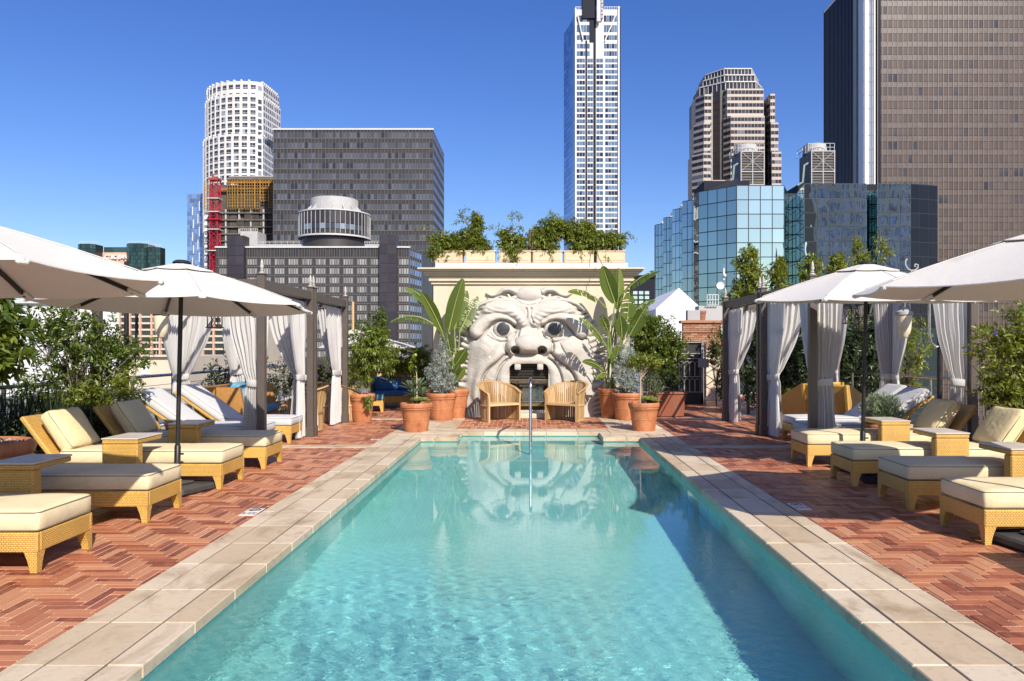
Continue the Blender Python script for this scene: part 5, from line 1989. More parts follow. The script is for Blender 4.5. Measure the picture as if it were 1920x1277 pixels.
    fr.box(((x0 + x1) / 2, yf + 0.07, zl), (x1 - x0 - 0.01, 0.05, 0.032), ch=0.005)
    fr.box(((x0 + x1) / 2, yf + 0.07, zf0 + 0.03), (x1 - x0 - 0.01, 0.05, 0.06), ch=0.005)
    for x in (x0 + 0.03, x1 - 0.03): fr.box((x, yf + 0.07, (zl + zf0) / 2 + 0.03), (0.03, 0.045, zl - zf0 - 0.1))
    fr.build('fire_frame', M_BRASS, root)
    MB().box(((x0 + x1) / 2, yf + 0.065, V2Z(1040)), (x1 - x0 - 0.08, 0.02, 0.012)).build('fire_bar', M_STEEL, root)
    g = NT('fire_glass')
    gb = g.t.nodes.new('ShaderNodeBsdfGlossy'); gb.inputs['Roughness'].default_value = 0.03
    tb_ = g.t.nodes.new('ShaderNodeBsdfTransparent'); tb_.inputs['Color'].default_value = (0.75, 0.72, 0.66, 1)
    mx = g.t.nodes.new('ShaderNodeMixShader'); mx.inputs[0].default_value = 0.10
    g.t.links.new(tb_.outputs[0], mx.inputs[1]); g.t.links.new(gb.outputs[0], mx.inputs[2]); g.t.links.new(mx.outputs[0], g.out.inputs[0])
    MB().box(((x0 + x1) / 2, yf + 0.085, (zl + zf0) / 2 + 0.02), (x1 - x0 - 0.06, 0.006, zl - zf0 - 0.06)).build('glass_door', g.m, root)
    lv = MB()
    for i in range(170):
        x, y = rng.uniform(x0 + 0.05, x1 - 0.05), rng.uniform(yf + 0.11, yb - 0.03)
        s_ = rng.uniform(0.018, 0.036)
        lv.box((x, y, zf0 + 0.10 + rng.uniform(0, 0.055)), (s_, s_, s_), Euler((rng.random() * 3, rng.random() * 3, rng.random() * 3)), ch=s_ * 0.2)
    lv.box(((x0 + x1) / 2, (yf + yb) / 2 + 0.02, zf0 + 0.06), (x1 - x0 - 0.05, yb - yf - 0.12, 0.06))
    o = lv.build('lava_rocks', M_LAVA, root); o['kind'] = 'stuff'
    for sg in (-1, 1):
        MB().box(((x0 + x1) / 2 + sg * 0.30, yf + 0.17, (zl + zf0) / 2 + 0.05), (0.16, 0.02, zl - zf0 - 0.14), Euler((0, 0, R(sg * 18)))).build('fire_side', M_FIRE_DARK, root)
stone_face()

# ------------------------------------------------------------------ planter boxes along the roof edge
M_BOX = m_stucco('peach_planter_plaster', (0.62, 0.48, 0.33), 0.5, (0.45, 0.21, 0.075))
M_SOIL = plain('dark_soil', (0.045, 0.03, 0.02), 0.95, 0.4, 20, 0.3)
def planter(px0, px1, label):
    Y = WY + 0.28
    root = thing('planter_box', label, 'planter', ((X(px0, Y) + X(px1, Y)) / 2, Y, 3.5755), group='planter boxes on the roof edge')
    w = X(px1, Y) - X(px0, Y)
    h, dp = 0.265, 0.36
    m = MB()
    m.box((0, 0, h / 2), (w - 0.02, dp, h), ch=0.018)
    m.build('box', M_BOX, root)
    fr = MB()
    fr.box((0, -dp / 2 - 0.004, h / 2 + 0.01), (w - 0.10, 0.014, h - 0.10), ch=0.006)
    fr.build('front_panel', M_BOX, root)
    MB().box((0, 0, h + 0.008), (w + 0.01, dp + 0.03, 0.032), ch=0.008).build('rim', M_BOX, root)
    MB().box((0, 0, h + 0.027), (w - 0.08, dp - 0.08, 0.012)).build('soil', M_SOIL, root)
for (a, b, lab) in ((815, 869, 'peach planter box at the left end of the roof edge'),
                    (872, 930, 'peach planter box second from the left on the roof edge'),
                    (935, 996, 'planter box mostly covered by hanging leaves above the stone face'),
                    (998, 1054, 'peach planter box just right of the middle of the roof edge'),
                    (1056, 1113, 'peach planter box second from the right on the roof edge'),
                    (1117, 1171, 'orange stained planter box at the right end of the roof edge')):
    planter(a, b, lab)

def roof_hood():
    Y = 24.0
    root = thing('roof_hood', 'dark brown metal roof hood glimpsed between the rooftop plants', 'roof')
    m = MB()
    x0, x1 = X(984, Y), X(1012, Y)
    zb, zt = Z(500, Y), Z(428, Y)
    m.add([(x0, Y, zb), (x1, Y, zb), (x1, Y + 1, zb), (x0, Y + 1, zb), (x0 + 0.12, Y, zt - 0.05), (x1, Y, zt), (x1, Y + 1, zt), (x0 + 0.12, Y + 1, zt - 0.05)],
          [(0, 1, 5, 4), (1, 2, 6, 5), (2, 3, 7, 6), (3, 0, 4, 7), (4, 5, 6, 7)])
    m.build('hood', plain('brown_roof_metal', (0.10, 0.062, 0.045), 0.5), root)
    s = MB()
    for i in range(5): s.bar((lerp(x0 + 0.1, x1, i / 4), Y - 0.02, zb), (lerp(x0 + 0.16, x1, i / 4), Y - 0.02, zt), 0.03)
    s.build('seam', plain('brown_seam_metal', (0.06, 0.04, 0.03), 0.5), root)
roof_hood()

# ------------------------------------------------------------------ gate, brick wall and lattice at the right rear
M_GATE = plain('pale_gate_iron', (0.33, 0.32, 0.31), 0.5, 0.1)
M_GATE_D = plain('black_gate_sheet', (0.02, 0.02, 0.021), 0.6, 0.3, 4)
def m_brickwall():
    t = NT('old_brick')
    c = t.ramp(t.rand(), [(0, (0.25, 0.10, 0.06)), (0.5, (0.36, 0.17, 0.10)), (1, (0.42, 0.24, 0.15))])
    n = t.noise(t.pos(), 18, 5)
    c = t.mix(t.rng(n, 0.5, 0.75, 0, 0.5), c, (0.40, 0.31, 0.23))
    return t.bsdf(c, 0.9, t.bump(n, 0.3, 0.01), spec=0.2)
M_OLD_BRICK = m_brickwall()
def rear_gate():
    Y = 21.6
    root = thing('iron_gate', 'black iron gate with pale fan shaped bars at the right rear of the terrace', 'gate')
    x0, x1 = X(1200, Y), X(1318, Y)
    zt = Z(640, Y)
    MB().box(((x0 + x1) / 2, Y + 0.06, zt / 2), (x1 - x0, 0.03, zt)).build('backing_sheet', M_GATE_D, root)
    MB().box(((x0 + x1) / 2, Y + 0.0, 0.16), (x1 - x0, 0.06, 0.32)).build('kick_plate', M_GATE_D, root)
    fr = MB()
    for z in (0.34, 0.72 + 0.05, 1.28, zt - 0.03, 1.42): fr.box(((x0 + x1) / 2, Y, z), (x1 - x0, 0.03, 0.022))
    fr.box((x0 + 0.02, Y, zt / 2), (0.05, 0.05, zt)); fr.box((x1 - 0.02, Y, zt / 2), (0.06, 0.06, zt))
    fr.build('frame', M_GATE, root)
    w = 0.148
    for (za, zb) in ((0.36, 0.70), (0.80, 1.19)):
        n = int((x1 - x0) / w)
        for i in range(n):
            xc = x0 + 0.06 + (i + 0.5) * w
            pts = [(xc - w / 2 + 0.008, Y - 0.01, za)]
            for k in range(7):
                a = math.pi - math.pi * k / 6
                pts.append((xc + (w / 2 - 0.008) * math.cos(a), Y - 0.01, zb - 0.06 + 0.075 * math.sin(a)))
            pts.append((xc + w / 2 - 0.008, Y - 0.01, za))
            MB().tube(pts, 0.0085, 5).build('arched_bar', M_GATE, root)
    MB().lathe([(0.06, 0), (0.06, 0.02), (0.05, 0.03), (0.0, 0.032)], n=18, cap=False).build('gate_boss', M_GATE, root, 40).location = (X(1297, Y), Y - 0.0, 1.35)
    MB().box((X(1318, Y), Y - 0.06, Z(681, Y)), (0.30, 0.05, 0.24), ch=0.01).build('lock_plate', M_CONC, root)
    # lattice post to the right
    root = thing('lattice_panel', 'grey diagonal lattice panel right of the black iron gate', 'lattice')
    xa, xb = X(1322, Y), X(1356, Y)
    m = MB()
    for x in (xa, xb): m.box((x, Y, zt / 2), (0.06, 0.06, zt))
    m.build('post', M_GATE, root)
    for k in range(5):
        z = 0.18 + k * 0.33
        MB().bar((xa, Y - 0.02, z), (xb, Y - 0.02, z + 0.33), 0.03, 0.02).build('lattice_bar', M_GATE, root)
        MB().bar((xb, Y + 0.01, z), (xa, Y + 0.01, z + 0.33), 0.03, 0.02).build('lattice_bar', M_GATE, root)
    root = thing('brick_wall', 'old weathered brick wall rising behind the iron gate', 'wall')
    Yb = 23.0
    xa, xb = X(1281, Yb), X(1352, Yb)
    z0, z1 = 0.0, Z(606, Yb)
    MB().box(((xa + xb) / 2, Yb + 0.13, (z0 + z1) / 2), (xb - xa, 0.2, z1 - z0)).build('wall', M_GROUT, root)
    bl, bh = 0.22, 0.068
    r_ = 0
    z = 1.55
    while z < z1 - bh:
        x = xa - (bl / 2 if r_ % 2 else 0)
        while x < xb - 0.03:
            a, b = max(x, xa), min(x + bl - 0.01, xb)
            if b - a > 0.03: piece('brick', root, ((a + b) / 2, Yb + 0.02, z + bh / 2), (b - a, 0.06 + rng.uniform(0, 0.012), bh - 0.009), M_OLD_BRICK)
            x += bl
        z += bh; r_ += 1
    MB().box(((xa + xb) / 2 - 0.03, Yb + 0.1, z1 + 0.04), (xb - xa + 0.12, 0.34, 0.09), ch=0.015).build('coping', M_OLD_BRICK, root)
    MB().box(((xa + xb) / 2 - 0.03, Yb + 0.1, z1 - 0.26), (xb - xa + 0.08, 0.30, 0.05), ch=0.01).build('string_course', M_OLD_BRICK, root)
    MB().box((X(1301, Yb), Yb + 0.15, z1 + 0.24), (0.38, 0.3, 0.31), ch=0.01).build('chimney_block', M_CONC, root)
    MB().lathe([(0.10, 0), (0.12, 0.22), (0.14, 0.22), (0.14, 0.29), (0.09, 0.29)], (X(1318, Yb), Yb + 0.15, z1 + 0.09), 18).build('chimney_pot', M_OLD_BRICK, root, 40)
rear_gate()
# ------------------------------------------------------------------ cabanas
M_TAUPE_METAL = plain('taupe_painted_metal', (0.092, 0.074, 0.063), 0.45, 0.08, 5)
M_CURTAIN = m_fabric('white_curtain_cloth', (0.80, 0.785, 0.77), 0.04, 260, trans=0.5)
M_FINIAL = plain('pale_cast_finial', (0.42, 0.40, 0.37), 0.5, 0.2, 30)
CX_L = (-6.42, -3.90)
CX_R = (4.15, 6.66)
def cabana(xs, y0, y1, label):
    x0, x1 = xs
    root = thing('cabana', label, 'cabana', ((x0 + x1) / 2, (y0 + y1) / 2, 0), group='curtained cabanas beside the pool')
    hx, hy = (x1 - x0) / 2 - 0.055, (y1 - y0) / 2 - 0.055
    H = 2.66
    for sx in (-1, 1):
        for sy in (-1, 1):
            m = MB()
            m.box((sx * hx, sy * hy, H / 2), (0.11, 0.11, H), ch=0.006)
            m.box((sx * hx, sy * hy, H + 0.01), (0.135, 0.135, 0.024), ch=0.005)
            m.box((sx * hx, sy * hy, 0.09), (0.135, 0.135, 0.18), ch=0.006)
            p = m.build('post', M_TAUPE_METAL, root)
            MB().lathe([(0.0, 0.0), (0.045, 0.001), (0.045, 0.015), (0.018, 0.03), (0.032, 0.045), (0.016, 0.06), (0.024, 0.08), (0.030, 0.105), (0.020, 0.135), (0.024, 0.15), (0.012, 0.19), (0.0, 0.215)],
                       (sx * hx, sy * hy, H + 0.022), 14, cap=False).build('finial', M_FINIAL, p, 50)
    zb, hb = 2.52, 0.15
    for sy in (-1, 1):
        MB().box((0, sy * hy, zb), (2 * hx - 0.112, 0.07, hb), ch=0.005).build('beam', M_TAUPE_METAL, root)
    for sx in (-1, 1):
        MB().box((sx * hx, 0, zb), (0.07, 2 * hy - 0.112, hb), ch=0.005).build('beam', M_TAUPE_METAL, root)
    for i in range(4):
        x = lerp(-hx, hx, (i + 1) / 5)
        MB().box((x, 0, zb + 0.02), (0.04, 2 * hy - 0.075, 0.06)).build('rafter', M_TAUPE_METAL, root)
    for sy in (-1, 1):
        r = MB().tube([(-hx + 0.06, sy * (hy - 0.10), 2.415), (hx - 0.06, sy * (hy - 0.10), 2.415)], 0.014, 8)
        ro = r.build('curtain_rod', M_DARK_METAL, root, 40)
        for x in (-hx * 0.5, 0, hx * 0.5):
            MB().bar((x, sy * (hy - 0.10), 2.415), (x, sy * hy, 2.46), 0.012).build('rod_bracket', M_DARK_METAL, ro)
    for sx in (-1, 1):
        r = MB().tube([(sx * (hx - 0.10), -hy + 0.06, 2.44), (sx * (hx - 0.10), hy - 0.06, 2.44)], 0.014, 8)
        ro = r.build('curtain_rod', M_DARK_METAL, root, 40)
        for y in (-hy + 0.12, hy - 0.12):
            k = MB().lathe([(0.0, -0.03), (0.03, -0.02), (0.03, 0.02), (0.0, 0.03)], n=10, cap=False).build('rod_end', M_DARK_METAL, ro, 50)
            k.location = (sx * (hx - 0.10), y, 2.44)
    return root
cabana(CX_L, 11.2, 13.78, 'left cabana nearer the camera, sheltering two white loungers')
cabana(CX_L, 13.86, 16.35, 'left cabana farther from the camera, sheltering slatted barrel chairs')
cabana(CX_R, 11.45, 14.0, 'right cabana nearer the camera, sheltering two white loungers')
cabana(CX_R, 14.10, 16.72, 'right cabana farther from the camera, next to the iron gate')

def curtain(label, A, B, tie=1.07, ztop=2.41, folds=7, wt=0.20, wb=0.28, seed=0, off=0.03):
    """cloth hung from A (by its post) to B along the rod, gathered to the post by a tieback"""
    A, B = Vector((A[0], A[1], 0)), Vector((B[0], B[1], 0))
    d = B - A
    W = d.length
    u = d.normalized()
    n = Vector((-u.y, u.x, 0))
    rr = random.Random(seed)
    ph = rr.uniform(0, 6.28)
    root = thing('curtain', label, 'curtain', tuple(A), group='white cabana curtains')
    P = []
    NZ, NU = 30, folds * 8
    for i in range(NZ + 1):
        z = lerp(ztop, 0.025, i / NZ)
        if z > tie:
            t = (ztop - z) / (ztop - tie)
            e = t ** 1.7
            w = lerp(W, wt, e)
            s = lerp(0.0, off, e)
            amp = lerp(0.030, 0.024, t)
        else:
            t = (tie - z) / tie
            w = lerp(wt, wb, t ** 0.6)
            s = lerp(off, off * 0.6, t)
            amp = lerp(0.024, 0.032, t)
        pinch = math.exp(-((z - tie) / 0.07) ** 2)
        amp *= 1 - 0.45 * pinch
        w *= 1 - 0.12 * pinch
        row = []
        for j in range(NU + 1):
            q = j / NU
            # folds lean towards the tie point
            f = math.sin(2 * math.pi * folds * q + ph + 0.5 * math.sin(3 * q + z)) + 0.35 * math.sin(2 * math.pi * folds * 1.63 * q + 2 * ph + 0.7 * z)
            p = u * (s + w * q + 0.006 * math.sin(9 * z + 5 * q)) + n * (amp * f)
            row.append((p.x, p.y, z))
        P.append(row)
    m = MB()
    m.grid(P)
    Q = [[(p[0] + n.x * 0.004, p[1] + n.y * 0.004, p[2]) for p in row] for row in P]
    m.grid(Q[::-1])
    for j in range(NU): m.add([P[-1][j], P[-1][j + 1], Q[-1][j + 1], Q[-1][j]], [(0, 3, 2, 1)])
    for i in range(NZ):
        m.add([P[i][0], P[i + 1][0], Q[i + 1][0], Q[i][0]], [(0, 1, 2, 3)])
        m.add([P[i][-1], P[i + 1][-1], Q[i + 1][-1], Q[i][-1]], [(0, 3, 2, 1)])
    m.build('drape', M_CURTAIN, root, 60)
    b = MB()
    ring = []
    for k in range(20):
        a = 2 * math.pi * k / 20
        ring.append(u * (off + wt * 0.45 + (wt * 0.56) * math.cos(a)) + n * (0.052 * math.sin(a)))
    rows = []
    for (dz, sc) in ((-0.05, 1.0), (-0.045, 1.04), (0.045, 1.04), (0.05, 1.0)):
        c = u * (off + wt * 0.45)
        rows.append([tuple(c + (p - c) * sc + Vector((0, 0, tie + dz + 0.02 * (p - c).dot(u) / wt))) for p in ring])
    b.grid(rows, closed=True)
    b.build('tieback', M_CURTAIN, root, 60)
    for k in range(folds):
        p = u * (W * (k + 0.5) / folds)
        t = MB()
        pts = [(p.x + 0.022 * n.x * math.cos(a), p.y + 0.022 * n.y * math.cos(a), ztop + 0.012 + 0.022 * math.sin(a)) for a in [2 * math.pi * i / 10 for i in range(11)]]
        t.tube(pts, 0.004, 5, cap=False).build('ring', M_DARK_METAL, root)
    return root
fl, bl = CX_L[1] - 0.155, CX_L[0] + 0.155     # rod lines of the left cabanas
fr_, br_ = CX_R[0] + 0.155, CX_R[1] - 0.155
s_ = 0
for (lab, A, B, kw) in (
    ('white curtain on the near side of the left cabana, tied at its poolside post', (-3.98, 11.33), (-4.52, 11.33), {}),
    ('narrow white curtain beside the nearest poolside post of the left cabana', (fl, 11.36), (fl, 11.8), dict(wt=0.16, wb=0.2, folds=4)),
    ('white curtain facing the pool, tied at the middle double post of the left cabanas', (fl, 13.66), (fl, 12.85), dict(wt=0.34, wb=0.42)),
    ('grey shaded curtain across the far side of the nearer left cabana', (-4.0, 13.66), (-4.72, 13.66), {}),
    ('narrow white curtain just past the middle double post on the left, facing the pool', (fl, 13.98), (fl, 14.5), dict(wt=0.3, wb=0.55, folds=5)),
    ('white curtain at the last poolside post on the left, facing the pool', (fl, 16.22), (fl, 15.2), dict(wt=0.5, wb=0.65)),
    ('grey shaded curtain across the far end of the farther left cabana', (-4.0, 16.22), (-4.5, 16.22), dict(wt=0.16)),
    ('white curtain on the railing side of the left cabana, tied at its outer double post', (bl, 13.66), (bl, 12.9), {}),
    ('wide grey curtain at the outer double post of the left cabana, tapering to its tieback', (-6.33, 13.66), (-5.62, 13.66), {}),
    ('white curtain on the railing side of the farther left cabana', (bl, 16.22), (bl, 15.45), {}),
    ('small grey curtain at the far outer post of the farther left cabana', (-6.33, 16.22), (-5.95, 16.22), dict(folds=5)),
    ('white curtain at the far poolside post of the right cabanas, by the lattice', (fr_, 16.6), (fr_, 15.8), dict(wt=0.3, wb=0.4)),
    ('grey shaded curtain across the far end of the farther right cabana', (4.24, 16.6), (4.88, 16.6), {}),
    ('white curtain facing the pool at the middle double post of the right cabanas', (fr_, 13.88), (fr_, 13.05), dict(wt=0.36, wb=0.46)),
    ('grey pleated curtain across the far side of the nearer right cabana', (4.24, 13.88), (4.92, 13.88), {}),
    ('narrow bluish curtain facing the pool at the nearest right cabana post', (fr_, 11.6), (fr_, 12.25), dict(wt=0.2, wb=0.3, folds=5)),
    ('white curtain on the near side of the right cabana, partly shaded by the umbrella', (4.25, 11.58), (4.70, 11.58), dict(wt=0.26, wb=0.32)),
    ('white curtain at the far outer post of the farther right cabana', (br_, 16.6), (br_, 15.85), {}),
    ('white curtain across the far side of the right cabana, at its outer double post', (6.56, 13.88), (6.18, 13.88), dict(wt=0.22)),
    ('white curtain on the railing side of the right cabana, at its outer double post', (br_, 13.88), (br_, 13.2), {}),
    ('white curtain dappled by shrub shade at the near outer post of the right cabana', (6.56, 11.58), (6.04, 11.58), dict(wt=0.2)),
):
    s_ += 1
    curtain(lab, A, B, seed=s_, **kw)

# ------------------------------------------------------------------ slatted barrel chairs
M_BAMBOO = None
def m_wood(name, cols, rough=0.5):
    t = NT(name)
    c = t.ramp(t.rand(), cols)
    o = t.obj()
    n = t.noise(t.scaled(o, (24, 24, 3)), 1.0, 5, 0.6)
    c = t.mix(t.rng(n, 0.5, 0.8, 0, 0.5), c, tuple(v * 0.55 for v in cols[0][1]))
    return t.bsdf(c, rough, t.bump(n, 0.15, 0.004), spec=0.4)
M_BAMBOO = m_wood('honey_slat_wood', [(0, (0.30, 0.17, 0.07)), (0.4, (0.48, 0.31, 0.14)), (1, (0.60, 0.43, 0.235))])
def make_barrel():
    root = thing('barrel_chair', 'x', 'chair', group='slatted barrel chairs')
    n = 37
    A = R(118)
    def rim_h(t):          # t: 0 back .. 1 front tip
        return lerp(0.845, 0.60, t ** 1.5)
    def rad(z, th):
        flare = 0.40 + 0.085 * max(0, (z - 0.42) / 0.42) ** 2
        return flare
    def P(th, z):
        r = rad(z, th)
        # plan: a D with its opening towards -y
        x = math.sin(th) * r
        y = math.cos(th) * r * 0.95
        if abs(th) > R(90): y = -(abs(th) - R(90)) * 0.42 ; x = math.copysign(r - 0.01 * (abs(th) - R(90)), th)
        return Vector((x, y, z))
    for i in range(n):
        th = lerp(-A, A, i / (n - 1))
        t = abs(th) / A
        h = rim_h(t) - 0.012
        end = i in (0, n - 1)
        w = 0.075 if end else 0.0325
        th0, th1 = th - w / 2 / 0.4, th + w / 2 / 0.4
        if end: th0, th1 = (th, th + w / 0.42) if i == 0 else (th - w / 0.42, th)
        m = MB()
        rows = []
        for k in range(6):
            z = lerp(0.0 if end else 0.02, h, k / 5)
            a, b = P(th0, z), P(th1, z)
            nn = Vector((math.sin(th), math.cos(th), 0)) if abs(th) < R(90) else Vector((math.copysign(1, th), 0, 0))
            e = nn * (0.011 if not end else 0.018)
            rows.append([tuple(a - e), tuple(b - e), tuple(b + e), tuple(a + e)])
        m.grid(rows, closed=True)
        m.add(rows[-1], [(0, 1, 2, 3)]); m.add(rows[0], [(3, 2, 1, 0)])
        m.build('front_post' if end else 'slat', M_BAMBOO, root, 40)
    rim = MB()
    pts = [P(lerp(-A, A, i / 40), rim_h(abs(lerp(-1, 1, i / 40)))) for i in range(41)]
    # rolled rim: a flat band lying on the slat tops and running outwards
    rows = []
    for i, p in enumerate(pts):
        th = lerp(-A, A, i / 40)
        nn = Vector((math.sin(th), math.cos(th), 0)) if abs(th) < R(90) else Vector((math.copysign(1, th), 0, 0))
        up = Vector((0, 0, 1))
        rows.append([tuple(p + nn * a + up * b) for (a, b) in ((-0.022, -0.016), (0.035, -0.002), (0.05, 0.014), (0.035, 0.024), (-0.015, 0.014))])
    rim.grid(rows[::-1], closed=True)
    rim.add(rows[0], [(0, 1, 2, 3, 4)]); rim.add(rows[-1], [(4, 3, 2, 1, 0)])
    rim.build('top_rim', M_BAMBOO, root, 40)
    for (z, e0, e1) in ((0.355, 0.012, 0.026), (0.03, 0.012, 0.02)):
        b = MB()
        rows = []
        for i in range(33):
            th = lerp(-A * 0.97, A * 0.97, i / 32)
            p = P(th, z)
            nn = Vector((math.sin(th), math.cos(th), 0)) if abs(th) < R(90) else Vector((math.copysign(1, th), 0, 0))
            rows.append([tuple(p + nn * e + Vector((0, 0, dz))) for (e, dz) in ((e0, -0.02), (e1, -0.02), (e1, 0.02), (e0, 0.02))])
        b.grid(rows[::-1], closed=True)
        b.build('band', M_BAMBOO, root, 40)
    s = MB()
    poly = [P(lerp(-A, A, i / 24), 0.37) * 0.965 for i in range(25)]
    s.prism([(p.x, p.y) for p in poly[::-1]], 0.352, 0.385)
    s.build('seat', M_BAMBOO, root, 40)
    f0, f1 = P(-A, 0.35), P(A, 0.35)
    MB().bar((f0.x + 0.02, f0.y + 0.02, 0.35), (f1.x - 0.02, f1.y + 0.02, 0.35), 0.05, 0.03, ch=0.006).build('front_rail', M_BAMBOO, root)
    return root
bc = None
for (x, y, rz, lab) in ((-0.70, 16.72, 36, 'slatted barrel chair left of the fireplace mouth, turned to the right'),
                        (0.74, 16.72, -36, 'slatted barrel chair right of the fireplace mouth, turned to the left'),
                        (-4.42, 14.75, -80, 'slatted barrel chair in the farther left cabana, behind the white ottoman end'),
                        (-4.20, 16.65, 150, 'slatted barrel chair seen between the curtains at the end of the left cabanas')):
    if bc is None: o = bc = make_barrel()
    else: o = copy_tree(bc)
    o.location = (x, y, 0); o.rotation_euler.z = R(rz); o['label'] = lab

# ------------------------------------------------------------------ other seats: wicker sofas with cushions
def wicker_sofa(label, loc, rz, mat_c, mat_w, w=1.5, pillows=1):
    root = thing('wicker_sofa', label, 'sofa', loc, rz)
    d = 0.78
    MB().box((0, 0, 0.22), (w, d, 0.18), ch=0.015).build('seat_frame', mat_w, root)
    for sx in (-1, 1):
        for sy in (-1, 1):
            leg_mesh(sx, sy, w, d, 0.14, 0.1, 0.06).build('leg', mat_w, root)
    MB().box((0, d / 2 - 0.05, 0.60), (w, 0.08, 0.58), Euler((R(-10), 0, 0)), ch=0.02).build('backrest', mat_w, root)
    for sx in (-1, 1):
        m = MB()
        m.add([(0, -d / 2, 0.3), (0, d / 2, 0.3), (0, d / 2 + 0.08, 0.88), (0, d / 2 - 0.12, 0.88), (0, -d / 2 + 0.05, 0.58),
               (0.05, -d / 2, 0.3), (0.05, d / 2, 0.3), (0.05, d / 2 + 0.08, 0.88), (0.05, d / 2 - 0.12, 0.88), (0.05, -d / 2 + 0.05, 0.58)],
              [(4, 3, 2, 1, 0), (5, 6, 7, 8, 9), (0, 1, 6, 5), (1, 2, 7, 6), (2, 3, 8, 7), (3, 4, 9, 8), (4, 0, 5, 9)])
        o = m.build('arm', mat_w, root)
        o.location.x = sx * (w / 2) - (0.05 if sx > 0 else 0)
    cushion('seat_cushion', mat_c, root, w - 0.12, d - 0.1, 0.12, 0.035, (0, -0.02, 0.375), seed=3, piping=False)
    for k in range(pillows):
        x = (k + 0.5) / pillows * (w - 0.1) - (w - 0.1) / 2
        o = cushion('back_cushion', mat_c, root, (w - 0.16) / pillows, 0.40, 0.16, 0.05, (x, d / 2 - 0.22, 0.62), seed=5 + k, bulge=0.03, piping=False)
        o.rotation_euler = (R(72), 0, 0)
    return root
def daybed():
    root = thing('wicker_daybed', 'brown wicker daybed with blue cushions in the farther left cabana, side panel facing camera', 'daybed', (-5.65, 14.12, 0))
    m = MB()
    m.prism([(-0.52, 0.30), (0.40, 0.30), (0.30, 0.86), (-0.46, 0.86)], -0.04, 0.04)
    o = m.build('side_panel', M_WICKER_B, root)
    o.rotation_euler.x = R(90); o.location.y = 0.0
    m = MB()
    m.prism([(-0.52, 0.30), (0.40, 0.30), (0.30, 0.86), (-0.46, 0.86)], -0.04, 0.04)
    o = m.build('side_panel', M_WICKER_B, root)
    o.rotation_euler.x = R(90); o.location.y = 1.7
    MB().box((-0.02, 0.85, 0.22), (0.98, 1.62, 0.18), ch=0.015).build('seat_frame', M_WICKER_B, root)
    MB().box((-0.50, 0.85, 0.58), (0.07, 1.62, 0.56), ch=0.015).build('backrest', M_WICKER_B, root)
    for sx in (-1, 1):
        for sy in (-1, 1):
            o = leg_mesh(sx, sy, 0.98, 1.6, 0.14, 0.1, 0.06).build('leg', M_WICKER_B, root)
            o.location.y = 0.85
    cushion('seat_cushion', M_SKYBLUE_F, root, 0.9, 1.55, 0.14, 0.04, (0.04, 0.85, 0.385), seed=3, piping=False)
    for k in range(2):
        o = cushion('back_cushion', M_SKYBLUE_F, root, 0.52, 0.62, 0.18, 0.06, (-0.10 + 0.36 * (k == 0), 0.42 + 0.7 * k, 0.66), seed=8 + k, bulge=0.04, piping=False, roty=R(58))
daybed()
wicker_sofa('yellow wicker armchair with a deep blue cushion left of the clay pots', (-3.55, 20.6, 0), R(10), M_BLUE_F, M_WICKER, 1.5, 1)
wicker_sofa('wicker seat with an orange cushion in the farther right cabana, seen from its back', (5.95, 15.0, 0), R(128), M_ORANGE_F, M_WICKER, 0.95, 1)
wicker_sofa('high wicker armchair beside the orange cushioned seat in the right cabana', (5.75, 15.9, 0), R(205), M_ORANGE_F, M_WICKER, 0.95, 1)
def ottoman(label, loc, w, mat_c, rz=0.0):
    root = thing('ottoman', label, 'ottoman', loc, rz)
    MB().box((0, 0, 0.22), (w, 0.6, 0.14), ch=0.012).build('frame', M_WICKER, root)
    for sx in (-1, 1):
        for sy in (-1, 1):
            leg_mesh(sx, sy, w, 0.6, 0.16, 0.1, 0.06).build('leg', M_WICKER, root)
    cushion('seat_cushion', mat_c, root, w, 0.6, 0.13, 0.04, (0, 0, 0.355), seed=9, piping=False)
ottoman('yellow wicker ottoman with a pale blue cushion behind the left clay pots', (-4.05, 19.2, 0), 0.7, M_SKYBLUE_F, R(8))
def wood_chair():
    root = thing('wooden_chair', 'small yellow wooden chair standing behind the pale blue ottoman', 'chair', (-3.85, 21.6, 0), R(8))
    for (x, y, h) in ((-0.24, -0.22, 0.42), (0.24, -0.22, 0.62), (-0.24, 0.22, 0.62), (0.24, 0.22, 0.85)):
        MB().box((x, y, h / 2), (0.05, 0.05, h), ch=0.006).build('leg', M_WICKER, root)
    MB().box((0, 0, 0.41), (0.54, 0.5, 0.04), ch=0.008).build('seat', M_WICKER, root)
    for z in (0.56, 0.80):
        MB().box((0, 0.22, z), (0.43, 0.03, 0.06), ch=0.006).build('back_rail', M_WICKER, root)
wood_chair()

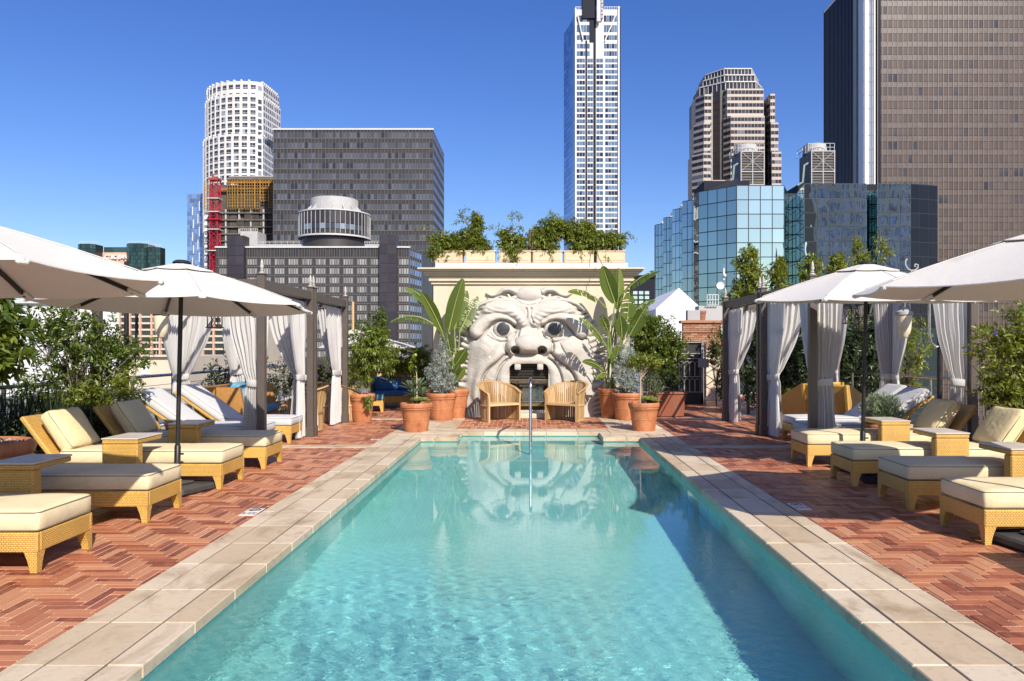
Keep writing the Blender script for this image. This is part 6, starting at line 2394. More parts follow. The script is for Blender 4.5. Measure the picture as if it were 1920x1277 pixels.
# ------------------------------------------------------------------ terracotta pots
def m_terra():
    t = NT('terracotta')
    v = t.pos()
    n1 = t.noise(t.scaled(v, (1, 1, 0.6)), 6, 5, 0.6, 0.5)
    n2 = t.noise(v, 26, 4, 0.6)
    c = t.ramp(n1, [(0.25, (0.30, 0.095, 0.038)), (0.5, (0.44, 0.165, 0.07)), (0.75, (0.52, 0.235, 0.115))])
    c = t.mix(t.rng(n2, 0.6, 0.78, 0, 0.45), c, (0.50, 0.33, 0.22))
    c = t.mix(t.rng(n1, 0.36, 0.22, 0, 0.5), c, (0.18, 0.06, 0.03))
    return t.bsdf(c, 0.6, t.bump(n2, 0.2, 0.006), spec=0.35)
M_TERRA = m_terra()
def pot(label, x, y, dia, h, name='terracotta_pot', group='terracotta pots'):
    root = thing(name, label, 'plant pot', (x, y, 0), rng.uniform(0, 6), group=group)
    r = dia / 2
    b = r * 0.70
    prof = [(0, 0), (b, 0.0), (b + 0.006, 0.012)]
    zr = h * 0.76
    def rr(z): return lerp(b, r * 0.90, z / zr)
    for z in (0.25, 0.5):
        prof.append((rr(z * zr), z * zr))
    zz = zr * 0.52
    prof += [(rr(zz), zz), (rr(zz) + 0.006, zz + 0.006), (rr(zz) + 0.006, zz + 0.016), (rr(zz), zz + 0.02)]
    prof += [(rr(zr * 0.86), zr * 0.86), (rr(zr), zr), (r * 0.93, zr + 0.006), (r * 0.955, zr + 0.02), (r * 0.94, zr + 0.034),
             (r * 0.94, zr + 0.04), (r * 0.99, zr + h * 0.09), (r * 1.0, h * 0.93), (r * 0.99, h * 0.98), (r * 0.95, h), (r * 0.88, h * 0.99), (r * 0.86, h * 0.90)]
    MB().lathe(prof, n=36, cap=False).build('pot_body', M_TERRA, root, 50)
    m = MB()
    pts = []
    m.lathe([(r * 0.87, h * 0.905), (r * 0.6, h * 0.925), (r * 0.3, h * 0.93), (0.0, h * 0.935)], n=24, cap=False).build('soil', M_SOIL, root, 50)
    return root
POTS = [
    ('terracotta pot nearest the pool on the left, holding a spiky aloe and a rosette', -2.20, 14.62, 0.62, 0.545),
    ('large terracotta pot on the left with a silver blue shrub', -1.98, 16.85, 0.68, 0.60),
    ('terracotta pot on the left behind the silver shrub, with giant paddle leaves', -1.72, 17.35, 0.62, 0.66),
    ('terracotta pot nearest the pool on the right, holding a small standard tree', 2.15, 14.72, 0.60, 0.545),
    ('large terracotta pot on the right with a silver blue shrub', 2.10, 16.95, 0.70, 0.60),
    ('terracotta pot on the right with giant paddle leaves beside the stone face', 1.80, 17.35, 0.62, 0.68),
    ('terracotta pot beside the last left cabana post, with a leafy tree', -3.66, 16.55, 0.56, 0.60),
    ('terracotta pot mostly hidden behind the aloe pot on the left', -2.55, 19.6, 0.66, 0.60),
    ('terracotta pot between the right cabana loungers, holding a clipped round plant', 5.15, 11.3, 0.52, 0.48),
]
for p in POTS: pot(*p)
root = thing('square_planter', 'brown square planter standing behind the right front pot', 'plant pot', (3.15, 17.9, 0), R(8))
MB().box((0, 0, 0.26), (0.62, 0.62, 0.52), ch=0.02, taper=1.12).build('box', m_stucco('brown_planter_clay', (0.24, 0.085, 0.05), 0.3), root)
MB().box((0, 0, 0.54), (0.74, 0.74, 0.06), ch=0.02).build('rim', bpy.data.materials['brown_planter_clay'], root)
MB().box((0, 0, 0.573), (0.6, 0.6, 0.012)).build('soil', M_SOIL, root)
def bowl():
    root = thing('clay_bowl', 'wide terracotta bowl of gravel at the left picture edge', 'plant pot', (-5.55, 7.72, 0))
    r = 0.47
    MB().lathe([(0, 0), (0.27, 0), (0.29, 0.03), (0.40, 0.36), (0.41, 0.44), (0.45, 0.45), (0.465, 0.49), (0.45, 0.52), (0.47, 0.53), (0.485, 0.58), (0.475, 0.635), (0.44, 0.655), (0.40, 0.64), (0.39, 0.60)], n=40, cap=False).build('bowl_body', M_TERRA, root, 50)
    m = MB()
    for i in range(420):
        a, q = rng.uniform(0, 6.28), 0.385 * math.sqrt(rng.random())
        s = rng.uniform(0.009, 0.02)
        m.box((q * math.cos(a), q * math.sin(a), 0.635 + rng.uniform(-0.004, 0.008)), (s * 1.3, s, s * 0.8), Euler((rng.random(), rng.random(), rng.random() * 3)), ch=s * 0.25)
    m.lathe([(0.40, 0.61), (0.39, 0.63), (0.0, 0.632)], n=24, cap=False)
    o = m.build('gravel', plain('mixed_gravel', (0.30, 0.20, 0.16), 0.9, 0.3, 30, piece=0.6), root); o['kind'] = 'stuff'
bowl()

# ------------------------------------------------------------------ lamps on posts, lantern, railings, handrail, floor signs
M_LAMP = plain('ivory_lamp_glass', (0.74, 0.63, 0.44), 0.3, 0.12, 10)
def post_lamp(label, px, py, lx, side):
    root = thing('post_lamp', label, 'lamp', (px, py, 0))
    H = 3.05
    MB().lathe([(0.0, 0), (0.09, 0), (0.08, 0.05), (0.05, 0.1), (0.042, 0.5), (0.036, H)], n=14, cap=False).build('post', M_DARK_METAL, root, 40)
    d = lx - px
    a = MB()
    a.tube([(0, 0, 1.62), (d * 0.10, 0, 1.60), (d * 0.24, 0, 1.68), (d * 0.29, 0, 1.82), (d * 0.29, 0, 2.4), (d * 0.40, 0, 2.62), (d * 0.62, 0, 2.70), (d * 0.85, 0, 2.62), (d * 0.98, 0, 2.45), (d, 0, 2.28)], 0.024, 10)
    a.build('arm', M_DARK_METAL if side < 0 else M_STEEL, root, 50)
    if side > 0:
        sc = MB()
        sc.tube([(d * 0.8 + x, 0, 2.90 + z) for (x, z) in ((-0.07, 0.20), (-0.10, 0.17), (-0.10, 0.10), (-0.06, 0.03), (0.0, 0.0), (0.07, 0.01), (0.11, 0.05), (0.11, 0.10), (0.07, 0.11), (0.05, 0.08), (0.07, 0.06))], 0.014, 7)
        sc.tube([(d * 0.8, 0, 2.90), (d * 0.8, 0, 2.66)], 0.014, 7)
        sc.build('scroll', M_CONC, root, 50)
    MB().lathe([(0.0, 2.24), (0.06, 2.24), (0.135, 2.20), (0.14, 2.15), (0.125, 2.135), (0.12, 2.13)], (d, 0, 0), 24, cap=False).build('lamp_cap', M_CONC if side > 0 else M_DARK_METAL, root, 50)
    MB().lathe([(0.12, 2.17), (0.122, 2.12), (0.108, 1.92), (0.095, 1.84), (0.065, 1.805), (0.06, 1.775), (0.04, 1.76), (0.0, 1.757)], (d, 0, 0), 28, cap=False).build('lamp_glass', M_LAMP, root, 50)
    for k in range(3):
        t = 2.1 * k
        MB().tube([(d + 0.125 * math.cos(t), 0.125 * math.sin(t), 2.19), (d + 0.03 * math.cos(t), 0.03 * math.sin(t), 2.34)], 0.006, 5).build('hanger', M_DARK_METAL, root)
post_lamp('ivory glass lamp hanging from a dark pipe post left of the left cabana', -6.86, 13.0, -6.27, -1)
post_lamp('ivory glass lamp hanging from a post before the right cabana curtains', 6.93, 13.05, 6.33, 1)

def lantern(label, x, y, z):
    root = thing('lantern', label, 'lantern', (x, y, z))
    fr = MB()
    for sx in (-1, 1):
        for sy in (-1, 1): fr.box((sx * 0.085, sy * 0.085, 0.13), (0.014, 0.014, 0.26))
    fr.box((0, 0, 0.0), (0.21, 0.21, 0.02)); fr.box((0, 0, 0.26), (0.21, 0.21, 0.02))
    fr.build('cage', M_DARK_METAL, root)
    MB().lathe([(0.14, 0.27), (0.10, 0.32), (0.04, 0.37), (0.0, 0.38)], n=4, cap=False).build('hood', M_DARK_METAL, root)
    for sy in (-1, 1):
        for (a, b) in (((-0.08, 0.01), (0.08, 0.25)), ((0.08, 0.01), (-0.08, 0.25))):
            MB().bar((a[0], sy * 0.088, a[1]), (b[0], sy * 0.088, b[1]), 0.008).build('grille_bar', M_DARK_METAL, root)
    MB().tube([(0, 0, 0.37), (0, 0, 2.46 - z)], 0.005, 5).build('chain', M_DARK_METAL, root)
lantern('dark metal lantern hanging inside the nearer left cabana', -5.16, 12.5, 1.92)
lantern('dark metal lantern hanging inside the nearer right cabana', 5.32, 12.9, 2.0)

def railing(label, x, ya, yb):
    root = thing('cable_railing', label, 'railing', (x, 0, 0))
    n = int((yb - ya) / 1.55)
    for i in range(n + 1):
        y = lerp(ya, yb, i / n)
        MB().tube([(0, y, 0), (0, y, 1.04)], 0.024, 10).build('post', M_STEEL, root, 40)
    MB().tube([(0, ya - 0.1, 1.06), (0, yb + 0.1, 1.06)], 0.03, 10).build('top_rail', M_STEEL, root, 40)
    for k in range(7):
        MB().tube([(0, ya, 0.13 + k * 0.125), (0, yb, 0.13 + k * 0.125)], 0.0055, 6).build('cable', M_STEEL, root, 40)
railing('steel cable railing along the left edge of the terrace', -7.1, 2.0, 22.0)
railing('steel cable railing along the right edge of the terrace', 7.1, 2.0, 22.0)
def curb(label, x):
    root = thing('edge_kerb', label, 'kerb', (x, 0, 0))
    MB().box((0, 9.5, 0.05), (0.22, 32, 0.12), ch=0.015).build('kerb_stone', M_PARAPET, root)
curb('low concrete kerb under the left railing', -7.24)
curb('low concrete kerb under the right railing', 7.24)

def handrail():
    root = thing('pool_handrail', 'single steel handrail over the pool steps, seen end on', 'handrail', (-0.02, 0, 0))
    pts = [(0, 13.05, -1.0), (0, 13.05, 0.92), (0, 13.08, 1.0), (0, 13.15, 1.045), (0, 13.3, 1.05), (0, 14.5, 0.80), (0, 14.72, 0.74), (0, 14.80, 0.66), (0, 14.82, 0.55), (0, 14.82, 0.0)]
    MB().tube(pts, 0.026, 12).build('rail', M_STEEL, root, 60)
    MB().lathe([(0.0, 0.007), (0.05, 0.007), (0.05, 0.02), (0.03, 0.03)], (0, 14.82, 0.0), 18, cap=False).build('flange', M_STEEL, root, 40)
handrail()

M_SIGN_T = plain('white_sign_tile', (0.62, 0.60, 0.57), 0.35, 0.12, 20)
M_SIGN_K = plain('black_sign_print', (0.02, 0.02, 0.022), 0.5)
def floor_sign(label, x, y, kind, w=0.15, d=0.15):
    root = thing('floor_sign', label, 'sign', (x, y, 0.003))
    MB().box((0, 0, 0), (w, d, 0.008), ch=0.002).build('tile', M_SIGN_T, root)
    z = 0.0065
    if kind == 'no_diving':
        ring = MB()
        P = []
        for (r0, zz) in ((0.056, z), (0.045, z)):
            P.append([(r0 * math.cos(a), r0 * math.sin(a), zz) for a in [2 * math.pi * k / 28 for k in range(28)]])
        ring.grid(P[::-1], closed=True)
        ring.add([(-0.040, -0.030, z), (-0.030, -0.040, z), (0.040, 0.030, z), (0.030, 0.040, z)], [(0, 1, 2, 3)])
        ring.build('ring_print', M_SIGN_K, root)
        f = MB()
        zz = z - 0.0008
        f.add([(0.020, 0.034, zz), (0.033, 0.030, zz), (0.030, 0.018, zz), (0.018, 0.020, zz)], [(3, 2, 1, 0)])
        f.add([(0.016, 0.020, zz), (0.024, 0.010, zz), (-0.008, -0.024, zz), (-0.016, -0.014, zz)], [(3, 2, 1, 0)])
        f.add([(-0.036, 0.006, zz), (-0.033, 0.000, zz), (-0.012, -0.006, zz), (-0.014, 0.000, zz)], [(3, 2, 1, 0)])
        f.build('diver_print', M_SIGN_K, root)
    else:
        cv = bpy.data.curves.new('sign_text', 'FONT')
        cv.body = kind
        cv.size = 0.075
        cv.align_x = 'CENTER'; cv.align_y = 'CENTER'
        tmp = bpy.data.objects.new('sign_text', cv)
        me = bpy.data.meshes.new_from_object(tmp)
        bpy.data.objects.remove(tmp)
        me.materials.clear(); me.materials.append(M_SIGN_K)
        link('print', me, root, (0, 0, z))
floor_sign('small white no diving tile in the brick left of the pool', -2.71, 7.52, 'no_diving')
floor_sign('white depth tile next to the no diving tile left of the pool', -2.71, 7.36, '3 FT')
floor_sign('small white no diving tile in the brick right of the pool', 2.68, 7.78, 'no_diving')
floor_sign('white depth tile next to the no diving tile right of the pool', 2.68, 7.62, '3 FT')
floor_sign('white marker tile in the brick left of the far pool corner', -2.70, 13.3, 'no_diving', 0.15, 0.15)

def bag():
    root = thing('beach_bag', 'dark patterned bag lying under the lounger third from the right front', 'bag', (4.02, 9.05, 0))
    me = weld(rounded_block(0.30, 0.18, 0.14, 0.05, 8, 6, 4, bulge=0.01, seed=4, jit=0.008).mesh('bag_body', plain('navy_print_cloth', (0.05, 0.05, 0.09), 0.9, 0.9, 40)))
    link('bag_body', me, root, (0, 0, 0.075))
    MB().tube([(-0.1, 0, 0.13), (-0.06, -0.03, 0.17), (0.03, -0.03, 0.165), (0.08, 0, 0.13)], 0.008, 6).build('strap', M_DARK_METAL, root, 60)
bag()
def antenna():
    Y = 26.0
    root = thing('roof_antenna', 'white dish and antenna mast above the lattice right of the gate', 'antenna', tuple(at(1357, 575, Y)))
    MB().tube([(0, 0, -1.5), (0, 0, 1.45)], 0.02, 8).build('mast', M_STEEL, root, 40)
    MB().tube([(0, 0, 0.9), (0, 0, 1.3)], 0.035, 8).build('aerial', M_WHITE_PAINT, root, 40)
    d = MB().lathe([(0.0, 0.0), (0.10, 0.015), (0.17, 0.05), (0.175, 0.055), (0.10, 0.03), (0.0, 0.02)], n=20, cap=False).build('dish', M_WHITE_PAINT, root, 50)
    d.location = (-0.12, -0.06, 0.70); d.scale = (0.75, 0.75, 0.75); d.rotation_euler = (R(80), 0, R(-15))
    d = MB().lathe([(0.0, -0.06), (0.05, -0.045), (0.065, 0.0), (0.05, 0.045), (0.0, 0.06)], n=14, cap=False).build('globe', M_WHITE_PAINT, root, 60)
    d.location = (0.02, -0.04, 1.05)
    root = thing('white_railing', 'small white railing on the roof behind the lattice at the right rear', 'railing', tuple(at(1326, 572, 25.0)))
    m = MB()
    for k in range(5): m.bar((k * 0.09, 0, 0), (k * 0.09, 0, 0.34), 0.018)
    for z in (0.0, 0.17, 0.34): m.bar((0, 0, z), (0.36, 0, z), 0.018)
    m.build('bars', M_WHITE_PAINT, root)
    MB().box((0.3, 0.4, -0.5), (1.1, 0.6, 0.96)).build('plinth', M_CONC, root)
antenna()
# ------------------------------------------------------------------ plants
def m_leaf(name, stops, trans=0.3, rough=0.42, tcol=None):
    t = NT(name)
    c = t.ramp(t.rand(), stops)
    n = t.noise(t.pos(), 1.6, 2)
    c = t.mix(1.0, c, t.rng(n, 0.3, 0.7, 0.8, 1.2), 'MULTIPLY')
    mid = stops[len(stops) // 2][1]
    tc = tcol or (min(1, mid[0] * 2.4 + 0.02), min(1, mid[1] * 2.1 + 0.02), mid[2] * 0.9)
    return t.bsdf(c, rough, None, spec=0.5, trans=(trans, tc))
L_DARK = m_leaf('dark_leaf', [(0, (0.024, 0.055, 0.011)), (0.5, (0.066, 0.106, 0.015)), (0.85, (0.135, 0.18, 0.026)), (1, (0.23, 0.245, 0.045))])
L_MID = m_leaf('mid_leaf', [(0, (0.035, 0.075, 0.013)), (0.5, (0.10, 0.148, 0.018)), (0.85, (0.175, 0.215, 0.030)), (1, (0.28, 0.285, 0.06))])
L_YEL = m_leaf('yellow_green_leaf', [(0, (0.062, 0.10, 0.015)), (0.5, (0.145, 0.19, 0.026)), (0.85, (0.22, 0.25, 0.04)), (1, (0.31, 0.29, 0.07))])
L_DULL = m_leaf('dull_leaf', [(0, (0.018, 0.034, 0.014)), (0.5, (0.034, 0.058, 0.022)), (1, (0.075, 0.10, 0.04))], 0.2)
L_SILVER = m_leaf('silver_leaf', [(0, (0.20, 0.25, 0.22)), (0.5, (0.34, 0.40, 0.36)), (1, (0.52, 0.56, 0.50))], 0.15, 0.6, (0.3, 0.36, 0.3))
L_ALOE = m_leaf('grey_green_leaf', [(0, (0.12, 0.17, 0.10)), (0.5, (0.19, 0.25, 0.145)), (1, (0.28, 0.33, 0.20))], 0.12, 0.5)
L_ROSE = m_leaf('pale_rosette_leaf', [(0, (0.26, 0.33, 0.09)), (0.5, (0.36, 0.42, 0.15)), (1, (0.48, 0.50, 0.24))], 0.2, 0.5)
L_PURPLE = m_leaf('violet_flower', [(0, (0.07, 0.05, 0.26)), (0.5, (0.12, 0.09, 0.38)), (1, (0.24, 0.19, 0.52))], 0.25, 0.6, (0.3, 0.25, 0.7))
L_ORANGE = m_leaf('orange_flower', [(0, (0.45, 0.13, 0.03)), (0.5, (0.6, 0.24, 0.05)), (1, (0.62, 0.34, 0.10))], 0.2, 0.6)
L_BIG = None
M_BARK = plain('grey_brown_bark', (0.16, 0.125, 0.095), 0.9, 0.3, 14, 0.4)
M_BARK_R = plain('red_brown_bark', (0.17, 0.085, 0.06), 0.9, 0.3, 14, 0.4)

def leaf_mesh(name, pos, dirs, nrm, ln, wd, mat, big=False):
    """many leaf blades: pos, dirs, nrm are N x 3, ln and wd are N"""
    d = dirs / np.linalg.norm(dirs, axis=1, keepdims=True)
    s = np.cross(d, nrm); s /= np.maximum(1e-6, np.linalg.norm(s, axis=1, keepdims=True))
    n = np.cross(s, d)
    L, W = ln[:, None], wd[:, None]
    N = len(pos)
    if big:
        # base, two pairs of edge points, tip, drooping a little
        v = np.stack([pos, pos + d * L * 0.30 + s * W * 0.42 + n * L * 0.05, pos + d * L * 0.30 - s * W * 0.42 + n * L * 0.05,
                      pos + d * L * 0.65 + s * W * 0.46 + n * L * 0.03, pos + d * L * 0.65 - s * W * 0.46 + n * L * 0.03,
                      pos + d * L - n * L * 0.06, pos + d * L * 0.48 - n * L * 0.0], 1)
        f = np.array([[0, 1, 6], [0, 6, 2], [1, 3, 6], [2, 6, 4], [3, 5, 6], [4, 6, 5]])
    else:
        v = np.stack([pos, pos + d * L * 0.48 + s * W * 0.5 + n * W * 0.16, pos + d * L - n * L * 0.05, pos + d * L * 0.48 - s * W * 0.5 + n * W * 0.16], 1)
        f = np.array([[0, 1, 2], [0, 2, 3]])
    k = v.shape[1]
    V = v.reshape(-1, 3)
    F = (f[None, :, :] + (np.arange(N) * k)[:, None, None]).reshape(-1, 3)
    me = bpy.data.meshes.new(name)
    me.vertices.add(len(V)); me.vertices.foreach_set('co', V.astype(np.float32).ravel())
    me.loops.add(F.size); me.loops.foreach_set('vertex_index', F.astype(np.int32).ravel())
    me.polygons.add(len(F)); me.polygons.foreach_set('loop_start', (np.arange(len(F)) * 3).astype(np.int32))
    me.update(calc_edges=True)
    me.materials.append(mat)
    return me

def unit(a): return a / np.maximum(1e-6, np.linalg.norm(a, axis=1, keepdims=True))

def twigs_in(blobs, n, shell=0.45):
    """twig tips spread through ellipsoids (centre, radii, weight)"""
    w = np.array([b[2] if len(b) > 2 else b[1][0] * b[1][1] * b[1][2] for b in blobs], float)
    w /= w.sum()
    ids = nrng.choice(len(blobs), n, p=w)
    c = np.array([b[0] for b in blobs], float)[ids]
    r = np.array([b[1] for b in blobs], float)[ids]
    q = unit(nrng.normal(size=(n, 3)))
    rad = nrng.random(n) ** shell
    lump = 1 + 0.16 * np.sin(q[:, 0] * 5.1 + ids) * np.sin(q[:, 2] * 4.3 + 1.7 * ids) + nrng.normal(0, 0.05, n)
    return c + q * r * (rad * lump)[:, None], c, q

def foliage(root, blobs, n_twig, per, ln, wd, mat, name='crown', droop=0.1, up=0.35, spread=0.85, twig=0.14, shell=0.45, big=False, normal_up=0.6, seed=0):
    tip, c, q = twigs_in(blobs, n_twig, shell)
    tdir = unit(q * 0.8 + nrng.normal(0, 0.45, tip.shape) + np.array([0, 0, up]))
    T = np.repeat(tip, per, 0); D = np.repeat(tdir, per, 0)
    N = len(T)
    along = nrng.random(N)
    pos = T - D * (along * twig)[:, None] + nrng.normal(0, twig * 0.06, (N, 3))
    rnd = unit(nrng.normal(size=(N, 3)))
    rad = unit(rnd - D * np.sum(rnd * D, 1)[:, None])
    dirs = unit(D * (1 - spread * 0.6) + rad * spread + np.array([0, 0, -droop]))
    nr = unit(np.array([0, 0, normal_up]) + D * 0.35 + nrng.normal(0, 0.38, (N, 3)))
    L = ln * nrng.uniform(0.65, 1.2, N); W = wd * nrng.uniform(0.75, 1.2, N)
    o = link(name, leaf_mesh(name, pos, dirs, nr, L, W, mat, big), root)
    if name == 'flowers': o['kind'] = 'stuff'
    return tip

def woody(root, base, tips, r0, name='trunk', mat=None, trunk_top=None, n=40, r1=0.006, lean=0.0):
    """a trunk that forks towards a sample of the twig tips"""
    m = MB()
    base = Vector(base)
    top = Vector(trunk_top) if trunk_top is not None else base + Vector((0, 0, 0.4))
    mid = (base + top) / 2 + Vector((rng.uniform(-1, 1), rng.uniform(-1, 1), 0)) * 0.04 * (top - base).length
    m.tube([base, mid, top], [r0, r0 * 0.85, r0 * 0.7], 8)
    idx = list(range(len(tips))); rng.shuffle(idx)
    for i in idx[:n]:
        t = Vector(tips[i])
        s = base.lerp(top, rng.uniform(0.55, 1.0))
        k = s.lerp(t, 0.5) + Vector((rng.uniform(-1, 1), rng.uniform(-1, 1), rng.uniform(0, 1.0))) * 0.10 * (t - s).length
        m.tube([s, k, t], [r0 * 0.38, r0 * 0.2, r1 * 0.5], 5, cap=False)
    m.build(name, mat or M_BARK, root, 60)

def shrub(name, label, cat, loc, blobs, n_twig, per, ln, wd, mat, trunk_r=0.03, trunk_h=0.4, bark=None, group=None, branches=40, base=(0, 0, 0), **kw):
    root = thing(name, label, cat, loc, 0, group)
    tips = foliage(root, blobs, n_twig, per, ln, wd, mat, **kw)
    woody(root, base, tips, trunk_r, 'trunk', bark, (base[0], base[1], base[2] + trunk_h), branches)
    return root

# --- left side
shrub('broadleaf_shrub', 'large dark broadleaf shrub with whorled leaves at the left picture edge', 'shrub', (-6.35, 8.55, 0.0),
      [((0.05, 0.0, 1.75), (0.62, 0.7, 0.60)), ((-0.4, -0.1, 2.0), (0.6, 0.6, 0.42)), ((0.25, -0.15, 1.45), (0.40, 0.5, 0.35)), ((-0.5, 0, 1.3), (0.6, 0.5, 0.4))],
      560, 16, 0.15, 0.048, L_DARK, 0.055, 0.9, M_BARK_R, branches=60, spread=0.95, up=0.5, twig=0.07, big=True, shell=0.4)
shrub('leafy_shrub', 'sunlit green shrub between the left picture edge shrub and the left cabana', 'shrub', (-6.45, 10.9, 0.0),
      [((0.0, 0, 1.6), (0.80, 0.6, 0.62)), ((0.55, 0.1, 1.5), (0.50, 0.5, 0.48)), ((-0.35, 0.1, 1.9), (0.5, 0.5, 0.4)), ((0.35, 0.1, 0.85), (0.7, 0.5, 0.35)), ((-0.4, -0.1, 0.9), (0.55, 0.5, 0.5))],
      720, 12, 0.085, 0.032, L_DARK, 0.045, 1.0, branches=90, spread=0.9, twig=0.13, shell=0.42)
shrub('leafy_shrub', 'low bright green shrub in front of the left railing, behind the loungers', 'shrub', (-6.12, 10.6, 0.0),
      [((0.0, 0, 0.85), (0.40, 0.34, 0.34)), ((0.42, 0.0, 1.08), (0.22, 0.25, 0.24)), ((-0.35, -0.05, 0.7), (0.38, 0.35, 0.36)), ((-0.1, 0.0, 0.4), (0.5, 0.3, 0.34))],
      420, 12, 0.085, 0.028, L_YEL, 0.03, 0.4, branches=40, spread=0.8, up=0.7, twig=0.12)
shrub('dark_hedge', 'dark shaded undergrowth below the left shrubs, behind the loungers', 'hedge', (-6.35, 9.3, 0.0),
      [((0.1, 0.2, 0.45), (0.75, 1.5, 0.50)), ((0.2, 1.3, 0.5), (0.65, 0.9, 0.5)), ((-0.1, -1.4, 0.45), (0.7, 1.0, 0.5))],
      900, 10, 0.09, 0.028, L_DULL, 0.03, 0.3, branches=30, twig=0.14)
shrub('small_shrub', 'yellow green leaf tuft at the left picture edge above the clay bowl', 'plant', (-5.42, 7.55, 0.62),
      [((-0.05, 0.0, 0.22), (0.16, 0.16, 0.20))], 40, 12, 0.11, 0.035, L_YEL, 0.012, 0.15, up=0.8, big=True, twig=0.08)
def reeds():
    root = thing('reed_clump', 'clump of thin upright reeds between the two left shrubs', 'plant', (-6.6, 9.9, 0.0))
    N = 300
    pos = np.stack([nrng.normal(0, 0.32, N), nrng.normal(0, 0.3, N), np.zeros(N)], 1)
    d = np.stack([nrng.normal(0, 0.10, N), nrng.normal(0, 0.10, N), np.ones(N)], 1)
    nr = unit(nrng.normal(size=(N, 3)) + np.array([0, -0.6, 0]))
    o = link('reeds', leaf_mesh('reeds', pos, d, nr, nrng.uniform(0.6, 1.25, N), np.full(N, 0.010), L_DULL), root)
reeds()
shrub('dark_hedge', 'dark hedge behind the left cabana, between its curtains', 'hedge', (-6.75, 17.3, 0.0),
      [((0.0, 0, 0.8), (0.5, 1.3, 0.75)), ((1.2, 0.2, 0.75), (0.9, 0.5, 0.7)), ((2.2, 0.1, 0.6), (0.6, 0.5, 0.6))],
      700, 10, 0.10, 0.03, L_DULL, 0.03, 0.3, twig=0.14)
POT_TOP = 0.56
shrub('potted_tree', 'leafy green tree in the terracotta pot beside the last left cabana post', 'tree', (-3.66, 16.55, POT_TOP - 0.02),
      [((0.12, 0.05, 1.05), (0.50, 0.45, 0.55)), ((0.40, 0.1, 0.9), (0.40, 0.4, 0.48)), ((0.0, 0.0, 0.55), (0.32, 0.32, 0.36)), ((0.3, -0.05, 1.3), (0.34, 0.32, 0.3))],
      560, 12, 0.105, 0.026, L_MID, 0.03, 0.7, branches=60, droop=0.75, spread=0.7, up=0.2, twig=0.15)
shrub('trailing_sprig', 'sprig of leaves trailing over the rim of the pot by the last left cabana post', 'plant', (-3.46, 16.24, 0.50),
      [((0.0, 0, 0.0), (0.10, 0.06, 0.12)), ((0.03, 0, -0.14), (0.08, 0.05, 0.08))], 22, 9, 0.11, 0.028, L_MID, 0.006, 0.08, droop=1.0, up=-0.5, twig=0.08, branches=10)
shrub('slender_tree', 'slender column tree rising behind the left potted tree', 'tree', (-4.1, 19.6, 0.0),
      [((0.15, 0, 1.9), (0.40, 0.35, 0.42)), ((0.2, 0, 2.35), (0.26, 0.25, 0.36)), ((0.1, 0, 1.5), (0.45, 0.4, 0.4)), ((-0.35, 0, 2.1), (0.3, 0.3, 0.28), 0.012)],
      430, 11, 0.085, 0.032, L_DARK, 0.035, 1.3, branches=40, twig=0.12)
shrub('citrus_tree', 'round citrus tree with green fruit behind the left clay pots', 'tree', (-2.95, 19.4, 0.0),
      [((0.0, 0, 1.25), (0.62, 0.5, 0.50)), ((-0.55, 0.1, 1.1), (0.45, 0.4, 0.42)), ((0.3, -0.1, 0.85), (0.4, 0.35, 0.3))],
      520, 11, 0.085, 0.034, L_MID, 0.035, 0.8, branches=50, twig=0.12)
fr = MB()
for (px, py, wh) in ((756, 677, 'leftmost and brightest'), (791, 676, 'rightmost'), (779, 666, 'topmost'), (768, 690, 'lowest')):
    p = at(px, py, 19.05)
    o = MB().lathe([(0.0, -0.045), (0.03, -0.036), (0.044, 0.0), (0.03, 0.036), (0.0, 0.045)], n=12, cap=False).build('lime', plain('lime_skin', (0.32, 0.40, 0.06), 0.4) if 'lime_skin' not in bpy.data.materials else bpy.data.materials['lime_skin'], None, 60)
    o.location = p
    tag(o, wh + ' of the pale green fruits hanging in the citrus tree', 'fruit', 'green citrus fruit')
shrub('background_hedge', 'bright green hedge behind the yellow wicker armchair on the left', 'hedge', (-4.3, 22.8, 0.0),
      [((0.0, 0, 0.7), (1.4, 0.5, 0.75)), ((1.3, 0, 0.7), (0.9, 0.5, 0.7)), ((-1.2, 0, 0.8), (1.0, 0.5, 0.8))],
      620, 10, 0.09, 0.034, L_YEL, 0.03, 0.4, twig=0.13)

def wood_post():
    root = thing('umbrella_post', 'yellow wooden post of a closed parasol behind the potted tree', 'umbrella', (-4.33, 18.6, 0))
    MB().tube([(0, 0, 0), (0, 0, 2.70)], 0.032, 10).build('pole', M_BAMBOO, root, 50)
    can = MB()
    P = []
    for i in range(7):
        t = i / 6
        P.append([((0.06 + 1.1 * t) * math.cos(a) + 0.35 * t, (0.06 + 1.1 * t) * math.sin(a), 2.02 - 0.42 * t + 0.02 * math.sin(3 * a)) for a in [2 * math.pi * k / 24 for k in range(24)]])
    can.grid(P, closed=True)
    Q = [[(p[0], p[1], p[2] - 0.008) for p in r] for r in P]
    can.grid(Q[::-1], closed=True)
    can.build('canopy', M_CANOPY, root, 40)
wood_post()

